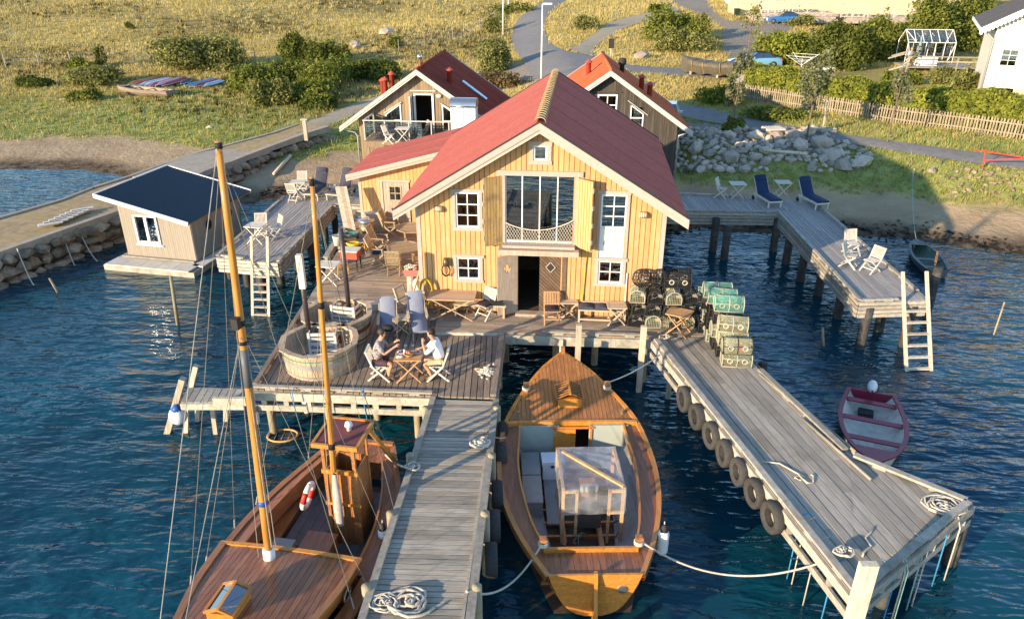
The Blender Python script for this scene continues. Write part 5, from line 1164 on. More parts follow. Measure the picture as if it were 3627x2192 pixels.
# wheelhouse
wc = l2(Vector((-3.58, 13.16, 0))); wx, wy = .33, .36; wr = MB()
for s_ in (-1, 1):
    for q_ in (-1, 1): m = MB(); m.box((wc.x + s_ * wx, wc.y + q_ * wy, 1.6), (.07, .07, 2.7)); m.build('wheelhouse_post', m_varm, b2)
for s_ in (-1, 1):
    for k in range(4): m = MB(); m.box((wc.x + s_ * (wx - .01), wc.y - wy + .09 + k * .18, 1.25), (.03, .165, 1.95)); m.build('wheelhouse_board', m_varm, b2)
    for k in range(4): m = MB(); m.box((wc.x - wx + .08 + k * .165, wc.y + s_ * (wy - .01), 1.25), (.155, .03, 1.95)); m.build('wheelhouse_board', m_varm, b2)
m = MB(); m.box((wc.x, wc.y + wy + .02, 2.25), (.8, .06, .09)); m.box((wc.x, wc.y + wy + .02, 1.4), (.8, .05, .06)); m.build('wheelhouse_rail', m_var, b2)
ro = MB(); ro.box((wc.x, wc.y, 2.98), (.92, .98, .05)); ro = ro.build('wheelhouse_roof', M('red_oxide', (.17, .05, .045), rough=.6, var=.12, rnd=0), b2)
for c, d in (((wc.x, wc.y + .5, 2.98), (1.0, .06, .1)), ((wc.x, wc.y - .5, 2.98), (1.0, .06, .1)), ((wc.x + .48, wc.y, 2.98), (.06, .96, .09)), ((wc.x - .48, wc.y, 2.98), (.06, .96, .09))): m = MB(); m.box(c, d); m.build('roof_edge', m_mast, ro)
m = MB(); m.lathe([(.05, 0), (.05, .1), (.09, .12), (.07, .2), (.0, .22)], (wc.x - .1, wc.y - .1, 3.0), 10); m.build('mast_light', m_whitep, ro, True)
m = MB(); m.beam((wc.x - .3, wc.y - .5, 2.9), (wc.x - .62, wc.y - 1.5, 1.1), .07, .09); m.build('brace', m_var, b2)
# masts with bands and rigging
def mast(base, topp, r0, r1, name='mast'):
    a, b = l2(base), l2(topp); pts = [a.lerp(b, t) for t in np.linspace(0, 1, 8)]; m = MB(); m.tube(pts, [r0 + (r1 - r0) * t for t in np.linspace(0, 1, 8)], 12); return m.build(name, m_mast, b2, True), a, b
mb1 = Vector((-4.71, 11.02, 1.45)); mt1 = Vector((-4.62, 11.72, 9.48))
mo, a1, t1 = mast(mb1, mt1, .08, .056)
for t, mat, ln, r in ((.62, m_black, .006, .082), (.575, m_black, .004, .082), (.515, M('lead_grey', (.12, .12, .13), rough=.5), .045, .074), (.992, m_black, .006, .06), (.02, m_whitep, .02, .115), (.17, m_bluep, .006, .09)):
    c0, c1 = a1.lerp(t1, t - ln), a1.lerp(t1, t + ln); m = MB(); m.tube([c0, c1], r, 12); m.build('mast_band', mat, mo, True)
c0 = a1.lerp(t1, .615); m = MB(); m.box((c0.x, c0.y + .14, c0.z + .1), (.12, .12, .2)); m.build('mast_fitting', m_dark, mo)
mb2 = Vector((-3.80, 12.62, .5)); mt2 = Vector((-3.50, 12.75, 8.62))
mz, a2, t2 = mast(mb2, mt2, .066, .04, 'mizzen_mast')
for t, r in ((.99, .05), (.7, .062), (.31, .075)): c0, c1 = a2.lerp(t2, t - .008), a2.lerp(t2, t + .008); m = MB(); m.tube([c0, c1], r, 12); m.build('mast_band', m_black, mz, True)
sc = MB(); c = a2.lerp(t2, .12); rows = []
for k in range(8):
    zz = 2.45 - k * .19; rr = .04 + .05 * sin(k / 7 * 2.4); rows.append([(c.x - .12 + rr * cos(a) * (1 + .2 * sin(3 * a)), c.y + .14 + rr * sin(a), zz) for a in np.linspace(0, 2 * pi, 12)])
sc.grid(rows); sc.build('furled_cloth', M('pale_cloth', (.42, .36, .32), rough=.9, rnd=0), b2, True)
m_wire = M('rigging_wire', (.22, .19, .15), rough=.6, var=.3, rnd=.2)
m_tarr = M('rigging_rope', (.42, .37, .29), rough=.9, var=.3, rnd=.2)
for s_ in (-1, 1):
    for yy in (3.4, 4.6, 5.2):
        e = Vector((s_ * (B2(yy) + .02), yy, S2(yy) + .1)); top_ = a1.lerp(t1, .97 if yy != 4.6 else .6); m = MB(); m.tube([top_, e], .0065, 4); m.build('shroud', m_wire, b2)
        m = MB(); d = (top_ - e).normalized(); m.tube([e, e + d * .25], .015, 6); m.build('turnbuckle', m_zinc, b2)
    for yy in (.9, 2.6):
        e = Vector((s_ * (B2(yy) + .02), yy, S2(yy) + .1)); top_ = a2.lerp(t2, .97 if yy > 1 else .7); m = MB(); m.tube([top_, e], .0065, 4); m.build('shroud', m_wire, b2); m = MB(); d = (top_ - e).normalized(); m.tube([e, e + d * .25], .015, 6); m.build('turnbuckle', m_zinc, b2)
for a, b, r in ((t1, Vector((0, 8.8, Sr(8.8) + .1)), .007), (a1.lerp(t1, .6), Vector((0, 8.3, Sr(8.3) + .1)), .007), (t1, a1 + Vector((.16, .1, .2)), .007), (a1.lerp(t1, .62), a1 + Vector((-.15, .1, .5)), .01), (a1.lerp(t1, .97), a1 + Vector((-.14, -.06, .4)), .007), (t2, a2 + Vector((.12, 0, 1.0)), .006), (t2, Vector((0, .1, 1.3)), .006), (a2.lerp(t2, .7), Vector((.3, 1.2, 1.2)), .006)):
    m = MB(); m.tube([a, b], r, 4); m.build('stay', m_tarr, b2)
# lifebuoy hung in the cockpit
lb = thing('lifebuoy', 'red and white lifebuoy hung inside the two-masted boat', 'lifebuoy', P(1090, 1755, 1.1), rz2 + pi / 2)
Rb = Matrix.Rotation(radians(75), 3, 'X')
for k in range(8):
    m = MB(); m.tube([Rb @ Vector((.25 * cos(a), .30 * sin(a), 0)) for a in np.linspace(k * pi / 4 + .02, (k + 1) * pi / 4 - .02, 6)], .065, 10); m.build('ring_segment', m_whitep if k % 4 else M('lifebuoy_red', (.55, .035, .02), rough=.5), lb, True)
# fenders and rings: real things hung on boats and deck
def fender(px, py, z, L_, r, label, blue=False, horiz=False, rz=0.0):
    p = P(px, py, z); t = thing('fender', label, 'fender', (p.x, p.y, z), rz, 'boat fenders'); m = MB(); m.lathe([(.02, -L_ / 2), (r * .8, -L_ / 2 + .06), (r, -L_ / 2 + .14), (r, L_ / 2 - .14), (r * .8, L_ / 2 - .06), (.02, L_ / 2)], (0, 0, 0), 14); m.build('body', m_fend, t, True)
    for s_ in ((1, -1) if not blue else (1,)): m = MB(); m.lathe([(r * .82, L_ / 2 - .08), (.05, L_ / 2 + .06), (.03, L_ / 2 + .1)] if s_ > 0 else [(.03, -L_ / 2 - .1), (.05, -L_ / 2 - .06), (r * .82, -L_ / 2 + .08)], (0, 0, 0), 12); m.build('end_cap', m_dark, t, True)
    m = MB(); m.tube([(0, 0, L_ / 2), (0, .04, L_ / 2 + .16)], .012, 5); m.build('line', m_rope, t)
fender(1085, 1430, 1.05, .62, .115, 'white fender with black ends hung on the deck front left'); fender(908, 1478, .8, .5, .08, 'slim white fender hanging beside the tall mast'); fender(1358, 1905, .9, .6, .11, 'white fender between the two-masted boat and the centre pier')
fender(2348, 1918, .85, .72, .12, 'long white fender at the stern of the motor boat')
bp_ = P(631, 1470, 1.0); bt = thing('buoy', 'round white buoy with blue top hung on the leaning post', 'buoy', bp_); m = MB(); m.ell((0, 0, 0), (.24, .24, .27), 16, 10); m.build('body', m_fend, bt, True); m = MB(); m.lathe([(.17, .19), (.1, .27), (.05, .34)], (0, 0, 0), 12); m.build('cap', m_bluep, bt, True); m = MB(); m.tube([(0, 0, .3), (.1, .05, .8)], .012, 5); m.build('line', m_rope, bt)

# ---------------------------------------------------------------- rowing boats afloat
def rowboat(name, label, bow, stern, beam, sheer, outer, inner, rail, nthw, bow_h=.12, keel=-.18):
    bow, stern = Vector(bow), Vector(stern); d = bow - stern; L_ = d.length; t = thing(name, label, 'boat', (stern.x, stern.y, 0), atan2(-d.x, d.y))
    B = smooth_tab([(0, beam * .36), (L_ * .2, beam * .45), (L_ * .45, beam * .5), (L_ * .7, beam * .42), (L_ * .88, beam * .25), (L_, .02)]); S = lambda y: sheer + bow_h * (y / L_) ** 2; K = lambda y: keel + .25 * max(0, y / L_ - .75) / .25
    hull(t, B, S, K, 0, L_, 3, outer, 18, q=1.5, p=.4); hull(t, lambda y: max(B(y) - .05, 0), lambda y: S(y) - .02, lambda y: .05, .02, L_ - .15, 2, inner, 14, q=1.4, p=.4, name='lining', inner=True)
    ribbon('gunwale', rail, t, lambda y: (B(y) + .04, S(y) + .02), lambda y: (max(B(y) - .08, 0), S(y) + .02), 0, L_, .05)
    m = MB(); m.grid([[(-B(y) * .8, y, .06) for y in np.linspace(.02, L_ * .9, 8)], [(B(y) * .8, y, .06) for y in np.linspace(.02, L_ * .9, 8)]], True); m.build('floor', inner, t)
    for k in range(nthw): y = L_ * (.14 + .27 * k); m = MB(); m.box((0, y, S(y) - .08), (2 * B(y) - .12, .2, .035)); m.build('thwart', rail, t)
    m = MB(); ys = np.linspace(L_ * .82, L_ - .02, 6); m.grid([[(-B(y), y, S(y) + .015) for y in ys], [(B(y), y, S(y) + .015) for y in ys]], True); m.build('bow_deck', rail, t)
    f = B(0); m = MB(); m.add([(-f, 0, sheer), (f, 0, sheer), (f * .7, 0, keel + .05), (-f * .7, 0, keel + .05), (-f, .05, sheer), (f, .05, sheer), (f * .7, .05, keel + .05), (-f * .7, .05, keel + .05)], [(0, 3, 2, 1), (4, 5, 6, 7), (0, 1, 5, 4)]); m.build('transom', rail, t)
    return t, B, S
m_maroon = M('maroon_grp', (.22, .02, .045), rough=.35, var=.15, rnd=.05)
m_bone = M('bone_grp', (.60, .55, .46), rough=.55, var=.15, rnd=0, stain=(.25, .2, .14), stain_scale=3, stain_amt=.6)
mr, Bm, Sm = rowboat('dinghy', 'maroon and white dinghy with white outboard motor beside the tyre pier', (9.18, 15.35, 0), (10.66, 18.95, 0), 1.72, .46, m_bone, m_bone, m_maroon, 3)
ou = MB(); ou.ell((0, -.02, .62), (.14, .23, .18), 14, 8); ou.build('outboard_cowl', m_whitep, mr, True)
m = MB(); m.box((0, -.12, .25), (.12, .12, .7)); m.tube([(0, -.05, .55), (0, .35, .6)], .03, 6); m.build('outboard_leg', m_dark, mr)
m = MB(); m.box((.12, .85, .1), (.4, .3, .3)); m.build('fuel_tank', m_dark, mr)
m_slate_b = M('slate_blue_paint', (.10, .115, .125), rough=.5, var=.2, rnd=0); m_greenin = M('green_paint', (.09, .13, .09), rough=.6, var=.2, rnd=0)
rowboat('rowing_boat', 'small dark blue-grey rowing boat moored off the beach on the right', (18.3, 31.9, 0), (17.7, 28.7, 0), 1.2, .36, m_slate_b, m_greenin, m_slate_b, 2, .16)
# ================================================================== furniture and gear on the decks
m_teakg = wood('grey_teak', (.46, .36, .25), stretch=(6, 6, 6), scale=3, var=.15, rnd=.12, bump=.1)
m_teakw = wood('silver_teak', (.58, .53, .45), stretch=(6, 6, 6), scale=3, var=.12, rnd=.08, bump=.1)
m_teak = wood('warm_teak', (.46, .26, .12), stretch=(6, 6, 6), scale=3, var=.2, rnd=.1, bump=.1)
m_teakm = wood('faded_teak', (.46, .31, .19), stretch=(6, 6, 6), scale=3, var=.15, rnd=.1, bump=.1)
m_teakd = wood('mossy_teak', (.34, .26, .155), stretch=(6, 6, 6), scale=3, var=.2, rnd=.12, bump=.1)
m_navy = M('navy_cushion', (.016, .034, .085), rough=.9, var=.15, rnd=.08, bump=.2)
m_char = M('charcoal_cushion', (.055, .055, .075), rough=.9, var=.15, rnd=.08, bump=.2)
m_blueg = M('blue_grey_cushion', (.23, .245, .31), rough=.9, var=.12, rnd=.06, bump=.2)
m_plum = M('dark_plum_cushion', (.045, .03, .035), rough=.9, var=.15, rnd=.1, bump=.2)
def pad(m, pts, w, t):
    """a soft mat following a side profile pts (y, z), width w, thickness t, with a rounded rim"""
    rows = []
    for y, z in pts:
        rows.append([(-w / 2, y, z + t * .3), (-w / 2 + .03, y, z + t), (0, y, z + t * 1.08), (w / 2 - .03, y, z + t), (w / 2, y, z + t * .3), (w / 2 - .03, y, z), (-w / 2 + .03, y, z), (-w / 2, y, z + t * .3)])
    m.grid(rows, True); m.add(rows[0][:7], [tuple(range(7))]); m.add(rows[-1][:7], [tuple(range(6, -1, -1))]); return m
def folding_chair(mat, cushion=None, lattice=False):
    t = thing('folding_chair', 'x', 'chair'); w_ = .46
    m = MB()
    for k in range(6): m.box((0, -.2 + k * .078, .45), (w_ - .06, .06, .02))
    m.build('seat', mat, t)
    for s_ in (-1, 1):
        m = MB(); m.beam((s_ * w_ / 2, -.3, 0), (s_ * w_ / 2, .14, .46), .035, .05, (0, 1, 0)); m.beam((s_ * w_ / 2, .14, .46), (s_ * w_ / 2, .30, .92), .035, .045, (0, 1, 0)); m.build('leg', mat, t)
        m = MB(); m.beam((s_ * (w_ / 2 - .04), .3, 0), (s_ * (w_ / 2 - .04), -.22, .45), .03, .05, (0, 1, 0)); m.build('leg', mat, t)
    m = MB(); f = lambda z: .14 + (z - .46) * .348
    m.beam((-w_ / 2 - .02, f(.9), .9), (w_ / 2 + .02, f(.9), .9), .06, .035); m.beam((-w_ / 2, f(.54), .54), (w_ / 2, f(.54), .54), .05, .03)
    if lattice:
        for k in range(5): m.beam((-w_ / 2, f(.6 + k * .06), .6 + k * .06), (w_ / 2, f(.6 + k * .06), .6 + k * .06), .012, .02)
    for k in range(8): x = -w_ / 2 + .05 + k * (w_ - .1) / 7; m.beam((x, f(.54), .54), (x, f(.9), .9), .026, .014, (0, 1, 0))
    m.build('backrest', mat, t)
    m = MB(); m.beam((-w_ / 2, -.16, .15), (w_ / 2, -.16, .15), .03, .03); m.beam((-w_ / 2, .2, .09), (w_ / 2, .2, .09), .03, .03); m.build('stretcher', mat, t)
    if cushion: m = MB(); pad(m, [(-.23, .46), (-.1, .465), (.05, .465), (.17, .46)], .44, .06); m.build('cushion', cushion, t, True)
    return t
def arm_chair(mat, cushion=None):
    t = thing('arm_chair', 'x', 'chair'); w_ = .54; m = MB()
    for k in range(7): m.box((0, -.22 + k * .078, .44), (w_ - .06, .06, .022))
    m.build('seat', mat, t); f = lambda z: .22 + (z - .44) * .40; m = MB()
    for k in range(9): x = -w_ / 2 + .06 + k * (w_ - .12) / 8; m.beam((x, f(.5), .5), (x, f(1.06), 1.06), .038, .016, (0, 1, 0))
    m.beam((-w_ / 2, f(1.08), 1.08), (w_ / 2, f(1.08), 1.08), .06, .04); m.beam((-w_ / 2, f(.78), .78), (w_ / 2, f(.78), .78), .05, .03); m.build('backrest', mat, t)
    for s_ in (-1, 1):
        m = MB(); m.beam((s_ * w_ / 2, -.32, 0), (s_ * w_ / 2, .22, .44), .035, .055, (0, 1, 0)); m.beam((s_ * w_ / 2, .22, .44), (s_ * w_ / 2, f(1.1), 1.1), .035, .05, (0, 1, 0)); m.build('leg', mat, t)
        m = MB(); m.beam((s_ * (w_ / 2 - .04), .36, 0), (s_ * (w_ / 2 - .04), -.24, .5), .03, .05, (0, 1, 0)); m.beam((s_ * w_ / 2, -.2, .44), (s_ * w_ / 2, -.16, .66), .03, .04, (0, 1, 0)); m.build('leg', mat, t)
        m = MB(); m.box((s_ * w_ / 2, .04, .68), (.06, .52, .03)); m.build('armrest', mat, t)
    if cushion: m = MB(); pad(m, [(-.25, .455), (0, .46), (.22, .455)], .46, .07); m.build('cushion', cushion, t, True)
    return t
def table_x(mat, w_, d_, h, name='folding_table', slats=7):
    t = thing(name, 'x', 'table'); m = MB()
    m.box((0, -d_ / 2 + .03, h), (w_, .06, .03)); m.box((0, d_ / 2 - .03, h), (w_, .06, .03)); m.box((-w_ / 2 + .03, 0, h), (.06, d_ - .12, .03)); m.box((w_ / 2 - .03, 0, h), (.06, d_ - .12, .03)); m.build('top_frame', mat, t)
    for k in range(slats): y = -d_ / 2 + .06 + (d_ - .12) * (k + .5) / slats; m = MB(); m.box((0, y, h + .001), (w_ - .12, (d_ - .12) / slats - .008, .02)); m.build('slat', mat, t)
    for s_ in (-1, 1):
        for q in (-1, 1): m = MB(); m.beam((q * w_ * .45, s_ * d_ * .4 + q * .02, 0), (-q * w_ * .42, s_ * d_ * .4 + q * .02, h - .02), .03, .055, (0, 1, 0)); m.build('leg', mat, t)
    m = MB(); m.beam((-w_ * .3, -d_ * .4, h * .2), (-w_ * .3, d_ * .4, h * .2), .03, .03); m.beam((w_ * .3, -d_ * .4, h * .2), (w_ * .3, d_ * .4, h * .2), .03, .03); m.build('stretcher', mat, t)
    return t
def octagon_table(mat):
    t = thing('octagonal_table', 'x', 'table'); R = .68; h = .73; pg = [(R * cos(a), R * sin(a)) for a in [pi / 8 + k * pi / 4 for k in range(8)]]
    planks(t, [(.94 * x, .94 * y) for x, y in pg], 0.2, .065, .012, h, .022, mat, 'slat', jit=.0008)
    for k in range(8): a, b = pg[k], pg[(k + 1) % 8]; m = MB(); m.beam((a[0] * .96, a[1] * .96, h), (b[0] * .96, b[1] * .96, h), .07, .032); m.build('rim_board', mat, t)
    for s_ in (-1, 1): m = MB(); m.box((s_ * .0 + .0, s_ * .22, h + .004), (1.16, .05, .024), .2); m.build('cross_bar', mat, t)
    for k in range(4): a = pi / 4 + k * pi / 2; m = MB(); m.box((.44 * cos(a), .44 * sin(a), h / 2 - .01), (.06, .06, h - .03)); m.build('leg', mat, t)
    return t
def lounger(mat, cushion):
    t = thing('sun_lounger', 'x', 'lounger'); m = MB()
    for s_ in (-1, 1): m.box((s_ * .31, -.25, .3), (.045, 1.5, .07))
    m.box((0, -.98, .3), (.66, .045, .07)); m.build('frame', mat, t)
    for s_ in (-1, 1):
        for y in (-.92, .3): m = MB(); m.box((s_ * .3, y, .14), (.05, .05, .28)); m.build('leg', mat, t)
        m = MB(); m.beam((s_ * .29, .22, .32), (s_ * .29, .72, .98), .04, .05, (0, 1, 0)); m.build('back_frame', mat, t)
        m = MB(); m.lathe([(.1, -.02), (.1, .02)], (s_ * .34, .5, .1), 12, True, Matrix.Rotation(pi / 2, 3, 'Y')); m.build('wheel', m_dark, t)
        m = MB(); m.beam((s_ * .3, .3, .3), (s_ * .34, .5, .1), .04, .05); m.build('wheel_arm', mat, t)
    m = MB(); pad(m, [(-1.0, .34), (-.5, .345), (0, .345), (.2, .35), (.32, .47), (.5, .71), (.73, 1.02)], .60, .07); m.build('cushion', cushion, t, True)
    m = MB(); pad(m, [(.56, .86), (.62, .92), (.70, 1.03)], .5, .09); m.build('head_pillow', cushion, t, True)
    return t
def steamer(mat, cushion, foot=True):
    t = thing('steamer_chair', 'x', 'lounger'); m = MB(); w_ = .58
    f = lambda z: .16 + (z - .38) * .55
    for s_ in (-1, 1):
        m = MB(); m.beam((s_ * w_ / 2, -.3, .02), (s_ * w_ / 2, .16, .38), .035, .05, (0, 1, 0)); m.beam((s_ * w_ / 2, .16, .38), (s_ * w_ / 2, f(1.12), 1.12), .035, .05, (0, 1, 0)); m.build('leg', mat, t)
        m = MB(); m.beam((s_ * (w_ / 2 - .03), .5, .0), (s_ * (w_ / 2 - .03), -.3, .42), .03, .05, (0, 1, 0)); m.build('leg', mat, t)
        m = MB(); m.beam((s_ * (w_ / 2 + .02), .36, .66), (s_ * (w_ / 2 + .02), -.22, .60), .085, .03); m.lathe([(.05, -.015), (.05, .015)], (s_ * (w_ / 2 + .02), -.24, .6), 12); m.build('armrest', mat, t)
        m = MB(); m.box((s_ * (w_ / 2 + .02), -.12, .45), (.035, .05, .32)); m.build('arm_post', mat, t)
    m = MB(); m.beam((-w_ / 2, f(1.12), 1.12), (w_ / 2, f(1.12), 1.12), .06, .05); m.lathe([(.06, -w_ / 2 - .04), (.06, w_ / 2 + .04)], (0, f(1.12), 1.12), 8, True, Matrix.Rotation(pi / 2, 3, 'Y')); m.build('head_rail', mat, t)
    if foot:
        for s_ in (-1, 1): m = MB(); m.beam((s_ * .24, -.28, .36), (s_ * .24, -.95, .3), .03, .05); m.beam((s_ * .24, -.85, .3), (s_ * .24, -.85, .0), .04, .04); m.build('footrest_rail', mat, t)
    prof = ([(-.95, .34), (-.6, .36)] if foot else []) + [(-.3, .41), (-.1, .40), (.12, .41), (.22, .52), (.34, .76), (.45, .98), (.56, 1.16)]
    m = MB(); pad(m, prof, .52, .07); m.build('cushion', cushion, t, True)
    return t
def bamboo_stool(seatm, legm):
    t = thing('stool', 'x', 'stool'); m = MB(); m.box((0, 0, .44), (.38, .38, .05)); m.build('seat', seatm, t)
    for a in (-1, 1):
        for b in (-1, 1): m = MB(); m.tube([(a * .15, b * .15, .42), (a * .19, b * .19, 0)], .018, 6); m.build('leg', legm, t)
        m = MB(); m.tube([(a * .17, -.17, .2), (a * .1, 0, .36), (a * .17, .17, .2)], .012, 5); m.build('brace', legm, t); m = MB(); m.tube([(-.17, a * .17, .2), (0, a * .1, .36), (.17, a * .17, .2)], .012, 5); m.build('brace', legm, t)
    return t
USED = {}
def place(proto, px, py, z, face, label, group=None, scale=1.0, dx=0, dy=0):
    p = P(px, py, z) if px is not None else Vector((dx, dy, z))
    if px is not None: p = p + Vector((dx, dy, 0))
    if proto.name not in USED: USED[proto.name] = 1; o = proto; o.location = p; o.rotation_euler = (0, 0, radians(face)); o['label'] = label; o.scale = (scale,) * 3
    else: o = copy_tree(proto, p, radians(face), label, scale=scale)
    if group: o['group'] = group
    return o
fc_w, fc_g, fc_t, fc_l = folding_chair(m_teakw), folding_chair(m_teakg), folding_chair(m_teak, m_plum), folding_chair(m_teakw, m_plum, True)
fc_n = folding_chair(m_teakw, m_navy)
ac, ac_n = arm_chair(m_teakd), arm_chair(m_teakd, m_navy)
tb_w, tb_o, tb_s = table_x(m_teakw, .72, .62, .72), table_x(m_teak, .72, .62, .70), table_x(m_teakg, .52, .45, .52, 'side_table', 5)
tb_l = table_x(m_teakm, 1.5, .78, .73, 'dining_table', 9); oct_ = octagon_table(m_teakd)
lg_n, lg_c = lounger(m_teakw, m_navy), lounger(m_teakg, m_char); stm, stm2 = steamer(m_teakg, m_blueg, True), steamer(m_teakg, m_blueg, False)
stool = bamboo_stool(M('grey_cane', (.25, .23, .21), rough=.8), M('bamboo', (.55, .30, .10), rough=.5))
GC = 'folding chairs on the decks'; GT = 'tables on the decks'
# couple's table on the lower deck
T0 = P(1448, 1356, ZL) + Vector((.0, .26, 0))
place(fc_n, None, 0, ZL, 88, 'pale folding chair under the man in the patterned shirt', GC, dx=T0.x - .82, dy=T0.y + .02)
place(fc_n, None, 0, ZL, -92, 'pale folding chair under the man in the white shirt', GC, dx=T0.x + .80, dy=T0.y + .02)
place(tb_o, None, 0, ZL, 0, 'small teak table laid with food between the two seated men', GT, dx=T0.x, dy=T0.y, scale=1.02)
# in front of the boathouse
place(tb_l, 1604, 1120, ZD, -4, 'long teak table before the lower left window of the boathouse', GT)
place(fc_l, 1722, 1122, ZD, -40, 'white lattice-back chair with dark cushion left of the open door', GC)
place(fc_t, 1953, 1139, ZD, 0, 'warm brown teak chair with dark cushion before the diagonal-board door', GC)
place(tb_s, 2012, 1122, ZD, 0, 'small grey side table between brown chair and cushioned bench', GT, 1.1)
place(tb_s, 2180, 1142, ZD, 0, 'small grey slatted table in front of the cushioned bench', GT, 1.15)
place(tb_o, 2400, 1180, ZD, -28, 'orange teak folding table in front of the lobster pots', GT)
place(fc_g, 1442, 1112, ZD, 60, 'grey-brown folding chair behind the right steamer chair', GC)
place(stm2, 1376, 1196, ZL, 6, 'left steamer chair with blue-grey cushion behind the seated men', 'steamer chairs', .9, dy=.1)
place(stm, 1480, 1172, ZL, 12, 'right steamer chair with long blue-grey cushion reaching to the footrest', 'steamer chairs', .9, dy=.1)
place(tb_s, 1422, 1178, ZL, 10, 'low grey slatted table between the two steamer chairs', GT)
# beside the annex
place(oct_, None, 0, ZD, 12, 'nearer octagonal slatted table at the left corner of the boathouse', GT, dx=P(1432, 876, ZD + .73).x, dy=P(1432, 876, ZD + .73).y)
place(oct_, None, 0, ZD, 5, 'farther octagonal slatted table below the annex door', GT, dx=P(1462, 806, ZD + .73).x, dy=P(1462, 806, ZD + .73).y)
GA = 'high-back armchairs round the octagonal tables'
place(ac_n, 1348, 935, ZD, 84, 'high-back armchair with navy cushion left of the nearer octagonal table', GA); place(ac, 1352, 897, ZD, 80, 'high-back armchair at the rear left of the nearer octagonal table', GA); place(ac, 1397, 967, ZD, 182, 'armchair seen from behind at the near side of the octagonal table', GA, .92)
place(ac, 1392, 836, ZD, 82, 'high-back armchair left of the farther octagonal table', GA); place(ac, 1408, 806, ZD, 78, 'high-back armchair nearest the annex door', GA)
place(tb_w, 1170, 1003, ZD, -8, 'grey slatted folding table by the left edge of the deck', GT)
GS = 'bamboo stools'
place(stool, 1217, 966, ZD, 10, 'bamboo stool beside the grey slatted table', GS); place(stool, 1280, 892, ZD, 5, 'nearer bamboo stool behind the red box', GS); place(stool, 1295, 872, ZD, 15, 'farther bamboo stool behind the red box', GS)
# left jetty
place(tb_w, 914, 858, ZD, -12, 'white table near the ladder end of the left jetty', GT); place(fc_w, 928, 838, ZD, 5, 'white folding chair behind the table at the ladder end', GC); place(fc_w, 982, 842, ZD, -55, 'white folding chair right of the table at the ladder end', GC)
place(tb_w, 1062, 695, ZD, 5, 'white table at the far end of the left jetty', GT); place(fc_w, 1044, 712, ZD, 170, 'white folding chair in front of the far left jetty table', GC); place(fc_w, 1072, 676, ZD, 0, 'white folding chair behind the far left jetty table', GC)
GL = 'sun loungers on the jetties'
place(lg_c, 1130, 690, ZD, -8, 'sun lounger with charcoal cushion on the left jetty, farther from the annex', GL, 1.05); place(lg_c, 1215, 692, ZD, -16, 'sun lounger with charcoal cushion on the left jetty, next to the annex', GL, 1.05)
# right jetty
place(fc_w, 2553, 700, ZR, 62, 'white folding chair at the shaded corner of the right jetty', GC); place(tb_w, 2606, 702, ZR, 0, 'white table between the shaded chair and left navy lounger', GT); place(lg_n, 2708, 716, ZR, 10, 'left navy sun lounger on the right jetty', GL); place(tb_w, 2766, 697, ZR, 0, 'white table between the two navy loungers', GT); place(lg_n, 2868, 722, ZR, 12, 'right navy sun lounger on the right jetty', GL)
place(fc_w, 3003, 944, ZR, 55, 'left one of the pale chairs at the sunny end of the right jetty', GC); place(fc_w, 3012, 900, ZR, 8, 'rear one of the pale chairs at the sunny end of the right jetty', GC); place(fc_w, 3082, 962, ZR, -62, 'right one of the pale chairs at the sunny end of the right jetty', GC)
# balcony
zb_ = 3.585
place(tb_w, 1430, 505, zb_, -5, 'pale table on the balcony of the brown house', GT); place(fc_w, 1380, 508, zb_, 75, 'pale folding chair left on the balcony', GC); place(fc_w, 1502, 492, zb_, -70, 'pale folding chair right on the balcony', GC)
place(lg_c, 1400, 478, zb_, 60, 'dark lounger under the balcony window', GL, .8)
# bench with cushions along the wall
bn = thing('wall_bench', 'grey wooden bench with dark tufted cushions against the boathouse wall', 'bench', BO + U * 2.92 - W * .3, -YAW)
m = MB(); m.box((0, 0, .42), (1.5, .42, .04)); m.build('seat', m_teakg, bn)
for x in (-.71, .71):
    for y in (-.17, .17): m = MB(); m.box((x, y, .2), (.06, .06, .4)); m.build('leg', m_teakg, bn)
m = MB(); m.box((0, .18, .52), (1.5, .04, .1)); m.build('back_rail', m_teakg, bn); m = MB(); m.box((0, -.17, .1), (1.4, .05, .05)); m.build('stretcher', m_teakg, bn)
for k in range(3): m = MB(); pad(m, [(-.2, 0), (-.07, .02), (.07, .02), (.16, 0)], .47, .09); m.v = [(x - .5 + k * .5, y, z + .45) for x, y, z in m.v]; m.build('cushion', m_char, bn, True)
bn2 = thing('wall_bench', 'low wooden bench behind the long teak table', 'bench', BO - U * .95 - W * .32, -YAW); m = MB(); m.box((0, 0, .42), (1.7, .34, .05)); m.build('seat', m_teakg, bn2)
for x in (-.78, .78): m = MB(); m.box((x, 0, .2), (.06, .3, .4)); m.build('leg', m_teakg, bn2)
cs = tag(MB().box((0, 0, .06), (.42, .3, .14)).build('black_case', m_black), 'black case lying on the bench behind the long table', 'case'); cs.location = BO - U * .42 - W * .32 + Vector((0, 0, .45))

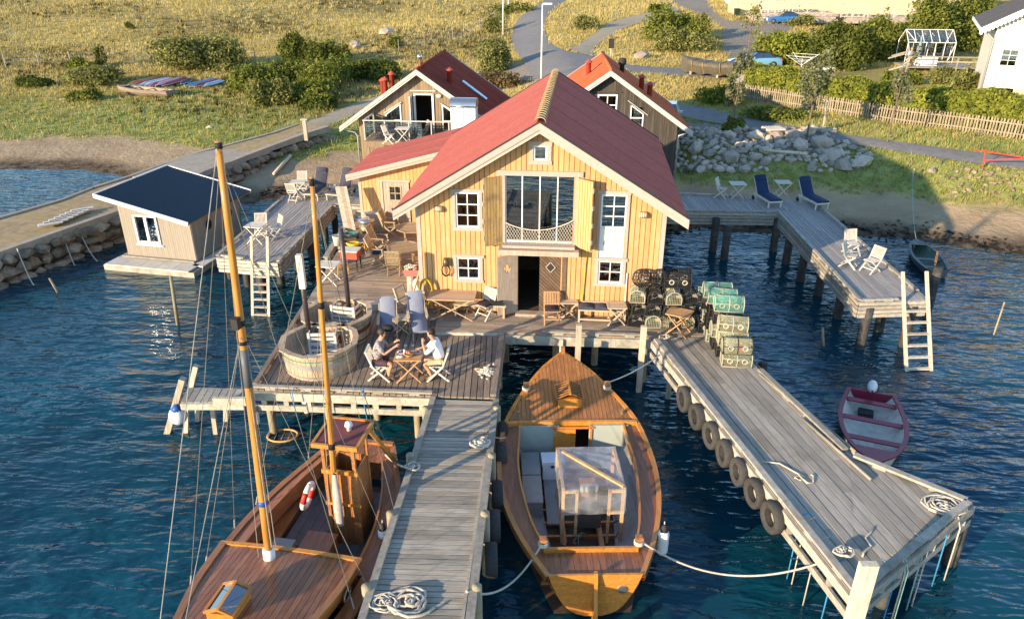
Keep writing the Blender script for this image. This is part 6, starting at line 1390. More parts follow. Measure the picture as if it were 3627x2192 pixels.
# ---- hot tubs
w_tubL = wood('tub_staves', (.44, .33, .22), stretch=(5, 5, 1), scale=2, var=.2, rnd=.14, stain=(.32, .15, .07), stain_scale=2.5, stain_amt=.6)
m_rust = M('rusty_band', (.16, .055, .025), rough=.8, var=.3, rnd=.1); m_band = M('galvanised_band', (.45, .43, .40), rough=.4, metal=.5, rnd=0)
m_tubw = glass('tub_water', (.05, .06, .06), .25, .03)
def hot_tub(label, c, R, H_, band, stair_a, chim, full):
    t = thing('hot_tub', label, 'hot tub', c, 0, 'wood-fired hot tubs'); n = 44
    for k in range(n):
        a0, a1 = 2 * pi * k / n + .006, 2 * pi * (k + 1) / n - .006; r0, r1, r2, r3 = R * .95, R * .95 - .05, R, R - .05; m = MB(); zt = H_ + random.uniform(-.004, .004)
        q = [(r * cos(a), r * sin(a), z) for z, ro, ri in ((0, r0, r1), (zt, r2, r3)) for r, a in ((ro, a0), (ro, a1), (ri, a1), (ri, a0))]; m.add(q, [(0, 1, 5, 4), (1, 2, 6, 5), (2, 3, 7, 6), (3, 0, 4, 7), (4, 5, 6, 7)]); m.build('stave', w_tubL, t)
    for z, h in ((H_ * .55, .14), (H_ * .12, .06)):
        m = MB(); rr = R * (.95 + .05 * z / H_) + .012; m.lathe([(rr, z - h / 2), (rr + .004, z + h / 2)], (0, 0, 0), 40, False); m.build('band', band, t, True)
    m = MB(); zr = H_ * .8; m.tube([((R * .995 + .012) * cos(a), (R * .995 + .012) * sin(a), zr + .01 * sin(a * 3)) for a in np.linspace(0, 2 * pi, 40, endpoint=False)], .012, 5, closed=True); m.build('rope_band', M('green_rope', (.03, .28, .18), rough=.8), t)
    for k in range(8):
        a0, a1 = 2 * pi * k / 8 + .2, 2 * pi * (k + 1) / 8 + .19; q = [((R + dr) * cos(a), (R + dr) * sin(a)) for a, dr in ((a0, -.09), (a0, .07), ((a0 + a1) / 2, .105), (a1, .07), (a1, -.09), ((a0 + a1) / 2, -.06))]; m = MB(); m.add([(x, y, H_ + dz) for dz in (.0, .045) for x, y in q], [(5, 4, 3, 2, 1, 0), (6, 7, 8, 9, 10, 11)] + [(i, (i + 1) % 6, 6 + (i + 1) % 6, 6 + i) for i in range(6)]); m.build('rim_board', w_tubL, t)
    m = MB(); m.lathe([(.02, .12), (R * .9, .12)], (0, 0, 0), 24, False); m.build('floor', w_tubL, t)
    if full: m = MB(); m.lathe([(.01, H_ * .45), (R * .945, H_ * .45)], (0, 0, 0), 32, False); m.build('water', m_tubw, t)
    # steel stove behind a slatted guard inside
    ca, sa = cos(stair_a), sin(stair_a); g = Vector((ca, sa, 0)); s_ = Vector((-sa, ca, 0)); g0 = g * R * .38
    for k in range(6): m = MB(); c_ = g0 + Vector((0, 0, H_ * .98 - k * .145)); m.beam(c_ - s_ * .36, c_ + s_ * .36, .03, .09); m.build('guard_slat', m_teakw, t)
    for q in (-1, 1):
        m = MB(); m.box(g0 + s_ * q * .37 + Vector((0, 0, H_ * .55)), (.07, .07, H_ * 1.04), stair_a); m.build('guard_post', m_teakw, t)
        for k in range(3): m = MB(); c_ = g0 + s_ * q * .38 + Vector((0, 0, H_ * .96 - k * .2)); m.beam(c_, c_ + g * .5, .03, .08); m.build('guard_slat', m_teakw, t)
    m = MB(); m.box(g * R * .68 + Vector((0, 0, H_ * .45)), (.45, .55, H_ * .8), stair_a); m.build('stove', m_steel, t)
    if chim:
        cpos = g * R * .7 + s_ * chim[0]; m = MB(); m.tube([cpos + Vector((0, 0, H_ * .8)), cpos + Vector((.0, 0, chim[1]))], .075, 12); o = m.build('chimney', M('dark_chimney', (.085, .07, .065), rough=.4, metal=.4, rnd=0), t, True)
        if chim[2]: m = MB(); m.box(cpos + Vector((0, 0, chim[1] - .2)), (.17, .17, 1.0)); m.build('chimney_sleeve', m_teakw, o)
    return t
def tubc(pxl, pxr, py, zr_):
    a, b = P(pxl, py, zr_), P(pxr, py, zr_); return (a + b) / 2, (b.x - a.x) / 2
HT = .74
c1, r1_ = tubc(998, 1262, 1206, ZL + HT); c2, r2_ = tubc(1070, 1320, 1108, ZL + HT)
hot_tub('nearer round wooden hot tub full of water with a green rope round it', Vector((c1.x, c1.y, ZL)), 1.03, HT, m_band, pi * .52, (-.42 + .84, 2.75, True), True)
hot_tub('farther round wooden hot tub with rusty band, half hidden by the nearer one', Vector((c2.x - .02, c2.y, ZL)), 1.0, HT, m_rust, pi * .42, (-.05, 3.2, False), False)
st = thing('tub_steps', 'pale wooden step between the hot tub and the upper deck', 'step', (c2.x + .9, 22.2, ZL)); m = MB(); m.box((0, .0, .2), (1.0, .28, .05)); m.build('tread', m_teakw, st); m = MB(); m.box((0, -.12, .09), (1.0, .04, .16)); m.build('riser', m_teakw, st)

# ---- gear beside the annex
m_redb = M('faded_red_plastic', (.48, .085, .05), rough=.6, var=.12, rnd=0); m_chest = M('white_chest', (.62, .58, .50), rough=.5, rnd=0)
g = thing('fish_table', 'faded red box with pale lid on thin black legs', 'box stand', P(1247, 955, ZD), -.15); m = MB(); m.box((0, 0, .63), (.62, .46, .28)); m.build('box', m_redb, g); m = MB(); m.box((0, 0, .79), (.68, .52, .04)); m.build('lid', m_chest, g)
for a in (-1, 1):
    for b in (-1, 1): m = MB(); m.box((a * .28, b * .2, .25), (.04, .04, .5)); m.build('leg', m_dark, g)
g = thing('bucket', 'white perforated bucket at the deck parapet', 'bucket', P(1198, 868, ZD + .5) , 0); m = MB(); m.lathe([(.15, 0), (.19, .36), (.2, .38), (.18, .38), (.14, .03)], (0, 0, 0), 18); m.build('body', m_chest, g, True); m = MB(); m.tube([(.2 * cos(a), .2 * sin(a) * .3 + .1, .36 + .02) for a in np.linspace(0, pi, 10)], .008, 5); m.build('handle', m_dark, g)
def coil(name, label, c, R, turns, mat, r=.016, tilt=None, cat='hose', e=1.0, h=.02):
    pts = []
    for k in range(int(turns * 18)):
        a = 2 * pi * k / 18; rr = R * (1 + .10 * sin(k * .37 + R * 9)); v = Vector((rr * cos(a), rr * sin(a) * e, h * k / 18 + .012 * sin(k * .9)))
        if tilt is not None: v = tilt @ v
        pts.append(Vector(c) + v)
    m = MB(); m.tube(pts, r, 5); return tag(m.build(name, mat, None, True), label, cat)
m_hg = M('green_hose', (.02, .16, .14), rough=.5, rnd=0); m_hy = M('yellow_hose', (.62, .42, .02), rough=.5, var=.2, rnd=0)
g = thing('crate_stand', 'dark wooden crate under the coiled hoses', 'crate', P(1243, 880, ZD)); m = MB(); m.box((0, 0, .3), (.6, .5, .58)); m.build('body', m_inter, g); m = MB(); m.box((0, 0, .605), (.64, .54, .03)); m.build('top', m_grey, g)
coil('green_hose', 'green garden hose coiled on the crate', P(1240, 840, ZD + .62) + Vector((0, 0, .05)), .26, 5, m_hg); coil('yellow_hose', 'yellow hose lying in front of the green coil', P(1252, 868, ZD + .62) + Vector((0, 0, .02)), .25, 4, m_hy, e=.6)
coil('yellow_hose', 'thick yellow hose coil hung on the boathouse corner', BO - U * 2.68 - W * .14 + Vector((0, 0, .72)), .26, 9, m_hy, .02, (Matrix.Rotation(-YAW, 3, 'Z') @ Matrix.Rotation(pi / 2, 3, 'X') @ Matrix.Diagonal((.82, 1.65, 1))), h=.012)
g = thing('steel_boiler', 'round steel boiler with wooden bands and lid beside the annex', 'boiler', P(1303, 848, ZD)); m = MB(); m.lathe([(.3, 0), (.31, .4), (.31, .8)], (0, 0, 0), 20); m.build('body', M('bronzed_steel', (.28, .21, .13), rough=.3, metal=.7, rnd=0), g, True); m = MB(); m.lathe([(.325, .78), (.325, .84), (.05, .88)], (0, 0, 0), 20); m.build('lid', m_steel, g, True); m = MB(); m.tube([(-.12, 0, .86), (-.1, 0, .96), (.1, 0, .96), (.12, 0, .86)], .015, 6); m.build('handle', m_zinc, g)
for z in (.2, .6): m = MB(); m.lathe([(.316, z), (.318, z + .05)], (0, 0, 0), 20, False); m.build('band', m_brass, g, True)
g = thing('storage_chest', 'white-topped plywood chest against the annex wall', 'chest', P(1335, 815, ZD), -YAW); m = MB(); m.box((0, 0, .4), (.9, .6, .8)); m.build('body', M('plywood', (.50, .38, .24), rough=.7), g); m = MB(); m.box((0, 0, .825), (.96, .66, .05)); m.build('lid', m_chest, g)
for k, (dx, lab) in enumerate(((0, 'leftmost'), (.13, 'middle'), (.27, 'rightmost'))):
    a = P(1262, 850, ZD) + Vector((dx - .3, 0, 0)); m = MB(); m.beam(a, a + Vector((-.35, .45, 2.1)), .2, .05, (0, 1, 0)); tag(m.build('leaning_plank', w_fascia if k != 1 else w_deckX), lab + ' of the tall planks leaning against the parapet', 'plank', 'leaning planks')
m_pink = M('pink_crate', (.60, .18, .16), rough=.5, rnd=0); m_shell = M('shells', (.66, .58, .48), rough=.7, var=.2, scale=12, rnd=.2)
cpx = P(1460, 1030, ZD); g = thing('mooring_bollard', 'grey wooden stump at the boathouse corner carrying the pink crate', 'stump', cpx); m = MB(); m.lathe([(.17, 0), (.16, .6)], (0, 0, 0), 12); m.build('post', w_fascia, g)
g = thing('shell_crate', 'pink plastic crate heaped with shells at the boathouse corner', 'crate', cpx + Vector((0, 0, .6))); m = MB(); m.add([(a * .2, b * .15, 0) for a, b in ((-1, -1), (1, -1), (1, 1), (-1, 1))] + [(a * .26, b * .2, .24) for a, b in ((-1, -1), (1, -1), (1, 1), (-1, 1))], [(3, 2, 1, 0), (0, 1, 5, 4), (1, 2, 6, 5), (2, 3, 7, 6), (3, 0, 4, 7)]); m.build('box', m_pink, g)
m = MB()
for k in range(60): m.ell((random.uniform(-.2, .2), random.uniform(-.15, .15), .22 + random.uniform(0, .12)), (.045, .03, .02), 5, 4, Matrix.Rotation(random.uniform(0, 6), 3, 'X') @ Matrix.Rotation(random.uniform(0, 6), 3, 'Z'))
tag(m.build('shells', m_shell, g), kind='stuff')
m = MB()
for k in range(130): a = random.uniform(0, 6.3); rr = abs(random.gauss(0, .14)); m.ell((rr * cos(a), rr * sin(a) * 1.1, .03 + max(0, .10 - rr * .4) * random.random()), (.05, .035, .018), 5, 4, Matrix.Rotation(random.uniform(0, 6), 3, 'X') @ Matrix.Rotation(random.uniform(0, 6), 3, 'Z'))
o = tag(m.build('shell_heap', m_shell), 'small heap of pale shells on the deck corner', 'shells', kind='stuff'); o.location = P(1727, 1318, ZL)
m = MB(); m.beam(P(1456, 1062, ZD), P(1456, 1062, ZD) + Vector((.45, .55, 1.35)), .05, .05); tag(m.build('oar', m_lath), 'pale oar leaning against the boathouse corner', 'oar')
m = MB(); m.ell((0, 0, .22), (.16, .13, .26), 10, 8); o = tag(m.build('white_bag', m_whitep, None, True), 'white bag hanging at the boathouse corner', 'bag'); o.location = P(1474, 1050, ZD) + Vector((.05, .1, .15))
m = MB(); a = BO + U * 3.62 - W * .12; m.beam(a, a + Vector((.02, .05, 1.55)), .03, .03); tag(m.build('white_pole', m_white), 'thin white pole standing against the boathouse wall', 'pole')
m = MB(); a = BO + U * 2.28 - W * .1 + Vector((0, 0, .75)); m.beam(a, a + Vector((.1, .02, 1.6)), .025, .025); m.beam(a - Vector((.02, 0, .35)), a, .05, .03); tag(m.build('broom', m_hy), 'thin green and yellow broom hung on the wall right of the door', 'broom')

# ---- tyres hung along the piers
def tyre_mesh():
    m = MB(); n = 24; prof = [(.21, -.07), (.26, -.1), (.34, -.105), (.38, -.085), (.385, 0), (.38, .085), (.34, .105), (.26, .1), (.21, .07), (.22, 0)]; rows = [[(r * cos(a), z, r * sin(a)) for r, z in prof + prof[:1]] for a in np.linspace(0, 2 * pi, n + 1)]; m.grid(rows); return m.mesh('tyre', M('tyre_rubber', (.05, .047, .044), rough=.85, var=.25, scale=14, rnd=.12, bump=.4), True)
TM = tyre_mesh()
tyres = [(2440, 1413), (2485, 1476), (2535, 1541), (2592, 1604), (2650, 1671), (2716, 1746), (2790, 1831)]
names = ['first', 'second', 'third', 'fourth', 'fifth', 'sixth', 'seventh']
dR = (b_ - a_).normalized(); nR = Vector((-dR.y, dR.x, 0)) * -1
if nR.x > 0: nR = -nR
for k, (px, py) in enumerate(tyres):
    # on the outer face of the pier, found along its edge line
    zc = ZD - .33; best = min((abs(pix(a_ + dR * s_ + nR * .18 + Vector((0, 0, zc - ZD)))[1] - py), s_) for s_ in np.linspace(1.5, 8.5, 300))[1]
    c = a_ + dR * best + nR * .14; o = link('tyre', TM); o.location = (c.x, c.y, zc); o.rotation_euler = (0, 0, atan2(dR.y, dR.x) + random.uniform(-.08, .08)); q_ = random.uniform(.84, .96); o.scale = (q_, random.uniform(.95, 1.2), q_)
    tag(o, names[k] + ' car tyre from the boathouse hung on the right pier', 'tyre', 'tyres on the right pier')
for k, y in enumerate((16.0, 15.1, 13.6, 12.6, 11.6)):
    x = -.40 - (16.7 - y) * .044 + .2; o = link('tyre', TM); o.location = (x, y, .95); o.rotation_euler = (0, 0, pi / 2 + .05); o.scale = (.95, 1.2, .95); tag(o, names[k] + ' tyre from the deck in the shade between centre pier and motor boat', 'tyre', 'tyres on the centre pier')
# ================================================================== lobster pots
def pot_parts(frame_m, net_m, inner_m, kind):
    """one lobster pot, local: long axis x, D-shaped in section; parts: frame, net, entrance rings, bait rope"""
    t = thing('lobster_pot', 'x', 'lobster pot'); Lp, w_, h = .8, .46, .40
    prof = [(-w_ / 2, 0), (-w_ / 2, h * .45)] + [(-w_ / 2 * cos(a), h * .45 + h * .55 * sin(a)) for a in np.linspace(.25, pi - .25, 7)] + [(w_ / 2, h * .45), (w_ / 2, 0)]
    m = MB()
    for x in (-Lp / 2, 0, Lp / 2): m.tube([(x, y, z + .015) for y, z in prof] , .016, 5, closed=True)
    for y, z in (prof[0], prof[-1], prof[5], prof[2], prof[-3]): m.tube([(-Lp / 2, y, z + .015), (Lp / 2, y, z + .015)], .012, 5)
    m.build('frame', frame_m, t, True)
    L_ = [0.0]
    for i in range(1, len(prof)): L_.append(L_[-1] + hypot(prof[i][0] - prof[i - 1][0], prof[i][1] - prof[i - 1][1]))
    f = lambda s_: (float(np.interp(s_, L_, [p[0] for p in prof])), float(np.interp(s_, L_, [p[1] for p in prof])) + .015)
    m = MB(); T = L_[-1]; st = .052
    for k in range(int((Lp + T) / st)):
        for sg in (1, -1):
            pts = []
            for s_ in np.linspace(0, T, 15):
                x = -Lp / 2 - T + k * st + s_ if sg > 0 else -Lp / 2 + k * st - s_
                if -Lp / 2 <= x <= Lp / 2: y, z = f(s_); pts.append((x, y, z))
            if len(pts) > 1: m.tube(pts, .0055, 3, False)
    for x in (-Lp / 2, Lp / 2):
        for k in range(9): y = -w_ / 2 + w_ * (k + .5) / 9; hh = h * .45 + h * .55 * max(0, 1 - (2 * y / w_) ** 2) ** .5; m.tube([(x, y, .0), (x, y, hh)], .0055, 3, False)
        for k in range(6): z = h * (k + .5) / 7; m.tube([(x, -w_ / 2 * (1 if z < h * .45 else .85), z), (x, w_ / 2 * (1 if z < h * .45 else .85), z)], .0055, 3, False)
    m.build('netting', net_m, t)
    for s_ in (-1, 1): m = MB(); m.tube([(s_ * .2 + .07 * cos(a), -w_ / 2 - .01, .2 + .07 * sin(a)) for a in np.linspace(0, 2 * pi, 14, endpoint=False)], .014, 5, closed=True); m.lathe([(.068, 0), (.05, .14)], (s_ * .2, -w_ / 2, .2), 12, False, Matrix.Rotation(-pi / 2, 3, 'X')); m.build('entrance_ring', m_rope if kind != 'green' else frame_m, t, True)
    m = MB(); r = random.Random(kind)
    for q in range(5 if kind != 'black' else 3): x0 = r.uniform(-.28, .28); m.tube([(x0 + .12 * cos(a * 1.0 + q) + r.uniform(-.02, .02), .12 * sin(a) + r.uniform(-.02, .02), .05 + .02 * a + r.uniform(0, .02)) for a in np.linspace(0, 9, 22)], .011, 4)
    m.build('bait_rope', inner_m, t, True)
    m = MB(); rows = [[(-Lp / 2, y * .97, .02), (Lp / 2, y * .97, .02)] for y in (-w_ / 2, w_ / 2)]; m.grid(rows, True); m.build('base', frame_m if kind == 'black' else m_inter, t)
    if kind == 'red': m = MB(); m.ell((.12, -.1, .16), .1, 12, 8); m.build('float', M('red_float', (.55, .06, .05), rough=.5), t, True)
    return t
m_netk = M('black_net', (.018, .018, .018), rough=.8, var=.4, rnd=.3); m_nett = M('tan_net', (.34, .26, .14), rough=.9, var=.3, rnd=.2, col2=(.40, .45, .30)); m_netg = M('teal_net', (.11, .34, .26), rough=.7, var=.25, rnd=.12)
m_frp = M('pale_frame', (.38, .36, .28), rough=.7, var=.2, rnd=.1); m_frk = M('dark_frame', (.03, .03, .03), rough=.7, rnd=.2); m_seag = M('seagreen_rope', (.36, .50, .42), rough=.9, var=.3, rnd=.2)
PK, PT_, PG, PR_ = pot_parts(m_frk, m_netk, m_rope, 'black'), pot_parts(m_frp, m_nett, m_seag, 'tan'), pot_parts(m_frp, m_netg, m_rope, 'green'), pot_parts(m_frk, m_nett, m_rope, 'red')
CN = {'k': (PK, 'black'), 't': (PT_, 'tan'), 'g': (PG, 'teal green'), 'r': (PR_, 'red-floated')}
LV = ['bottom', 'second', 'third', 'fourth', 'fifth']; ORD = ['first', 'second', 'third', 'fourth', 'fifth', 'sixth', 'seventh']
def stack(x, y, rz, cols, where, z=ZD):
    for k, c in enumerate(cols):
        pr, cn = CN[c]; place(pr, None, 0, z + k * .405, rz + random.uniform(-4, 4), '%s netted lobster pot, %s level of the %s' % (cn, LV[k], where), 'stacked lobster pots', dx=x + random.uniform(-.04, .04), dy=y + random.uniform(-.02, .02))
for k, (y, cols) in enumerate(((18.42, 'tr'), (18.95, 'ktt'), (19.45, 'ktkg'), (19.95, 'tkkg'), (20.45, 'ktkg'), (20.95, 'kkt'))):
    stack(6.32 - k * .04, y, -8, cols, ORD[k] + ' row from the pier end')
stack(3.92, 21.12, 82, 'kkt', 'leftmost column by the wall'); stack(4.42, 21.05, 85, 'tkk', 'second column by the wall'); stack(4.92, 21.0, 85, 'rkt', 'third column by the wall'); stack(5.42, 21.05, 88, 'tkk', 'fourth column by the wall')
for k, (x, y, c) in enumerate(((5.1, 21.15, 'k'), (5.2, 21.6, 'k'))): place(CN[c][0], None, 0, ZD + 3 * .405, -5, 'black netted lobster pot lying across the wall columns, %s one' % ('front', 'rear')[k], 'stacked lobster pots', dx=x, dy=y)
for k, x in enumerate((3.98, 4.5)):
    t = thing('round_pot', ('left', 'right')[k] + ' round dark creel on top of the pots by the wall', 'creel', (x, 21.1, ZD + 3 * .405 + .28), 0, 'round creels'); m = MB()
    for j in range(9): a = pi * j / 9; m.tube([(.29 * sin(b) * cos(a), .2 * sin(b) * sin(a), .29 * cos(b)) for b in np.linspace(0, 2 * pi, 16)], .009 if k else .012, 4)
    for z in (-.2, -.1, 0, .1, .2): rr = (.29 ** 2 - z * z) ** .5; m.tube([(rr * cos(b), rr * .69 * sin(b), z) for b in np.linspace(0, 2 * pi, 18, endpoint=False)], .009, 4, closed=True)
    m.build('frame', m_frk, t); m = MB()
    for j in range(7): m.tube([(random.uniform(-.12, .12) + .1 * cos(a), random.uniform(-.05, .05) + .08 * sin(a), -.12 + .02 * a) for a in np.linspace(0, 7, 14)], .011, 4)
    m.build('rope_tangle', m_rope if k == 0 else m_netk, t, True)

# ================================================================== people
def skin_body(name, verts, edges, radii, mat, parent, levels=2, root=0):
    me = bpy.data.meshes.new(name); me.from_pydata(verts, edges, []); me.materials.append(mat); o = link(name, me, parent)
    md = o.modifiers.new('skin', 'SKIN'); md.use_smooth_shade = True; sv = me.skin_vertices[0].data
    for i, r in enumerate(radii): sv[i].radius = (r, r) if not hasattr(r, '__len__') else r
    sv[root].use_root = True; sb = o.modifiers.new('sub', 'SUBSURF'); sb.levels = levels; sb.render_levels = levels; return o
class Sk:
    def __init__(s): s.v = []; s.e = []; s.r = []
    def chain(s, pts, start=None):
        prev = start
        for p, r in pts:
            s.v.append(tuple(p)); s.r.append(r); i = len(s.v) - 1
            if prev is not None: s.e.append((prev, i))
            prev = i
        return prev
m_skin = M('skin', (.52, .27, .17), rough=.55, var=.06, rnd=.05, bump=0)
def person(label, loc, rz, arms, shirt_m, shorts_m, hair_m, lean=0.0, long_sleeve=False, shoe_m=None):
    t = thing('person', label, 'person', loc, rz); s = Sk(); ln = lean
    pel = (0, .06, .56); ch = (0, .0 - ln * .6, 1.0); nk = (0, -.05 - ln, 1.2); hd0 = (0, -.09 - ln, 1.29); hd1 = (0, -.10 - ln, 1.38); hd2 = (0, -.095 - ln, 1.46)
    a0 = s.chain([(pel, .135)]); a1 = s.chain([((0, .06, .72), .135), (ch, .15)], a0); a2 = s.chain([((0, -.03 - ln * .85, 1.13), .10), (nk, .055)], a1); a3 = s.chain([(hd0, .072), (hd1, .092), (hd2, .07)], a2)
    s.chain([((0, -.185 - ln, 1.35), .018)], len(s.v) - 2)
    joints = {}
    for sd in (-1, 1):
        sh = (sd * .19, -.01 - ln * .75, 1.1); el, wr, hn = arms[sd]; i = s.chain([(sh, .062), (el, .045), (wr, .029)], a1); j = s.chain([(hn, (.038, .022))], i)
        d = (Vector(hn) - Vector(wr)).normalized(); side = d.cross(Vector((sd, 0, .3))).normalized()
        for q in range(4): b = Vector(hn) + side * (q - 1.5) * .017; s.chain([(b + d * .035, .0095), (b + d * (.065 + .01 * (q in (1, 2))) + Vector((-sd * .01, 0, -.012)), .0085)], j)
        s.chain([(Vector(hn) - d * .01 + side * .045, .011), (Vector(hn) + d * .02 + side * .06, .009)], j); joints[sd] = (sh, el, wr)
        hip = (sd * .1, .04, .53); kn = (sd * .13, -.37, .52); an = (sd * .12, -.24 + (.08 if sd > 0 else 0), .09); s.chain([(hip, .1), (kn, .065), ((an[0], (kn[1] + an[1]) / 2 + .03, .32), .062), (an, .038), ((an[0], an[1] - .12, .035), .036), ((an[0], an[1] - .19, .03), .026)], a0); joints['l%d' % sd] = (hip, kn, an)
    skin_body('body', s.v, s.e, s.r, m_skin, t)
    c = Sk(); b0 = c.chain([((0, .06, .60), .165), ((0, .05, .75), .165), (ch, .175), ((0, -.03 - ln * .85, 1.12), .125), ((0, -.045 - ln, 1.17), .07)]); ci = 2
    for sd in (-1, 1):
        sh, el, wr = joints[sd]; tgt = Vector(sh).lerp(Vector(el), .85); pts = [(sh, .085), (tgt, .065)]
        if long_sleeve: pts = [(sh, .085), (el, .062), (Vector(el).lerp(Vector(wr), .35), .055)]
        c.chain(pts, ci)
    skin_body('shirt', c.v, c.e, c.r, shirt_m, t)
    c = Sk(); p0 = c.chain([((0, .06, .55), .15)])
    for sd in (-1, 1): hip, kn, an = joints['l%d' % sd]; c.chain([(hip, .118), (Vector(hip).lerp(Vector(kn), .82), .09)], p0)
    skin_body('shorts', c.v, c.e, c.r, shorts_m, t)
    m = MB(); m.ell((hd1[0], hd1[1] + .025, hd1[2] + .035), (.098, .105, .10), 14, 9); m.v = [(x, y, z if y > hd1[1] - .05 or z > hd1[2] + .06 else hd1[2] + .06) for x, y, z in m.v]; m.build('hair', hair_m, t, True)
    for sd in (-1, 1):
        m = MB(); m.ell((sd * .096, hd0[1] + .015, 1.345), (.014, .024, .034), 8, 6); m.build('ear', m_skin, t, True)
        an = joints['l%d' % sd][2]; m = MB(); m.ell((an[0], an[1] - .08, .035), (.05, .14, .04), 10, 6); m.build('shoe', shoe_m or m_brown, t, True)
        m = MB(); m.ell((sd * .035, hd1[1] - .088, 1.375), (.013, .008, .008), 6, 4); m.build('eye', m_dark, t)
    m = MB(); m.ell((0, hd0[1] - .072, 1.285), (.026, .01, .007), 8, 4); m.build('mouth', M('lips', (.38, .12, .09), rough=.5), t)
    return t
m_pat = M('patterned_shirt', (.30, .25, .26), rough=.9, var=.75, scale=28, rnd=0, detail=1, col2=(.50, .46, .44)); m_wsh = M('white_shirt', (.78, .78, .80), rough=.8, var=.04, rnd=0); m_brsh = M('plum_shorts', (.085, .045, .05), rough=.9, rnd=0); m_kh = M('khaki_shorts', (.46, .36, .22), rough=.9, rnd=0); m_hair = M('dark_brown_hair', (.025, .015, .01), rough=.6, rnd=0); m_hair2 = M('greying_hair', (.06, .04, .03), rough=.6, rnd=0)
person('man in patterned shirt and dark shorts seated left, hands raised over the table', (T0.x - .80, T0.y + .02, ZL), radians(88), {-1: ((-.25, -.2, .86), (-.13, -.45, 1.02), (-.10, -.53, 1.07)), 1: ((.24, -.22, .86), (.12, -.44, 1.06), (.09, -.52, 1.12))}, m_pat, m_brsh, m_hair2, .04)
person('man in white shirt and khaki shorts seated right, eating with one hand raised', (T0.x + .78, T0.y + .02, ZL), radians(-92), {-1: ((-.24, -.24, .88), (-.12, -.45, .86), (-.09, -.53, .85)), 1: ((.23, -.27, .86), (.12, -.36, 1.12), (.09, -.36, 1.2))}, m_wsh, m_kh, m_hair, .05, True)
# the meal
def plate(dx, dy, r, food, label):
    t = thing('plate', label, 'plate', T0 + Vector((dx, dy, .735)), 0, 'plates on the teak table'); m = MB(); m.lathe([(.02, 0), (r * .6, .003), (r, .02), (r, .024), (r * .6, .008), (.02, .006)], (0, 0, 0), 18); m.build('dish', m_whitep, t, True); m = MB()
    for k in range(6): m.ell((random.uniform(-.5, .5) * r, random.uniform(-.5, .5) * r, .022), (r * .25, r * .2, .018), 6, 4)
    tag(m.build('food', food, t), kind='stuff')
m_food = M('red_food', (.42, .08, .05), var=.4, scale=20); m_bread = M('bread', (.50, .30, .14), var=.3, scale=15)
plate(-.2, .12, .12, m_food, 'white plate with red food in front of the man in the patterned shirt'); plate(.22, .12, .12, m_food, 'white plate with red food in front of the man in the white shirt'); plate(-.22, -.16, .1, m_whitep, 'white plate with crumpled napkin at the near left corner')
t = thing('bread_basket', 'round basket heaped with prawns in the middle of the table', 'basket', T0 + Vector((.03, -.1, .735))); m = MB(); m.lathe([(.08, 0), (.12, .09), (.13, .1), (.1, .03)], (0, 0, 0), 16); m.build('bowl', M('wicker', (.50, .26, .08), var=.3, scale=30), t, True); m = MB()
for k in range(22): m.ell((random.uniform(-.08, .08), random.uniform(-.08, .08), .08 + random.uniform(0, .06)), (.03, .018, .015), 6, 4, Matrix.Rotation(random.uniform(0, 6), 3, 'Z'))
tag(m.build('prawns', M('prawn', (.60, .26, .15), var=.2), t), kind='stuff')
m_wine = glass('wine_glass', (.9, .85, .7), .2)
for k, (dx, dy) in enumerate(((-.1, .22), (.1, .24))):
    t = thing('wine_glass', ('left', 'right')[k] + ' stemmed wine glass on the small teak table', 'glass', T0 + Vector((dx, dy, .735)), 0, 'wine glasses'); m = MB(); m.lathe([(.035, 0), (.005, .01), (.005, .09)], (0, 0, 0), 10); m.build('stem', m_wine, t, True); m = MB(); m.lathe([(.006, .09), (.04, .13), (.04, .19)], (0, 0, 0), 12, False); m.build('bowl', m_wine, t, True)
m = MB(); m.lathe([(.028, 0), (.028, .16), (.015, .17)], (0, 0, 0), 10); o = tag(m.build('candle', m_whitep, None, True), 'short white candle on the small teak table', 'candle'); o.location = T0 + Vector((-.1, -.02, .735))
bgp = P(1373, 1172, ZL + .45); m = MB(); m.ell((0, 0, .1), (.2, .13, .11), 10, 6); o = tag(m.build('black_bag', m_black, None, True), 'black bag on the seat of the left steamer chair', 'bag'); o.location = bgp

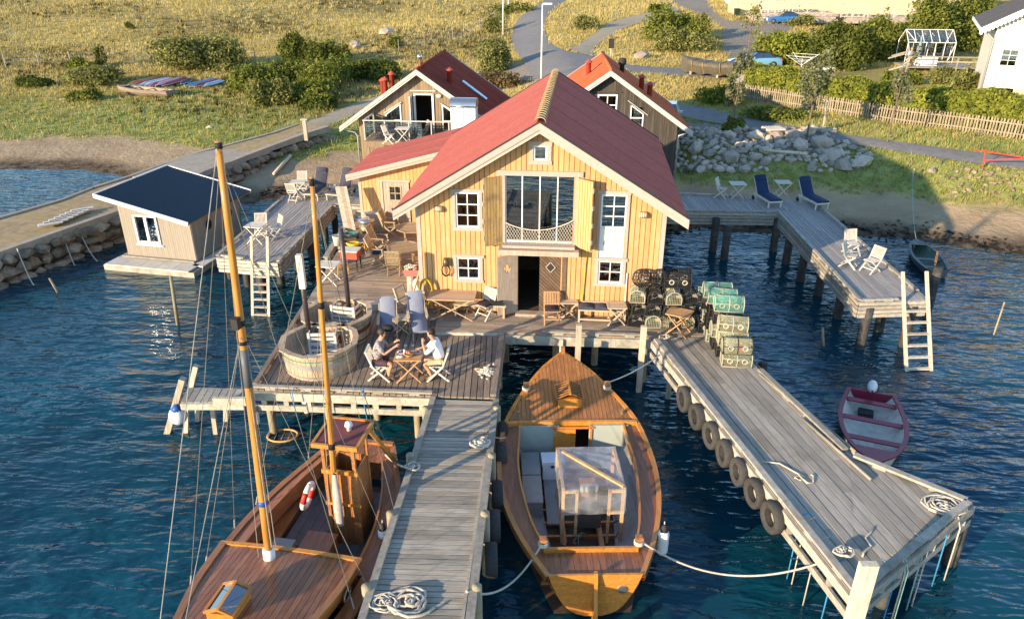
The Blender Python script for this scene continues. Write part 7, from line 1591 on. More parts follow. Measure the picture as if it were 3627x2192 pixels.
# ================================================================== vehicles
def car(label, loc, rz, paint, roofm, L_=4.5, soft=False, wd=1.76, h=1.38):
    t = thing('parked_car', label, 'car', loc, rz, 'parked cars')
    # side profile of the lower body (y along, z), nose at -y
    low = [(-L_ / 2, .42), (-L_ / 2 + .02, .62), (-L_ / 2 + .25, .72), (-L_ / 2 + 1.1, .86), (-.45 - .1, .92), (.9, .94), (1.5, .95), (L_ / 2 - .12, .92), (L_ / 2, .78), (L_ / 2, .45)]
    m = MB(); xs = [(-wd / 2, -.04, .30), (-wd / 2 - .0, 0, 1.0)]
    rows = []
    for fx, fz in ((-1, 0), (-1, .55), (-.97, .85), (-.86, 1), (0, 1.03), (.86, 1), (.97, .85), (1, .55), (1, 0)):
        rows.append([(fx * wd / 2 * (1 - .12 * (abs(y) / (L_ / 2)) ** 4), y, .25 + (z - .25) * fz) for y, z in low])
    m.grid(rows); 
    for e in (0, -1): m.add([r[e] for r in rows], [tuple(range(len(rows))) if e else tuple(range(len(rows) - 1, -1, -1))])
    m.build('body', paint, t, True)
    a0, a1, a2, a3 = -.75, -.05, 1.0, 1.65 if not soft else 1.55; zr = h; ww, wr_ = wd / 2 - .1, wd / 2 - .28
    cab = [[(-ww, a0, .90), (ww, a0, .90)], [(-wr_, a1, zr - .02), (wr_, a1, zr - .02)], [(-wr_, a2, zr), (wr_, a2, zr)], [(-ww, a3, .93), (ww, a3, .93)]]
    g = glass('car_glass', (.12, .14, .15), .25)
    m = MB(); m.grid(cab[1:3]); m.grid([[(-wr_ - .02, a1, zr - .04), (-wr_, a1, zr - .02)], [(-wr_ - .02, a2, zr - .02), (-wr_, a2, zr)]]); 
    if soft: m.grid(cab[2:4])
    m.build('roof', roofm, t, True)
    m = MB(); m.grid(cab[0:2]); m.build('windscreen', g, t)
    if not soft: m = MB(); m.grid(cab[2:4]); m.build('rear_window', g, t)
    for s_ in (-1, 1):
        q = [(s_ * ww, a0, .9), (s_ * wr_, a1, zr - .02), (s_ * wr_, a2, zr), (s_ * ww, a3, .93)]; m = MB(); m.add(q, [(0, 1, 2, 3) if s_ > 0 else (3, 2, 1, 0)]); m.build('side_window', g, t)
        m = MB(); m.beam(q[0], q[1], .05, .05); m.beam(q[1], q[2], .05, .05); m.beam(q[2], q[3], .07, .05); m.beam((s_ * (ww - .03), .45, .93), (s_ * wr_, .4, zr), .05, .05); m.build('pillar', roofm if soft else paint, t)
        m = MB(); m.box((s_ * (wd / 2 + .06), -.5, .98), (.16, .09, .12)); m.build('mirror', paint, t)
        m = MB(); m.box((s_ * (wd / 2 - .28), -L_ / 2 + .1, .62), (.36, .22, .13)); m.build('headlight', m_whitep, t, True); m = MB(); m.box((s_ * (wd / 2 - .25), L_ / 2 - .05, .74), (.36, .12, .14)); m.build('tail_light', M('tail_red', (.35, .02, .02), rough=.3), t)
        for y in (-L_ / 2 + .85, L_ / 2 - .9):
            R = Matrix.Rotation(pi / 2, 3, 'Y'); m = MB(); m.lathe([(.19, -.1), (.31, -.1), (.32, 0), (.31, .1), (.19, .1)], (s_ * (wd / 2 - .1), y, .32), 18, False, R); o = m.build('wheel', m_black, t, True); m = MB(); m.lathe([(.2, -.09), (.2, .09), (.05, .1)], (s_ * (wd / 2 - .1), y, .32), 14, True, R if s_ > 0 else Matrix.Rotation(-pi / 2, 3, 'Y')); m.build('rim', m_steel, o)
    m = MB(); m.box((0, .4, .62), (1.3, 1.6, .5)); m.build('seats', m_inter, t)
    m = MB(); m.box((0, -L_ / 2 + .02, .45), (1.0, .06, .12)); m.build('grille', m_dark, t)
    return t
cb_ = lambda n, c: M(n, c, rough=.22, var=.04, rnd=0, coat=.8, bump=0, spec=.5)
car('metallic blue convertible with dark soft top by the white terrace', PT(2772, 84), radians(-92), cb_('metallic_blue', (.03, .13, .33)), m_black, 4.6, True)
car('light blue convertible with black soft top beside the round tree', PT(2672, 240), radians(-84), cb_('light_blue', (.16, .36, .50)), m_black, 4.6, True)
car('dark blue-black saloon between covered boat and hedge', PT(2640, 268), radians(62), cb_('dark_blue', (.012, .022, .035)), cb_('dark_blue', (.012, .022, .035)), 4.5)
car('silver car half hidden behind the grey house', PT(2372, 452) + Vector((-.2, .6, 0)), radians(-12), cb_('silver', (.45, .47, .48)), cb_('silver', (.45, .47, .48)), 4.3)
# boat under a tarpaulin
ta, tbp = PT(2412, 258), PT(2600, 282); d = tbp - ta
tp_ = thing('covered_boat', 'boat on land wrapped in a brown-green tarpaulin tied with straps', 'boat', (ta + tbp) / 2, atan2(-d.x, d.y)); Lc = d.length; Bt = smooth_tab([(-Lc / 2, .12), (-Lc * .3, .75), (0, 1.05), (Lc * .3, .95), (Lc / 2, .55)])
m_tarp = M('tarpaulin', (.10, .085, .055), rough=.55, var=.25, scale=3, stretch=(1, 2, 1), rnd=0, bump=.5)
m = MB(); rows = []
for fx, z in ((-.6, .2), (-.92, .8), (-.98, 1.15), (-.5, 1.2), (0, 1.23), (.5, 1.2), (.98, 1.15), (.92, .8), (.6, .2)): rows.append([(fx * Bt(y) * (1 + .06 * sin(y * 5 + fx * 3)), y, z + 1.0 * (y / Lc - .1) ** 2 * (1 if z > 1 else .3) + (.09 * sin(y * 4) if z < .5 else 0)) for y in np.linspace(-Lc / 2, Lc / 2, 26)])
m.grid(rows); m.add([r[0] for r in rows], [tuple(range(8, -1, -1))]); m.add([r[-1] for r in rows], [tuple(range(9))]); m.build('tarpaulin', m_tarp, tp_, True)
for y in (-Lc * .22, 0, Lc * .3): m = MB(); m.tube([(fx * Bt(y) * 1.07, y, z + .04 + 1.0 * (y / Lc - .1) ** 2 * (1 if z > 1 else .3)) for fx, z in ((-.6, .2), (-.92, .8), (-.98, 1.15), (-.5, 1.2), (0, 1.23), (.5, 1.2), (.98, 1.15), (.92, .8), (.6, .2))], .025, 5); m.build('strap', M('orange_strap', (.45, .22, .06)), tp_)
for y in (-Lc * .25, Lc * .25): m = MB(); m.box((0, y, .18), (1.4, .2, .36)); m.build('trestle', w_fascia, tp_)

# ================================================================== kayaks and boats on the shore
def kayak(px0, py0, px1, py1, colr, label, L_=None, wd=.6):
    a, b = PT(px0, py0), PT(px1, py1); d = b - a; L_ = min(d.length, 5.0); c = a + d * .5; c.z = float(tz(c.x, c.y)) + .05
    t = thing('kayak', label, 'kayak', c, atan2(-d.x, d.y), 'upturned kayaks on the grass'); B = smooth_tab([(-L_ / 2, .02), (-L_ * .3, wd * .34), (0, wd / 2), (L_ * .3, wd * .34), (L_ / 2, .02)]); m = MB(); rows = [[(cos(f) * B(y), y, .12 + (.2 + .06 * (abs(y) / L_ * 2) ** 2) * sin(f) * min(1, B(y) / .2)) for y in np.linspace(-L_ / 2, L_ / 2, 16)] for f in np.linspace(0, pi, 9)]; m.grid(rows, True); m.build('hull', colr, t, True)
    m = MB(); ys = np.linspace(-L_ / 2, L_ / 2, 16); m.tube([(B(y) + .01, y, .13) for y in ys], .02, 4); m.tube([(-B(y) - .01, y, .13) for y in ys], .02, 4); m.build('seam', m_whitep, t)
kc = lambda n, c: M('kayak_' + n, c, rough=.35, var=.06, rnd=0)
for a in ((454, 312, 575, 276, kc('orange', (.55, .20, .03)), 'orange upturned kayak, leftmost in the row'), (472, 314, 600, 277, kc('rust', (.40, .07, .03)), 'rust red upturned kayak second from the left'), (490, 316, 614, 279, kc('ice', (.45, .55, .60)), 'ice blue upturned kayak beside the rust red one'), (512, 317, 625, 282, kc('white', (.62, .64, .66)), 'white upturned kayak in the middle of the left row'), (532, 316, 640, 282, kc('red', (.45, .05, .04)), 'bright red upturned kayak in the left row'), (552, 315, 655, 280, kc('pink', (.60, .45, .45)), 'pale pink upturned kayak in the left row'), (575, 316, 668, 281, kc('crimson', (.38, .04, .07)), 'crimson upturned kayak at the right end of the left row'), (642, 308, 680, 287, kc('navy', (.04, .05, .10)), 'short dark upturned kayak between the two rows'), (655, 318, 772, 285, kc('blue', (.12, .30, .50)), 'blue upturned kayak in the right row'), (690, 318, 785, 287, kc('maroon', (.25, .05, .07)), 'maroon upturned kayak in the right row'), (722, 317, 795, 291, kc('pale', (.42, .56, .66)), 'pale blue upturned kayak, rightmost of all')): kayak(*a)
kayak(1100, 350, 1150, 322, m_bone, 'left of two pale boats upturned beside the rose bushes', wd=1.1); kayak(1134, 352, 1186, 318, m_bone, 'right of two pale boats upturned beside the rose bushes', wd=1.2)
a, b = PT(421, 330), PT(606, 345)
rb_, _b, _s2 = rowboat('old_rowing_boat', 'old grey rowing boat lying on the grass below the kayaks', (a.x, a.y, 0), (b.x, b.y, 0), 1.5, .55, w_deckY, w_deckX, w_deckY, 3, .2, .0); rb_.location.z = float(tz((a.x + b.x) / 2, (a.y + b.y) / 2)) - .02
# ================================================================== vegetation, rocks, fences, street furniture
def leaf_material(name, c1, c2, transl=.35, sc=.9, spread_=.36):
    if name in MATS: return MATS[name]
    m = bpy.data.materials.new(name); m.use_nodes = True; nt = m.node_tree; L = nt.links.new; nt.nodes.clear()
    o = N(nt, 'ShaderNodeOutputMaterial'); d = N(nt, 'ShaderNodeBsdfDiffuse'); t = N(nt, 'ShaderNodeBsdfTranslucent'); mx = N(nt, 'ShaderNodeMixShader'); mx.inputs[0].default_value = transl
    tc = N(nt, 'ShaderNodeTexCoord'); n1 = N(nt, 'ShaderNodeTexNoise', Scale=sc, Detail=5, Roughness=.7); L(tc.outputs['Object'], n1.inputs['Vector'])
    r = N(nt, 'ShaderNodeValToRGB'); r.color_ramp.elements[0].position = .33; r.color_ramp.elements[1].position = .68; r.color_ramp.elements[0].color = (*c1, 1); r.color_ramp.elements[1].color = (*c2, 1); L(n1.outputs['Fac'], r.inputs[0])
    at = N(nt, 'ShaderNodeVertexColor', _layer_name='tone'); mr = N(nt, 'ShaderNodeMapRange'); mr.inputs['To Min'].default_value = 1.02 - spread_; mr.inputs['To Max'].default_value = 1.02 + spread_; sp = N(nt, 'ShaderNodeSeparateColor'); L(at.outputs['Color'], sp.inputs[0]); L(sp.outputs[0], mr.inputs[0])
    hs = N(nt, 'ShaderNodeHueSaturation'); L(mr.outputs[0], hs.inputs['Value']); L(r.outputs[0], hs.inputs['Color'])
    L(hs.outputs[0], d.inputs['Color']); L(hs.outputs[0], t.inputs['Color']); L(d.outputs[0], mx.inputs[1]); L(t.outputs[0], mx.inputs[2]); L(mx.outputs[0], o.inputs[0]); MATS[name] = m; return m
lf_dark = leaf_material('dark_leaf', (.06, .08, .018), (.18, .20, .046)); lf_mid = leaf_material('mid_leaf', (.09, .115, .022), (.26, .275, .06)); lf_olive = leaf_material('olive_leaf', (.12, .13, .035), (.33, .32, .11)); lf_hedge = leaf_material('hedge_leaf', (.11, .14, .022), (.33, .335, .06)); lf_grey = leaf_material('silver_leaf', (.10, .11, .05), (.26, .26, .14)); lf_brown = leaf_material('dry_stem', (.10, .07, .03), (.26, .19, .08))
m_bark = M('bark', (.16, .12, .08), rough=.9, var=.3, scale=6, rnd=.15, bump=.4)
def leaves(pts, size, up=.35, aspect=.55, nrm=None):
    """leaf-sized four-point faces at pts (n,3)"""
    n = len(pts); a = rng.normal(size=(n, 3)); a[:, 2] += up
    if nrm is not None: a += nrm * 1.2
    a /= np.linalg.norm(a, axis=1)[:, None]; b = rng.normal(size=(n, 3)); u = np.cross(a, b); u /= np.linalg.norm(u, axis=1)[:, None]; v = np.cross(a, u)
    s = size * rng.uniform(.6, 1.4, n)[:, None]; u = u * s; v = v * s * aspect
    q = np.stack([pts - u, pts - v * .9 + u * .1, pts + u, pts + v * .9 + u * .1], 1); q[:, 1] += a * s * .12
    tone = np.repeat(rng.random(n)[:, None], 4, 1).reshape(-1); col = np.stack([tone, tone, tone, tone * 0 + 1], -1)
    return q.reshape(-1, 3), np.arange(n * 4).reshape(n, 4), col
def crown_points(lobes, n, shell=.55, lump=.22):
    w = np.array([(l[3] * l[4] + l[4] * l[5] + l[3] * l[5]) for l in lobes]); k = rng.choice(len(lobes), n, p=w / w.sum()); L_ = np.array(lobes)[k]
    d = rng.normal(size=(n, 3)); d /= np.linalg.norm(d, axis=1)[:, None]; d[:, 2] = np.where(d[:, 2] < -.6, -d[:, 2], d[:, 2])
    ph = np.sin(d[:, 0] * 5 + k * 1.7) * np.sin(d[:, 1] * 5 + k) * np.sin(d[:, 2] * 4 + k * .6)
    r = (1 - shell * rng.random(n) ** 1.8) * (1 + lump * ph * 1.6 + .05 * rng.normal(size=n))
    return L_[:, :3] + d * r[:, None] * L_[:, 3:6], d
def lobes_for(rx, ry, h, n, seed):
    r = random.Random(seed); out = []
    for i in range(n):
        a = r.uniform(0, 2 * pi); q = r.random() ** .6 * .72; s_ = r.uniform(.32, .55); out.append((q * rx * cos(a), q * ry * sin(a), h * r.uniform(.1, .52) * (1 - .35 * q), rx * s_, ry * s_, h * r.uniform(.32, .48)))
    return out
def bush(name, label, base, rx, ry, h, n, size, mat, group=None, nl=9, seed=0, cat='bush', rz=0.0, stems=True):
    t = thing(name, label, cat, base, rz, group); lo = lobes_for(rx, ry, h, nl, seed); p, d = crown_points(lo, n); ok = p[:, 2] > -.1; p, d = p[ok], d[ok]; v, f, c = leaves(p, size, .2, .6, d)
    link('foliage', np_mesh('foliage', v, f, mat, False, {'tone': c}), t)
    if stems:
        m = MB(); r = random.Random(seed + 5)
        for l in lo[:6]: m.tube([(l[0] * .3, l[1] * .3, -.15), (l[0] * .7, l[1] * .7, l[2] * .6), (l[0], l[1], l[2])], [.05, .035, .015], 5)
        m.build('stems', m_bark, t)
    return t
def tree(name, label, base, h, cr, ch, n, size, mat, r0=.08, seed=0, group=None, lean=0.0, sparse=.8, nl=8):
    t = thing(name, label, 'tree', base, 0, group); r = random.Random(seed); z0 = h - ch; m = MB(); tp = Vector((lean * h, 0, h * .92)); tr = [Vector((0, 0, -.2)), Vector((lean * h * .25, .02, h * .3)), Vector((lean * h * .6, -.02, h * .62)), tp]; m.tube(tr, [r0, r0 * .8, r0 * .5, r0 * .15], 8)
    lo = []
    for i in range(nl):
        a = r.uniform(0, 2 * pi); zz = z0 + ch * r.uniform(.12, .9); q = cr * r.uniform(.25, .75) * (1 - .5 * max(0, (zz - z0) / ch - .5)); e = Vector((lean * zz + q * cos(a), q * sin(a), zz)); s0 = Vector((lean * zz, 0, max(zz - ch * .3, z0 * .8))); m.tube([s0, s0.lerp(e, .6) + Vector((0, 0, .06)), e], [r0 * .4, r0 * .25, r0 * .08], 5); lo.append((e.x, e.y, e.z, cr * r.uniform(.28, .5), cr * r.uniform(.28, .5), ch * r.uniform(.16, .28)))
    m.build('trunk', m_bark, t); p, d = crown_points(lo, n, sparse); v, f, c = leaves(p, size, .2, .6, d * .5); link('crown', np_mesh('crown', v, f, mat, False, {'tone': c}), t); return t
def span(px0, px1, pyb):
    a, b = PT(px0, pyb), PT(px1, pyb); return (a + b) / 2, (b - a).length
def pbush(px0, px1, pyt, pyb, n, size, mat, label, seed, name='bush', group=None, depth=.55, nl=9, cat='bush'):
    """a bush whose foot and outline are measured: left, right, top and bottom in the photograph"""
    c, wd = span(px0, px1, pyb); t = PY((px0 + px1) / 2, pyt, c.y + wd * depth * .4); h = max(.5, t.z - c.z); c = c + Vector((0, wd * depth * .45, 0)); c.z = float(tz(c.x, c.y)); return bush(name, label, c, wd / 2 * 1.08, wd * depth / 2, h * 1.3, int(n * 1.3), size, mat, group, nl, seed, cat)
GB = 'bushes on the heath'
pbush(500, 830, 135, 262, 9000, .17, lf_olive, 'large rounded olive-green bush above the kayaks', 3, group=GB, nl=14)
pbush(985, 1120, 128, 238, 3500, .15, lf_dark, 'dark pointed juniper left of the pair behind the rose thicket', 4, group=GB); pbush(1090, 1230, 160, 240, 3200, .15, lf_dark, 'dark juniper right of the pointed one', 5, group=GB)
for k, (a, b, c, d, s_) in enumerate(((800, 980, 235, 345, 11), (900, 1090, 218, 325, 12), (1010, 1230, 218, 330, 13), (1180, 1415, 222, 300, 14), (850, 1010, 290, 385, 15), (960, 1190, 285, 372, 16), (1060, 1180, 345, 395, 17))):
    pbush(a, b, c, d, 4200, .13, (lf_mid, lf_dark, lf_mid, lf_dark, lf_olive, lf_mid, lf_dark)[k], '%s rose thicket clump in the green mass left of the brown house' % ('leftmost upper', 'second upper', 'broad middle', 'dark right-hand', 'lower left', 'lower middle', 'small lowest')[k], s_, 'rose_thicket', 'rose thicket', .7)
pbush(0, 165, 278, 315, 2200, .15, lf_dark, 'low dark bush at the left edge of the meadow', 21, group=GB); pbush(150, 420, 245, 318, 3200, .14, lf_olive, 'low olive bush between left edge and kayaks', 22, group=GB); pbush(215, 330, 205, 250, 1200, .14, lf_mid, 'small bush below the left wire fence', 23, group=GB); pbush(330, 375, 165, 240, 700, .14, lf_olive, 'slim sapling-like bush left of the big olive bush', 24, group=GB)
pbush(440, 478, 80, 104, 500, .15, lf_dark, 'small dark round juniper alone on the hillside', 25, group=GB); pbush(230, 350, 318, 362, 1600, .13, lf_mid, 'low green bush left of the old rowing boat', 26, group=GB); pbush(1370, 1425, 130, 172, 700, .13, lf_mid, 'round green bush near the wire fence above the brown house', 27, group=GB)
pbush(1670, 1830, 145, 255, 4200, .13, lf_olive, 'tall olive shrub left of the road junction', 31, group='bushes by the road'); pbush(1640, 1880, 255, 312, 2600, .12, lf_brown, 'dry grassy shrub at the roadside behind the roof', 32, group='bushes by the road')
pbush(2300, 2530, 40, 150, 5200, .16, lf_mid, 'big green bush between the two lanes, upper one', 33, group='bushes by the road', nl=12); pbush(2330, 2550, 110, 190, 4200, .15, lf_olive, 'olive bush in front of the big green bush between the lanes', 34, group='bushes by the road'); pbush(2300, 2380, 15, 55, 900, .16, lf_mid, 'small bush at the top between the lanes', 35, group='bushes by the road'); pbush(2030, 2130, 60, 110, 900, .14, lf_olive, 'small bush on the grass wedge by the road', 36, group='bushes by the road')
pbush(1790, 1880, 10, 50, 900, .16, lf_dark, 'dark bush at the top left of the road', 37, group='bushes by the road'); pbush(1700, 1800, 45, 120, 1100, .15, lf_olive, 'olive roadside bush beside the tall white pole', 38, group='bushes by the road')
# garden: round tree, lilac masses, hedges
GG = 'garden shrubs on the right'
pbush(2690, 2905, 125, 240, 8000, .16, lf_hedge, 'round leafy tree beside the light blue convertible', 41, 'maple_tree', depth=.9, nl=14, cat='tree')
pbush(2880, 3110, 95, 255, 9000, .16, lf_dark, 'dark tall lilac left in the garden thicket', 42, 'lilac', GG, .6, 14); pbush(3030, 3240, 70, 222, 9000, .16, lf_mid, 'tall lilac behind the greenhouse left side', 43, 'lilac', GG, .6, 14); pbush(3180, 3420, -10, 205, 8500, .17, lf_mid, 'tallest leafy thicket behind the greenhouse', 44, 'lilac', GG, .6, 16); pbush(3350, 3520, -30, 190, 6500, .17, lf_mid, 'leafy thicket left of the white house roof', 45, 'lilac', GG, .6, 12)
pbush(2815, 2890, 55, 100, 1500, .13, lf_olive, 'small garden tree in front of the blue car', 46, 'garden_tree', GG, .7)
pbush(3375, 3550, 262, 356, 5200, .12, lf_olive, 'round apple tree before the white house', 47, 'apple_tree', depth=.9, cat='tree'); pbush(3170, 3300, 258, 308, 2600, .12, lf_mid, 'fern clump in front of the greenhouse deck', 48, 'fern', GG); pbush(3290, 3400, 240, 300, 1800, .11, lf_olive, 'loose bush right of the ferns', 49, 'garden_bush', GG); pbush(3120, 3180, 250, 300, 900, .11, lf_mid, 'small bush left of the ferns', 50, 'garden_bush', GG)
pbush(2620, 2890, 232, 305, 5200, .12, lf_hedge, 'rounded hedge block behind the road hedge', 51, 'hedge_block', depth=.5, cat='hedge'); pbush(2860, 2925, 255, 300, 1300, .11, lf_hedge, 'small round shrub on the lawn edge', 52, 'garden_bush', GG)
def hedge(label, pts, h, wd, n, mat, seed):
    w_ = [PT(*p) for p in pts]; base = w_[len(w_) // 2].copy(); t = thing('hedge', label, 'hedge', base); seg = np.array([(b - a).length for a, b in zip(w_[:-1], w_[1:])]); k = rng.choice(len(seg), n, p=seg / seg.sum()); u = rng.random(n); A = np.array([tuple(p) for p in w_[:-1]])[k]; B_ = np.array([tuple(p) for p in w_[1:]])[k]; c = A + (B_ - A) * u[:, None]; d = (B_ - A); d /= np.linalg.norm(d, axis=1)[:, None]; nr = np.stack([-d[:, 1], d[:, 0], d[:, 2] * 0], -1)
    side = rng.random(n); s_ = np.where(side < .34, -1.0, np.where(side < .5, 1.0, rng.uniform(-1, 1, n))); zz = np.where(side < .5, rng.random(n), 1.0); lump = 1 + .12 * np.sin(c[:, 0] * 1.9) * np.cos(c[:, 1] * 2.3 + c[:, 0]); p = c + nr * (s_ * wd / 2 * lump * (1 - .12 * rng.random(n)))[:, None]; p[:, 2] += zz * h * lump * (1 - .1 * rng.random(n)) + .05; nv = nr * (s_ * (side < .5))[:, None]; nv[:, 2] += (side >= .5)
    v, f, cl = leaves(p - np.array(tuple(base)), .12, .1, .6, nv); link('foliage', np_mesh('foliage', v, f, mat, False, {'tone': cl}), t)
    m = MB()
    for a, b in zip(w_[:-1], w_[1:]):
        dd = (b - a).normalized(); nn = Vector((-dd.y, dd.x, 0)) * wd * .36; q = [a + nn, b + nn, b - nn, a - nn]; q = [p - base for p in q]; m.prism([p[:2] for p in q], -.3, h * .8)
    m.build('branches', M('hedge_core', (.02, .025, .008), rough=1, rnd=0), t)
hedge('long leafy hedge behind the picket fence', [(2640, 338), (2800, 365), (2965, 389), (3183, 423), (3400, 449), (3640, 480), (3800, 500)], 2.1, 2.3, 24000, lf_hedge, 1)
# saplings along the road
tree('sapling', 'young tree with forked trunk in front of the picket fence', PT(2854, 505), 5.2, 1.15, 3.6, 1100, .10, lf_grey, .07, 61, 'roadside saplings', .02, .95); tree('sapling', 'slim tall sapling right of the round road sign', PT(3141, 508), 5.1, .75, 3.4, 700, .10, lf_grey, .05, 62, 'roadside saplings', .03, .95); tree('sapling', 'dense sapling at the gravel corner left of the boulders', PT(2592, 470), 4.6, .7, 3.2, 1300, .11, lf_grey, .05, 63, 'roadside saplings', .02, .9); tree('sapling', 'thin bare-looking tree behind the light blue convertible', PT(2648, 190), 4.6, 1.6, 3.2, 420, .14, lf_olive, .07, 64, 'roadside saplings', .03, .95)
pbush(2560, 2640, 420, 478, 1300, .10, lf_mid, 'low green shrub at the foot of the dense sapling', 71, 'garden_bush', 'verge plants'); pbush(2640, 2900, 385, 440, 3200, .10, lf_mid, 'leafy verge plants in the shade below the fence', 72, 'garden_bush', 'verge plants'); pbush(2480, 2640, 300, 380, 2600, .10, lf_hedge, 'leafy bush left of the picket fence end', 73, 'garden_bush', 'verge plants')

# picket fence, one object per picket
m_pick = wood('weathered_picket', (.28, .225, .15), stretch=(5, 5, 2), rnd=.2)
pf = thing('picket_fence', 'weathered picket fence along the hedge beside the road', 'fence', PT(3180, 442), world=True); fl = [PT(*p) for p in ((2610, 345), (2650, 356), (2800, 382), (2965, 407), (3183, 442), (3400, 468), (3640, 500), (3700, 508))]
def picket():
    m = MB(); w_, h = .085, 1.12; m.add([(-w_ / 2, -.012, 0), (w_ / 2, -.012, 0), (w_ / 2, -.012, h - .06), (0, -.012, h), (-w_ / 2, -.012, h - .06), (-w_ / 2, .012, 0), (w_ / 2, .012, 0), (w_ / 2, .012, h - .06), (0, .012, h), (-w_ / 2, .012, h - .06)], [(0, 1, 2, 3, 4), (9, 8, 7, 6, 5), (0, 5, 6, 1), (1, 6, 7, 2), (2, 7, 8, 3), (3, 8, 9, 4), (4, 9, 5, 0)]); return m.mesh('picket', m_pick)
pkm = picket(); acc = 0.0
for a, b in zip(fl[:-1], fl[1:]):
    L_ = (b - a).length; d = (b - a) / L_; s_ = .165 - acc
    for zz in (.3, .85): m = MB(); n_ = Vector((d.y, -d.x, 0)) * -.03; m.beam(a + n_ + Vector((0, 0, zz)), b + n_ + Vector((0, 0, zz)), .04, .08); m.build('fence_rail', m_pick, pf)
    while s_ < L_: o = link('picket', pkm, pf); p = a + d * s_; o.location = (p.x, p.y, p.z + random.uniform(-.03, .03)); o.rotation_euler = (random.uniform(-.04, .04), random.uniform(-.03, .03), atan2(d.y, d.x)); s_ += .165
    acc = L_ - (s_ - .165)
# boulders of the bank
cnt = 0; placed = []; BL = []
tries = 0
while cnt < 285 and tries < 9000:
    tries += 1; px = random.uniform(2375, 3075); py = random.uniform(462, 612)
    if px > 2950 and py < 490 + (px - 2950) * .5: continue
    if px < 2420 and py < 480: continue
    if px > 2900 and py > 615 - (px - 2900) * .12: continue
    if 2720 < px < 2870 and py > 575: continue
    sz = random.choice((.45, .5, .55, .65, .75, .85, 1.0, 1.2)) * random.uniform(.85, 1.15); p = PT(px, py)
    if any((p - q).length < (sz + s2) * .36 for q, s2 in placed): continue
    placed.append((p, sz)); o = link('boulder', random.choice(ROCKS)); o.location = (p.x, p.y, p.z + sz * .16); o.scale = (sz * random.uniform(.9, 1.25), sz * random.uniform(.8, 1.0), sz * random.uniform(.8, 1.1)); o.rotation_euler = (random.uniform(-.35, .35), random.uniform(-.35, .35), random.uniform(0, 6)); tag(o, cat='boulder', group='boulders of the bank'); BL.append((px, py, sz, o)); cnt += 1
cw = ['first', 'second', 'third', 'fourth', 'fifth', 'sixth', 'seventh', 'eighth', 'ninth', 'tenth', 'eleventh', 'twelfth', 'thirteenth', 'fourteenth', 'fifteenth', 'sixteenth', 'seventeenth', 'eighteenth', 'nineteenth', 'twentieth']
for ci in range(14):
    for k, (px, py, sz, o) in enumerate(sorted([b for b in BL if int((b[0] - 2375) / 50.01) == ci], key=lambda b: b[1])): o['label'] = '%s granite boulder, %s from the top in the bank\'s %s stretch from the grey house' % ('small' if sz < .6 else 'medium' if sz < .95 else 'large', cw[k], cw[ci])
for px, py, sz, lab in ((2945, 565, 1.6, 'large flat pale boulder at the right end of the bank'), (3048, 590, 1.6, 'biggest rounded boulder low at the right end of the bank'), (2810, 492, 1.4, 'rounded boulder on top of the bank beside the pallet'), (2748, 488, 1.3, 'rounded pale boulder left of the pallet'), (2602, 470, 1.3, 'upright boulder at the foot of the dense sapling'), (3300, 612, .7, 'small stone on the grassy bank')):
    p = PT(px, py); o = link('boulder', random.choice(ROCKS)); o.location = (p.x, p.y, p.z + sz * .15); o.scale = (sz, sz * .8, sz * .75); o.rotation_euler = (.1, .1, random.uniform(0, 6)); tag(o, lab, 'boulder', 'boulders of the bank')
for k in range(40):
    px, py = 3380 + (k % 10) * 26 + random.uniform(0, 20), 600 + (k // 10) * 23 + random.uniform(0, 18); p = PT(px, py); sz = random.uniform(.25, .5); o = link('boulder', random.choice(WROCKS)); o.location = (p.x, p.y, p.z + sz * .1); o.scale = (sz, sz * .8, sz * .7); o.rotation_euler = (random.uniform(-.4, .4), random.uniform(-.4, .4), random.uniform(0, 6)); tag(o, 'small grey stone, %s from the left in the %s row below the red barrier' % (cw[k % 10], cw[k // 10]), 'stone', 'stones below the red barrier')
for px, py, sz, lab in ((1368, 122, 2.6, 'pale boulder on the hillside above the brown house'), (1255, 162, 1.8, 'left of two stones near the juniper'), (1264, 172, 1.6, 'right of two stones near the juniper'), (1608, 107, .9, 'tiny pale stone near the fence'), (952, 80, .9, 'white stone on the far hillside'), (521, 99, .9, 'pale stone right of the lone juniper'), (2268, 208, 2.2, 'squared granite block at the lane'), (742, 455, .7, 'small pale stone in the meadow by the beach')):
    p = PT(px, py); o = link('boulder', random.choice(ROCKS)); o.location = (p.x, p.y, p.z + sz * .12); o.scale = (sz, sz * .7, sz * .6); o.rotation_euler = (0, 0, random.uniform(0, 1)); tag(o, lab, 'stone')
# drifted timber on the beach
for px0, py0, px1, py1, lab, r in ((972, 625, 1030, 560, 'pale log lying on the beach below the breakwater', .1), (2700, 557, 2855, 570, 'pale pole lying across the boulders', .09)):
    a, b = PT(px0, py0, .15), PT(px1, py1, .15); a.z += .25 if px0 > 2000 else 0; b.z += .25 if px0 > 2000 else 0; m = MB(); m.tube([a, b], r, 8); tag(m.build('log', w_pale, None, True), lab, 'log')
pl = thing('pallet', 'white slatted pallet lying among the boulders', 'pallet', PT(2735, 488, .5), .1); 
for k in range(6): m = MB(); m.box((-.5 + k * .2, 0, .1), (.12, .9, .03)); m.build('slat', m_teakw, pl)
for y in (-.35, .35): m = MB(); m.box((0, y, .04), (1.2, .1, .08)); m.build('bearer', m_teakw, pl)

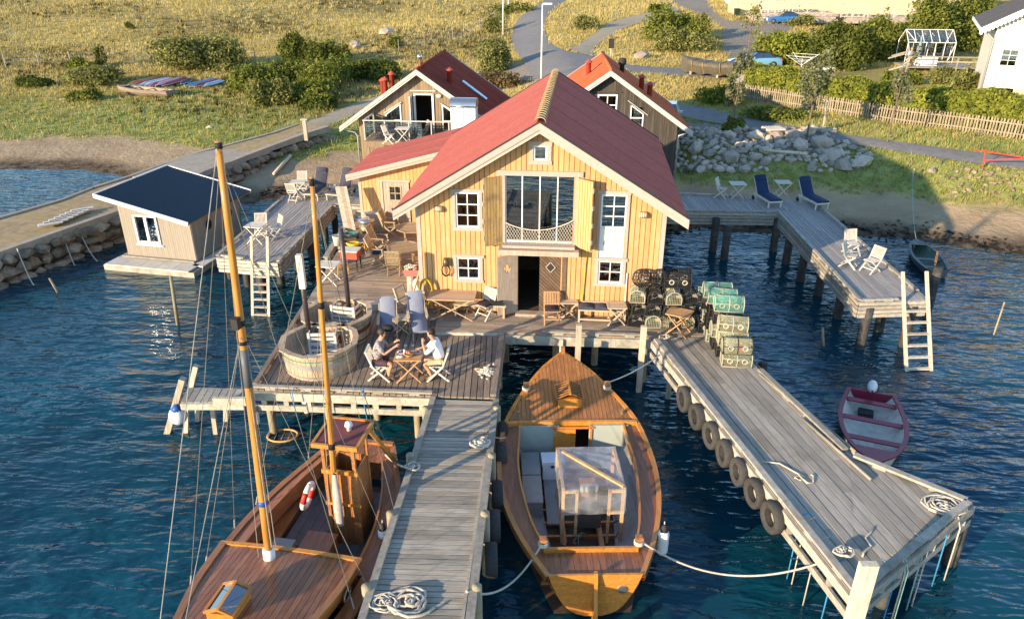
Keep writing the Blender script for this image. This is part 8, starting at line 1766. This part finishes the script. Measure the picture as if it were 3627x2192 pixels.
# street furniture
def lamp(px, pyb, h, label, head=True, grp='lamp posts'):
    p = PT(px, pyb); t = thing('lamp_post', label, 'lamp post', p, 0, grp); m = MB(); m.tube([(0, 0, 0), (0, 0, h * .5), (0, 0, h)], [.085, .07, .05], 10); m.build('pole', m_white, t, True)
    if head: m = MB(); m.box((.42, 0, h + .03), (.75, .26, .13)); m.tube([(0, 0, h - .02), (.2, 0, h + .04)], .04, 8); m.build('lamp_head', m_whitep, t)
lp = PT(1917, 290); htop_ = PY(1913, 16, lp.y).z - lp.z
lamp(1917, 290, htop_, 'white lamp post with lamp head behind the boathouse ridge'); lamp(1782, 128, 7.2, 'tall white pole left of the road', False); lamp(1801, 46, 7.2, 'far white pole at the top left of the road', False)
def sign(px, pyb, pyt, label, rnd, rz=0.0):
    p = PT(px, pyb); h = PY(px, pyt, p.y).z - p.z; t = thing('road_sign', label, 'sign', p, rz); m = MB(); m.tube([(0, 0, 0), (0, 0, h)], .035, 8); m.build('pole', m_zinc, t)
    m = MB()
    if rnd: m.lathe([(.42, -.012), (.42, .012)], (0, -.05, h - .42), 20, True, Matrix.Rotation(pi / 2, 3, 'X') ); m.build('disc', m_zinc, t); m = MB(); m.box((-.05, -.05, h - 1.15), (.5, .02, .45)); m.build('plate', m_zinc, t)
    else: m.box((0, -.05, h - .45), (.55, .03, .9)); m.build('plate', m_dark, t)
sign(2163, 202, 138, 'dark rectangular sign on a pole behind the grey house', False); sign(2910, 478, 352, 'round road sign on a white pole seen from behind', True, radians(68))
m_redp = M('red_paint', (.50, .06, .03), rough=.5); q0, q1 = PT(3480, 597), PT(3700, 625)
bar = thing('road_barrier', 'red steel boom barrier across the lane at the right edge', 'barrier', q0, world=True); a, b, c = PY(3446, 530, q0.y), PY(3650, 562, q1.y), PY(3491, 568, q0.y); tpz = PY(3491, 534, q0.y)
for p_, q_, nm in ((q0, tpz + Vector((0, 0, .1)), 'post'), (a, b, 'boom'), (c, b, 'brace')): m = MB(); m.tube([p_, q_], .036, 6); m.build(nm, m_redp, bar)
bn_ = PT(2525, 48) if False else PT(2608, 62); wb = thing('wheelie_bin', 'dark green wheelie bin by the white gate post', 'bin', bn_); m = MB(); m.add([(a * .26, b * .28, .05) for a, b in ((-1, -1), (1, -1), (1, 1), (-1, 1))] + [(a * .32, b * .36, 1.0) for a, b in ((-1, -1), (1, -1), (1, 1), (-1, 1))], [(3, 2, 1, 0), (0, 1, 5, 4), (1, 2, 6, 5), (2, 3, 7, 6), (3, 0, 4, 7)]); m.build('body', M('bin_green', (.015, .035, .02), rough=.5), wb); m = MB(); m.box((0, 0, 1.04), (.68, .78, .08)); m.build('lid', m_dark, wb)
gp = thing('gate_post', 'stone gate post beside the wheelie bin', 'gate post', PT(2614, 58)); m = MB(); m.box((0, 0, .9), (.4, .4, 1.8)); m.build('shaft', m_stone, gp); m = MB(); m.box((0, 0, 1.85), (.5, .5, .12)); m.build('cap', m_stone, gp)
wf = thing('white_board_fence', 'curving white board fence at the top of the gravel drive', 'fence', PT(2600, 45), world=True); wl = [PT(2555, -5), PT(2570, 10), PT(2590, 25), PT(2606, 40)]
for a, b in zip(wl[:-1], wl[1:]):
    n = max(2, int((b - a).length / .14))
    for k in range(n): p = a.lerp(b, (k + .5) / n); m = MB(); m.box((p.x, p.y, p.z + .55), (.11, .03, 1.1), atan2((b - a).y, (b - a).x)); m.build('board', m_white, wf)
wf2 = thing('white_picket_fence', 'short white picket fence between gate post and terrace', 'fence', PT(2640, 52), world=True); a, b = PT(2624, 52), PT(2668, 50)
for k in range(14): p = a.lerp(b, k / 13); o = link('picket', pkm, wf2); o.location = p; o.data = pkm if False else o.data; o.rotation_euler = (0, 0, 0)
# wire fence posts on the meadow
wp = thing('wire_fence', 'wire fence on thin grey posts across the meadow', 'fence', PT(479, 228), world=True); pts = [PT(x, y) for x, y in ((22, 240), (140, 238), (253, 232), (365, 230), (479, 227), (600, 224), (720, 221), (824, 220), (904, 218))]
for p in pts: m = MB(); m.tube([p - Vector((0, 0, .2)), p + Vector((random.uniform(-.05, .05), 0, 1.4))], .05, 6); m.build('post', w_fascia, wp)
for a, b in zip(pts[:-1], pts[1:]): m = MB(); [m.tube([a + Vector((0, 0, z)), b + Vector((0, 0, z))], .012, 3) for z in (.5, .85, 1.2)]; m.build('wire', m_zinc, wp)
wp = thing('wire_fence', 'wire fence on thin posts climbing towards the road', 'fence', PT(1504, 165), world=True); pts = [PT(x, y) for x, y in ((1413, 187), (1504, 165), (1604, 145), (1644, 138), (1700, 110), (1750, 75), (1775, 45), (1785, 25))]
for p in pts: m = MB(); m.tube([p - Vector((0, 0, .2)), p + Vector((0, 0, 1.4))], .05, 6); m.build('post', w_fascia, wp)
for a, b in zip(pts[:-1], pts[1:]): m = MB(); [m.tube([a + Vector((0, 0, z)), b + Vector((0, 0, z))], .012, 3) for z in (.5, .85, 1.2)]; m.build('wire', m_zinc, wp)
m = MB(); p = P(1085, 492, 1.5); m.box((0, 0, .55), (.22, .22, 1.3)); m.box((0, 0, 1.24), (.42, .36, .1)); o = tag(m.build('bollard_post', w_pale), 'pale wooden post with flat cap at the landward end of the breakwater', 'post'); o.location = p
# rotary clothes dryer
cd_ = PT(2828, 300); t = thing('clothes_dryer', 'white rotary clothes dryer behind the hedge', 'clothes dryer', cd_); hz = 2.0; m = MB(); m.tube([(0, 0, 0), (0, 0, hz)], .03, 6); m.build('pole', m_zinc, t)
for k in range(4): a = k * pi / 2 + .2; m = MB(); m.tube([(0, 0, hz - .5), (1.5 * cos(a), 1.5 * sin(a), hz + .35)], .025, 5); m.build('arm', m_whitep, t)
m = MB()
for r_ in (.6, 1.0, 1.4): m.tube([(r_ * cos(k * pi / 2 + .2), r_ * sin(k * pi / 2 + .2), hz - .5 + .85 * r_ / 1.5) for k in range(4)], .012, 3, closed=True)
m.build('line', m_whitep, t)
bx_ = thing('notice_box', 'weathered wooden box on legs at the hedge end', 'box', PT(2632, 345)); m = MB(); m.box((0, 0, 1.1), (1.9, .5, 1.1)); m.build('body', w_fascia, bx_)
for s_ in (-1, 1): m = MB(); m.box((s_ * .8, 0, .3), (.12, .12, .7)); m.build('leg', w_fascia, bx_)
for px, py, lab in ((2912, 250, 'left'), (2942, 250, 'right')):
    m = MB(); m.ell((0, 0, .15), (.6, .35, .2), 10, 6); o = tag(m.build('white_sack', m_whitep, None, True), lab + ' white sack on the lawn edge under the lilac', 'sack'); o.location = PT(px, py)
# greenhouse on its deck, with table, parasol and a seated person
gd = PT(3204, 262); gz = gd.z + .55
gt = thing('garden_deck', 'grey garden deck with rail and steps in front of the greenhouse', 'deck', gd, -radians(8)); planks(gt, [(0, 0), (6.2, 0), (6.2, 3.4), (0, 3.4)], 0, .16, .015, .55, .05, w_fascia, 'deck_board')
for x in (0.1, 2.2, 4.2, 6.1): m = MB(); m.box((x, .1, .3), (.1, .1, 2.2)) if x < 1 else m.box((x, .1, .6), (.1, .1, 1.7)); m.build('post', w_fascia, gt)
for z in (1.05, 1.45): m = MB(); m.box((3.1, .06, z), (6.2, .05, .09)); m.build('rail', w_fascia, gt)
for k in range(3): m = MB(); m.beam((-1.3, .3 + .8 * (k % 2), .25 + (k > 0) * .9 + (k > 1) * .3), (0, .3 + .8 * (k % 2), .65 + (k > 0) * .9 + (k > 1) * .3), .06, .12); m.build('stair_rail', w_fascia, gt)
for k in range(3): m = MB(); m.box((-.3 - k * .35, .7, .4 - k * .18), (.34, .9, .05)); m.build('step', w_fascia, gt)
gr = thing('greenhouse', 'white-framed glass greenhouse at the back of the garden', 'greenhouse', PY(3204, 215, gd.y + 3.2) , -radians(8)); gb = gr.location; gb.z = gz + .02
Wg, Dg, Hg, Rg = 4.1, 2.6, 1.75, 2.75
m_gf = m_white; mm = []
for x in (0, Wg): 
    for y in (0, Dg): mm.append(((x, y, 0), (x, y, Hg)))
    mm += [((x, 0, Hg), (x, Dg / 2, Rg)), ((x, Dg, Hg), (x, Dg / 2, Rg))]
mm += [((0, 0, Hg), (Wg, 0, Hg)), ((0, Dg, Hg), (Wg, Dg, Hg)), ((0, Dg / 2, Rg), (Wg, Dg / 2, Rg)), ((0, 0, Hg), (.5, 0, 0)), ((Wg, 0, Hg), (Wg - .5, 0, 0)), ((.0, Dg / 2, Rg), (.7, 0, Hg)), ((Wg, Dg / 2, Rg), (Wg - .9, 0, Hg))]
for k in range(1, 6): x = Wg * k / 6; mm += [((x, 0, Hg), (x, Dg / 2, Rg)), ((x, Dg, 0), (x, Dg, Hg)), ((x, Dg, Hg), (x, Dg / 2, Rg))]
for x in (1.6, 2.4, 3.2): mm.append(((x, 0, 0), (x, 0, Hg)))
for a, b in mm: m = MB(); m.beam(a, b, .045, .045); m.build('frame_bar', m_gf, gr)
mg2 = glass('greenhouse_glass', (.72, .8, .8), .2)
for k in range(6):
    x0, x1 = Wg * k / 6 + .03, Wg * (k + 1) / 6 - .03; m = MB(); m.add([(x0, 0, Hg), (x1, 0, Hg), (x1, Dg / 2, Rg), (x0, Dg / 2, Rg)], [(0, 1, 2, 3)]); m.build('roof_pane', mg2, gr); m = MB(); m.add([(x0, Dg, Hg), (x1, Dg, Hg), (x1, Dg / 2, Rg), (x0, Dg / 2, Rg)], [(3, 2, 1, 0)]); m.build('roof_pane', mg2, gr); m = MB(); m.add([(x0, Dg, 0), (x1, Dg, 0), (x1, Dg, Hg), (x0, Dg, Hg)], [(0, 1, 2, 3)]); m.build('wall_pane', mg2, gr)
for x in (0, Wg): m = MB(); m.add([(x, 0, 0), (x, Dg, 0), (x, Dg, Hg), (x, Dg / 2, Rg), (x, 0, Hg)], [(0, 1, 2, 3, 4)]); m.build('gable_pane', mg2, gr)
for k in range(3): m = MB(); rows = [[(1.3 + k * .75 + .7 * t, .9 + .1 * j, 2.3 - .25 * sin(pi * t) + .02 * j) for t in np.linspace(0, 1, 8)] for j in range(5)]; m.grid(rows); m.build('shade_cloth', m_whitep, gr, True)
tc_ = gd + Vector((2.3, 1.3, .55)); t = thing('garden_table', 'table with long white cloth on the garden deck', 'table', tc_, -radians(8)); m = MB(); m.box((0, 0, .37), (1.7, .8, .72)); m.build('tablecloth', m_wsh, t); m = MB(); m.box((0, 0, .745), (1.74, .84, .03)); m.build('top', m_wsh, t)
t = thing('parasol', 'closed grey-blue parasol on the garden deck', 'parasol', tc_ + Vector((-.55, .5, 0))); m = MB(); m.tube([(0, 0, 0), (0, 0, 2.5)], .03, 6); m.build('pole', m_whitep, t); m = MB(); m.lathe([(.22, .95), (.2, 1.2), (.1, 2.1), (.02, 2.5)], (0, 0, 0), 12); m.build('canopy', M('grey_blue_cloth', (.22, .28, .32), rough=.9), t, True)
ch_ = copy_tree(fc_w, tc_ + Vector((-1.35, .35, 0)), radians(30), 'chair under the person on the garden deck'); ch_['group'] = GC
person('person in a pale blue top seated on the garden deck before the greenhouse', tc_ + Vector((-1.35, .35, 0)), radians(30), {-1: ((-.25, -.1, .86), (-.2, -.32, .66), (-.18, -.4, .62)), 1: ((.25, -.1, .86), (.2, -.3, .7), (.18, -.38, .66))}, M('pale_blue_top', (.45, .52, .58), rough=.9), m_kh, M('fair_hair', (.32, .22, .1), rough=.7))
# ================================================================== ropes, poles, small gear
m_blue_r = M('blue_rope', (.05, .26, .48), rough=.8); m_green_r = M('pale_green_rope', (.35, .52, .42), rough=.9)
S = lambda b, x, y, z: Vector((b.x + x * cos(.022) - y * sin(.022), b.y + y * cos(.022) + x * sin(.022), z))
rope('mooring_line', 'mooring rope from the motor boat bow to the tyre pier', sag(S(mb_o, 1.08, 6.35, 1.72), P(2338, 1256, ZD + .1), .1), .018, m_rope); rope('mooring_line', 'long sagging rope from the motor boat stern to the pier end', sag(S(mb_o, 1.0, .85, 1.25), P(2985, 1962, ZD + .05), .75, 24), .022, m_rope)
rope('mooring_line', 'sagging rope from the motor boat stern to the centre pier', sag(S(mb_o, -.98, .85, 1.25), P(1652, 2092, ZC + .1), .55, 20), .022, m_rope); rope('mooring_line', 'short rope from the two-masted boat stern to the centre pier', sag(ST + Vector((.6, -.6, 1.15)), P(1462, 1655, ZC + .1), .12), .025, m_rope); rope('mooring_line', 'rope from the motor boat to the rope heap on the centre pier', sag(S(mb_o, -1.7, 4.6, 1.2), P(1716, 1528, ZC + .1), .08), .015, m_rope)
def heap(label, px, py, z, R, n, mat, r=.022, seed=1):
    q = random.Random(seed); c = P(px, py, z); pts = []; a = 0.0; x = y = 0.0
    for k in range(n): a += q.uniform(.25, .75); rr = R * (.55 + .45 * sin(k * .21 + seed)); x, y = .6 * x + .4 * (rr * cos(a) + q.uniform(-.1, .1) * R), .6 * y + .4 * (rr * sin(a) * .8 + q.uniform(-.1, .1) * R); pts.append((c.x + x * 1.6, c.y + y * 1.6, z + .02 + .05 * q.random() + .04 * (1 - hypot(x, y) / R)))
    rope('rope_heap', label, pts, r, mat, 'ropes on the piers', 5)
heap('thick white rope loops at the near end of the centre pier', 1455, 2140, ZC, .36, 90, m_rope, .03, 2); heap('thin pale rope tangle left on the near end of the centre pier', 1362, 2140, ZC, .24, 90, m_rope, .016, 3); heap('white rope bundle on the edge beam halfway along the centre pier', 1700, 1575, ZC + .08, .22, 80, m_rope, .028, 4); heap('pale rope coils at the far corner of the tyre pier', 3345, 1800, ZD, .36, 110, m_rope, .02, 5); heap('white knotted rope on the tyre pier edge by the corner post', 2985, 1960, ZD + .08, .16, 50, m_rope, .022, 6); heap('rope loop on the tyre pier beside the pots', 2360, 1200, ZD, .18, 30, m_rope, .018, 7); heap('rope bundle at the stern corner on the centre pier', 1462, 1660, ZC + .08, .16, 50, m_rope, .022, 8)
def squig(label, pts): rope('loose_rope', label, [P(x, y, ZD + .02) for x, y in pts], .02, m_rope, 'ropes on the piers', 5)
squig('loose rope with a loop lying across the tyre pier', [(2700, 1635), (2760, 1640), (2810, 1668), (2850, 1690), (2835, 1700), (2815, 1692), (2830, 1682), (2860, 1710), (2880, 1708), (2882, 1685), (2872, 1680)]); squig('wriggling loose rope near the corner post', [(3092, 1868), (3085, 1885), (3065, 1905), (3078, 1925), (3088, 1935), (3060, 1955), (3055, 1970)])
for k, (x0, y0, L_, mt, lab) in enumerate(((2860, 1820, 1.7, m_blue_r, 'blue'), (2878, 1838, 1.8, m_rope, 'white'), (2922, 1908, 1.7, m_rope, 'white'), (2985, 1984, 1.9, m_blue_r, 'blue'), (3145, 1996, 2, m_blue_r, 'blue'), (3180, 1978, 2.1, m_rope, 'white'), (3190, 1974, 2.1, m_green_r, 'pale green'), (3243, 1914, 1.9, m_green_r, 'pale green'), (3262, 1902, 1.9, m_rope, 'white'), (3328, 1857, 1.5, m_blue_r, 'blue'), (3376, 1826, 1.6, m_rope, 'white'))):
    p = P(x0, y0, ZD - .02); o_ = Vector((-.16, -.08, 0)) if k < 4 else Vector((.1, -.14, 0)); rope('hanging_rope', '%s rope hanging from the tyre pier, %s along from the tyres' % (lab, ('first', 'second', 'third', 'fourth', 'fifth', 'sixth', 'seventh', 'eighth', 'ninth', 'tenth', 'eleventh')[k]), [p - o_, p + o_ * .6 + Vector((0, 0, .03)), p + o_ * 1.1 - Vector((0, 0, .2)), p + o_ * 1.2 - Vector((0, 0, L_))], .016, mt, 'ropes hanging from the pier', 5)
for x0, y0, L_, mt, lab in ((1040, 1395, 1.1, m_blue_r, 'left blue rope hanging from the deck front'), (1155, 1392, 1.6, m_blue_r, 'middle blue rope hanging from the deck front'), (1287, 1388, 1.3, m_blue_r, 'right blue rope hanging from the deck front')): p = P(x0, y0, ZL); rope('hanging_rope', lab, [p + Vector((0, .1, .12)), p + Vector((0, -.1, .1)), p + Vector((.02, -.12, -.4)), p + Vector((.1, -.1, -L_))], .014, mt, 'ropes hanging from the deck', 5)
def stake(px, pyb, pxt, pyt, r, mat, label):
    b = P(px, pyb, 0); t = PY(pxt, pyt, b.y); m = MB(); m.tube([b + (b - t) * .3, t], [r, r * .9], 8); tag(m.build('mooring_stake', mat, None, True), label, 'stake', 'stakes in the water')
stake(630, 1150, 605, 980, .07, w_pile, 'thick weathered stake standing before the houseboat'); stake(3520, 1185, 3558, 1070, .03, w_pile, 'thin rusty stake leaning in the water at the right edge'); stake(3298, 995, 3322, 892, .05, m_mast, 'orange stake leaning beside the dark rowing boat'); stake(2916, 1225, 2914, 1162, .05, w_pile, 'short pale stake in the water left of the dinghy'); stake(205, 1035, 175, 985, .05, w_pile, 'broken stake by the breakwater stones')
for k, (x0, y0, x1, y1) in enumerate(((2690, 1325, 2985, 1575), (2705, 1322, 3030, 1600), (2840, 1480, 3085, 1698))): rope('boat_hook_pole', ('left', 'right', 'nearest')[k] + ' long grey pole lying along the right edge of the tyre pier', [P(x0, y0, ZD + .05), P((x0 + x1) / 2, (y0 + y1) / 2, ZD + .06), P(x1, y1, ZD + .05)], .035, w_pierR, 'poles on the tyre pier', 7, 'pole')
e = PT(3226, 642, .6); rope('anchor_line', 'pale turquoise line from the dark rowing boat to the shore stake', sag(Vector((18.3, 31.8, .5)), e, .4), .012, m_green_r); m = MB(); m.tube([(0, 0, -.3), (.05, 0, .7)], .05, 6); o = tag(m.build('shore_stake', w_pile), 'stake on the grass holding the turquoise line', 'stake'); o.location = PT(3226, 642)
m = MB(); m.tube([(.42 * cos(a), .3 * sin(a), .04) for a in np.linspace(0, 2 * pi, 20, endpoint=False)], .03, 6, closed=True)
for k in range(5): m.tube([(-.38 + k * .19, -.2, .03), (-.38 + k * .19, .2, .03)], .008, 3)
o = tag(m.build('floating_net_ring', M('bamboo', (.55, .30, .10)), None, True), 'round wicker net ring floating under the deck front', 'net'); o.location = P(1002, 1546, 0)
for k in range(7):
    a = P(178 + k * 19, 792 - k * 8.5, ZB + .12); m = MB(); m.box((0, 0, 0), (.34, .95, .05), -.9); o = tag(m.build('gangway_board', m_teakw), '%s pale board of the loose gangway lying on the breakwater' % ('first', 'second', 'third', 'fourth', 'fifth', 'sixth', 'seventh')[k], 'board', 'gangway boards'); o.location = a
for k, (x0, x1, y0) in enumerate(((60, 120, 920), (215, 265, 850), (270, 345, 835))): rope('quay_rope', ('left', 'middle', 'right')[k] + ' white rope drooping down the breakwater stones', sag(P(x0, y0 - 40, ZB), P(x1, y0 + 90, .2), .3), .02, m_rope, 'ropes on the breakwater')
# inside the loft, behind the glass
lp_ = lambda u, v, z: BO + U * u + W * v + Vector((0, 0, z)); m_pineo = wood('orange_pine', (.55, .25, .07), stretch=(4, 4, 4))
t = thing('loft_table', 'orange pine table seen through the big loft window', 'table', lp_(.95, 1.5, 2.36), -YAW + .1); m = MB(); m.box((0, 0, .72), (1.5, .85, .05)); m.build('top', m_pineo, t)
for s_ in (-1, 1): m = MB(); m.box((s_ * .5, 0, .36), (.12, .6, .7)); m.build('leg', m_pineo, t)
pc = folding_chair(m_pineo)
for u, v, f, lab in ((.05, 1.2, 70, 'left orange pine chair behind the loft glass'), (1.65, 1.1, -75, 'right orange pine chair behind the loft glass'), (3.1, .9, 160, 'orange pine chair behind the upper right window')): q = lp_(u, v, 2.36); place(pc, None, 0, q.z, f, lab, 'pine chairs in the loft', dx=q.x, dy=q.y)
t = thing('lighthouse_figurine', 'small white lighthouse figurine in the gable window', 'figurine', lp_(.885, .1, 5.04), 0); m = MB(); m.lathe([(.06, 0), (.035, .2), (.05, .21), (.05, .22)], (0, 0, 0), 12); m.build('tower', m_white, t, True); m = MB(); m.lathe([(.03, .22), (.03, .27), (.0, .31)], (0, 0, 0), 10); m.build('lantern', m_white, t)
# ================================================================== grass: blades and tufts, uncountable
def zone_at(x, y, A):
    i = np.clip(np.searchsorted(ys, y), 0, len(ys) - 1); j = np.clip(np.rint((x / (y * .86 + 12) + 1) / 2 * (nx - 1)).astype(int), 0, nx - 1); return A[i, j]
def scatter(n, ylo, yhi, keep, p=1.7):
    u = rng.random(n); e = 1 - p; y = (ylo ** e + u * (yhi ** e - ylo ** e)) ** (1 / e); x = rng.uniform(-1, 1, n) * (y * .74 + 4); ok = keep(x, y)
    for pg in ROADS: ok &= ~inpoly(pg, x, y)
    for cx, cy_, yw, hx, y1 in ((-4.84, 40, YAW, 4.2, 8.2), (5.12, 40.35, radians(3.2), 4.2, 8)):
        u_ = (x - cx) * cos(yw) - (y - cy_) * sin(yw); v_ = (x - cx) * sin(yw) + (y - cy_) * cos(yw); ok &= ~((np.abs(u_) < hx) & (v_ > -2.6) & (v_ < y1))
    bwp = [p[:2] for p in fr] + [p[:2] for p in bk[::-1]]; ok &= ~inpoly([tuple(q) for q in bwp], x, y); return x[ok], y[ok]
def grass(name, label, n, ylo, yhi, keep, hgt, mat, blades=6, width=.03, p=1.7):
    x, y = scatter(n, ylo, yhi, keep, p); k = len(x); sc = np.clip((y / 55) ** .7, .7, 2.0); base = np.stack([x, y, tz(x, y) - .03], -1); cl = rng.random(k)
    b = np.repeat(base, blades, 0); s = np.repeat(sc * rng.uniform(.6, 1.35, k), blades); n_ = len(b); a = rng.uniform(0, 2 * pi, n_); r = rng.uniform(0, .2, n_) * s; b = b + np.stack([np.cos(a) * r, np.sin(a) * r, a * 0], -1)
    h = hgt * s * rng.uniform(.5, 1.2, n_); ln = np.stack([np.cos(a), np.sin(a), a * 0], -1) * (h * rng.uniform(.1, .6, n_))[:, None] + np.array([.06, .05, 0]) * h[:, None]; t = rng.uniform(0, 2 * pi, n_); w_ = np.stack([np.cos(t), np.sin(t), t * 0], -1) * (width * s)[:, None]
    v = np.stack([b - w_, b + w_, b + ln + np.stack([h * 0, h * 0, h], -1)], 1).reshape(-1, 3); tone = np.repeat(np.repeat(cl, blades) * .7 + .3 * rng.random(n_), 3); o = link(name, np_mesh(name, v, np.arange(n_ * 3).reshape(-1, 3), mat, False, {'tone': np.stack([tone, tone, tone, tone * 0 + 1], -1)})); tag(o, label, 'grass', kind='stuff')
g_dry = leaf_material('dry_grass', (.36, .285, .09), (.58, .455, .18), .3, .09, .16); g_grn = leaf_material('green_grass', (.18, .215, .045), (.37, .385, .115), .3, .25, .16); g_blue = leaf_material('lyme_grass', (.16, .19, .11), (.33, .34, .20), .3, .4); g_heath = leaf_material('heather_clumps', (.07, .06, .02), (.22, .16, .055), .2, .15)
z1 = lambda x, y, i: zone_at(x, y, A1)[:, i]; z2 = lambda x, y, i: zone_at(x, y, A2)[:, i]
free = lambda x, y: (z1(x, y, 0) < .35) & (z1(x, y, 3) < .5) & (z2(x, y, 0) < .5)
grass('dry_grass', 'golden dry grass over the hillside and verges', 110000, 36, 190, lambda x, y: free(x, y) & (rng.random(len(x)) > z1(x, y, 2) * .8) & (rng.random(len(x)) > z2(x, y, 1) * .5), .23, g_dry, 6)
grass('green_grass', 'greener short grass above the beach', 36000, 34, 75, lambda x, y: free(x, y) & (rng.random(len(x)) < z1(x, y, 2) + .12), .22, g_grn, 6)
grass('lyme_grass', 'pale blue-green beach grass tufts along the shore', 3200, 33, 60, lambda x, y: (z1(x, y, 0) < .7) & (z1(x, y, 2) > .35) & (rng.random(len(x)) < .5 + .5 * np.sin(x * .8) * np.cos(y * .9)), .5, g_blue, 9, .022)
grass('heather', 'dark low heather clumps on the hillside', 8000, 55, 190, lambda x, y: free(x, y) & (rng.random(len(x)) < z2(x, y, 1) ** 2 * 1.1), .26, g_heath, 8, .06)
m_weed = M('seaweed', (.022, .016, .01), rough=.7, var=.4, rnd=0)
k = 1300; x = np.concatenate([rng.uniform(-14, -6, k // 3), rng.uniform(6, 34, k - k // 3)]); y = np.interp(x, SHX, SHY) + rng.normal(.9, .55, k) + .5 * np.sin(x * 1.3); pts = np.stack([x, y, np.maximum(tz(x, y), 0) + .03], -1); v, f, c = leaves(pts, .12, 2.5, .6); tag(link('seaweed', np_mesh('seaweed', v, f, m_weed, False, {'tone': c})), 'dark seaweed strewn along the waterline', 'seaweed', kind='stuff')
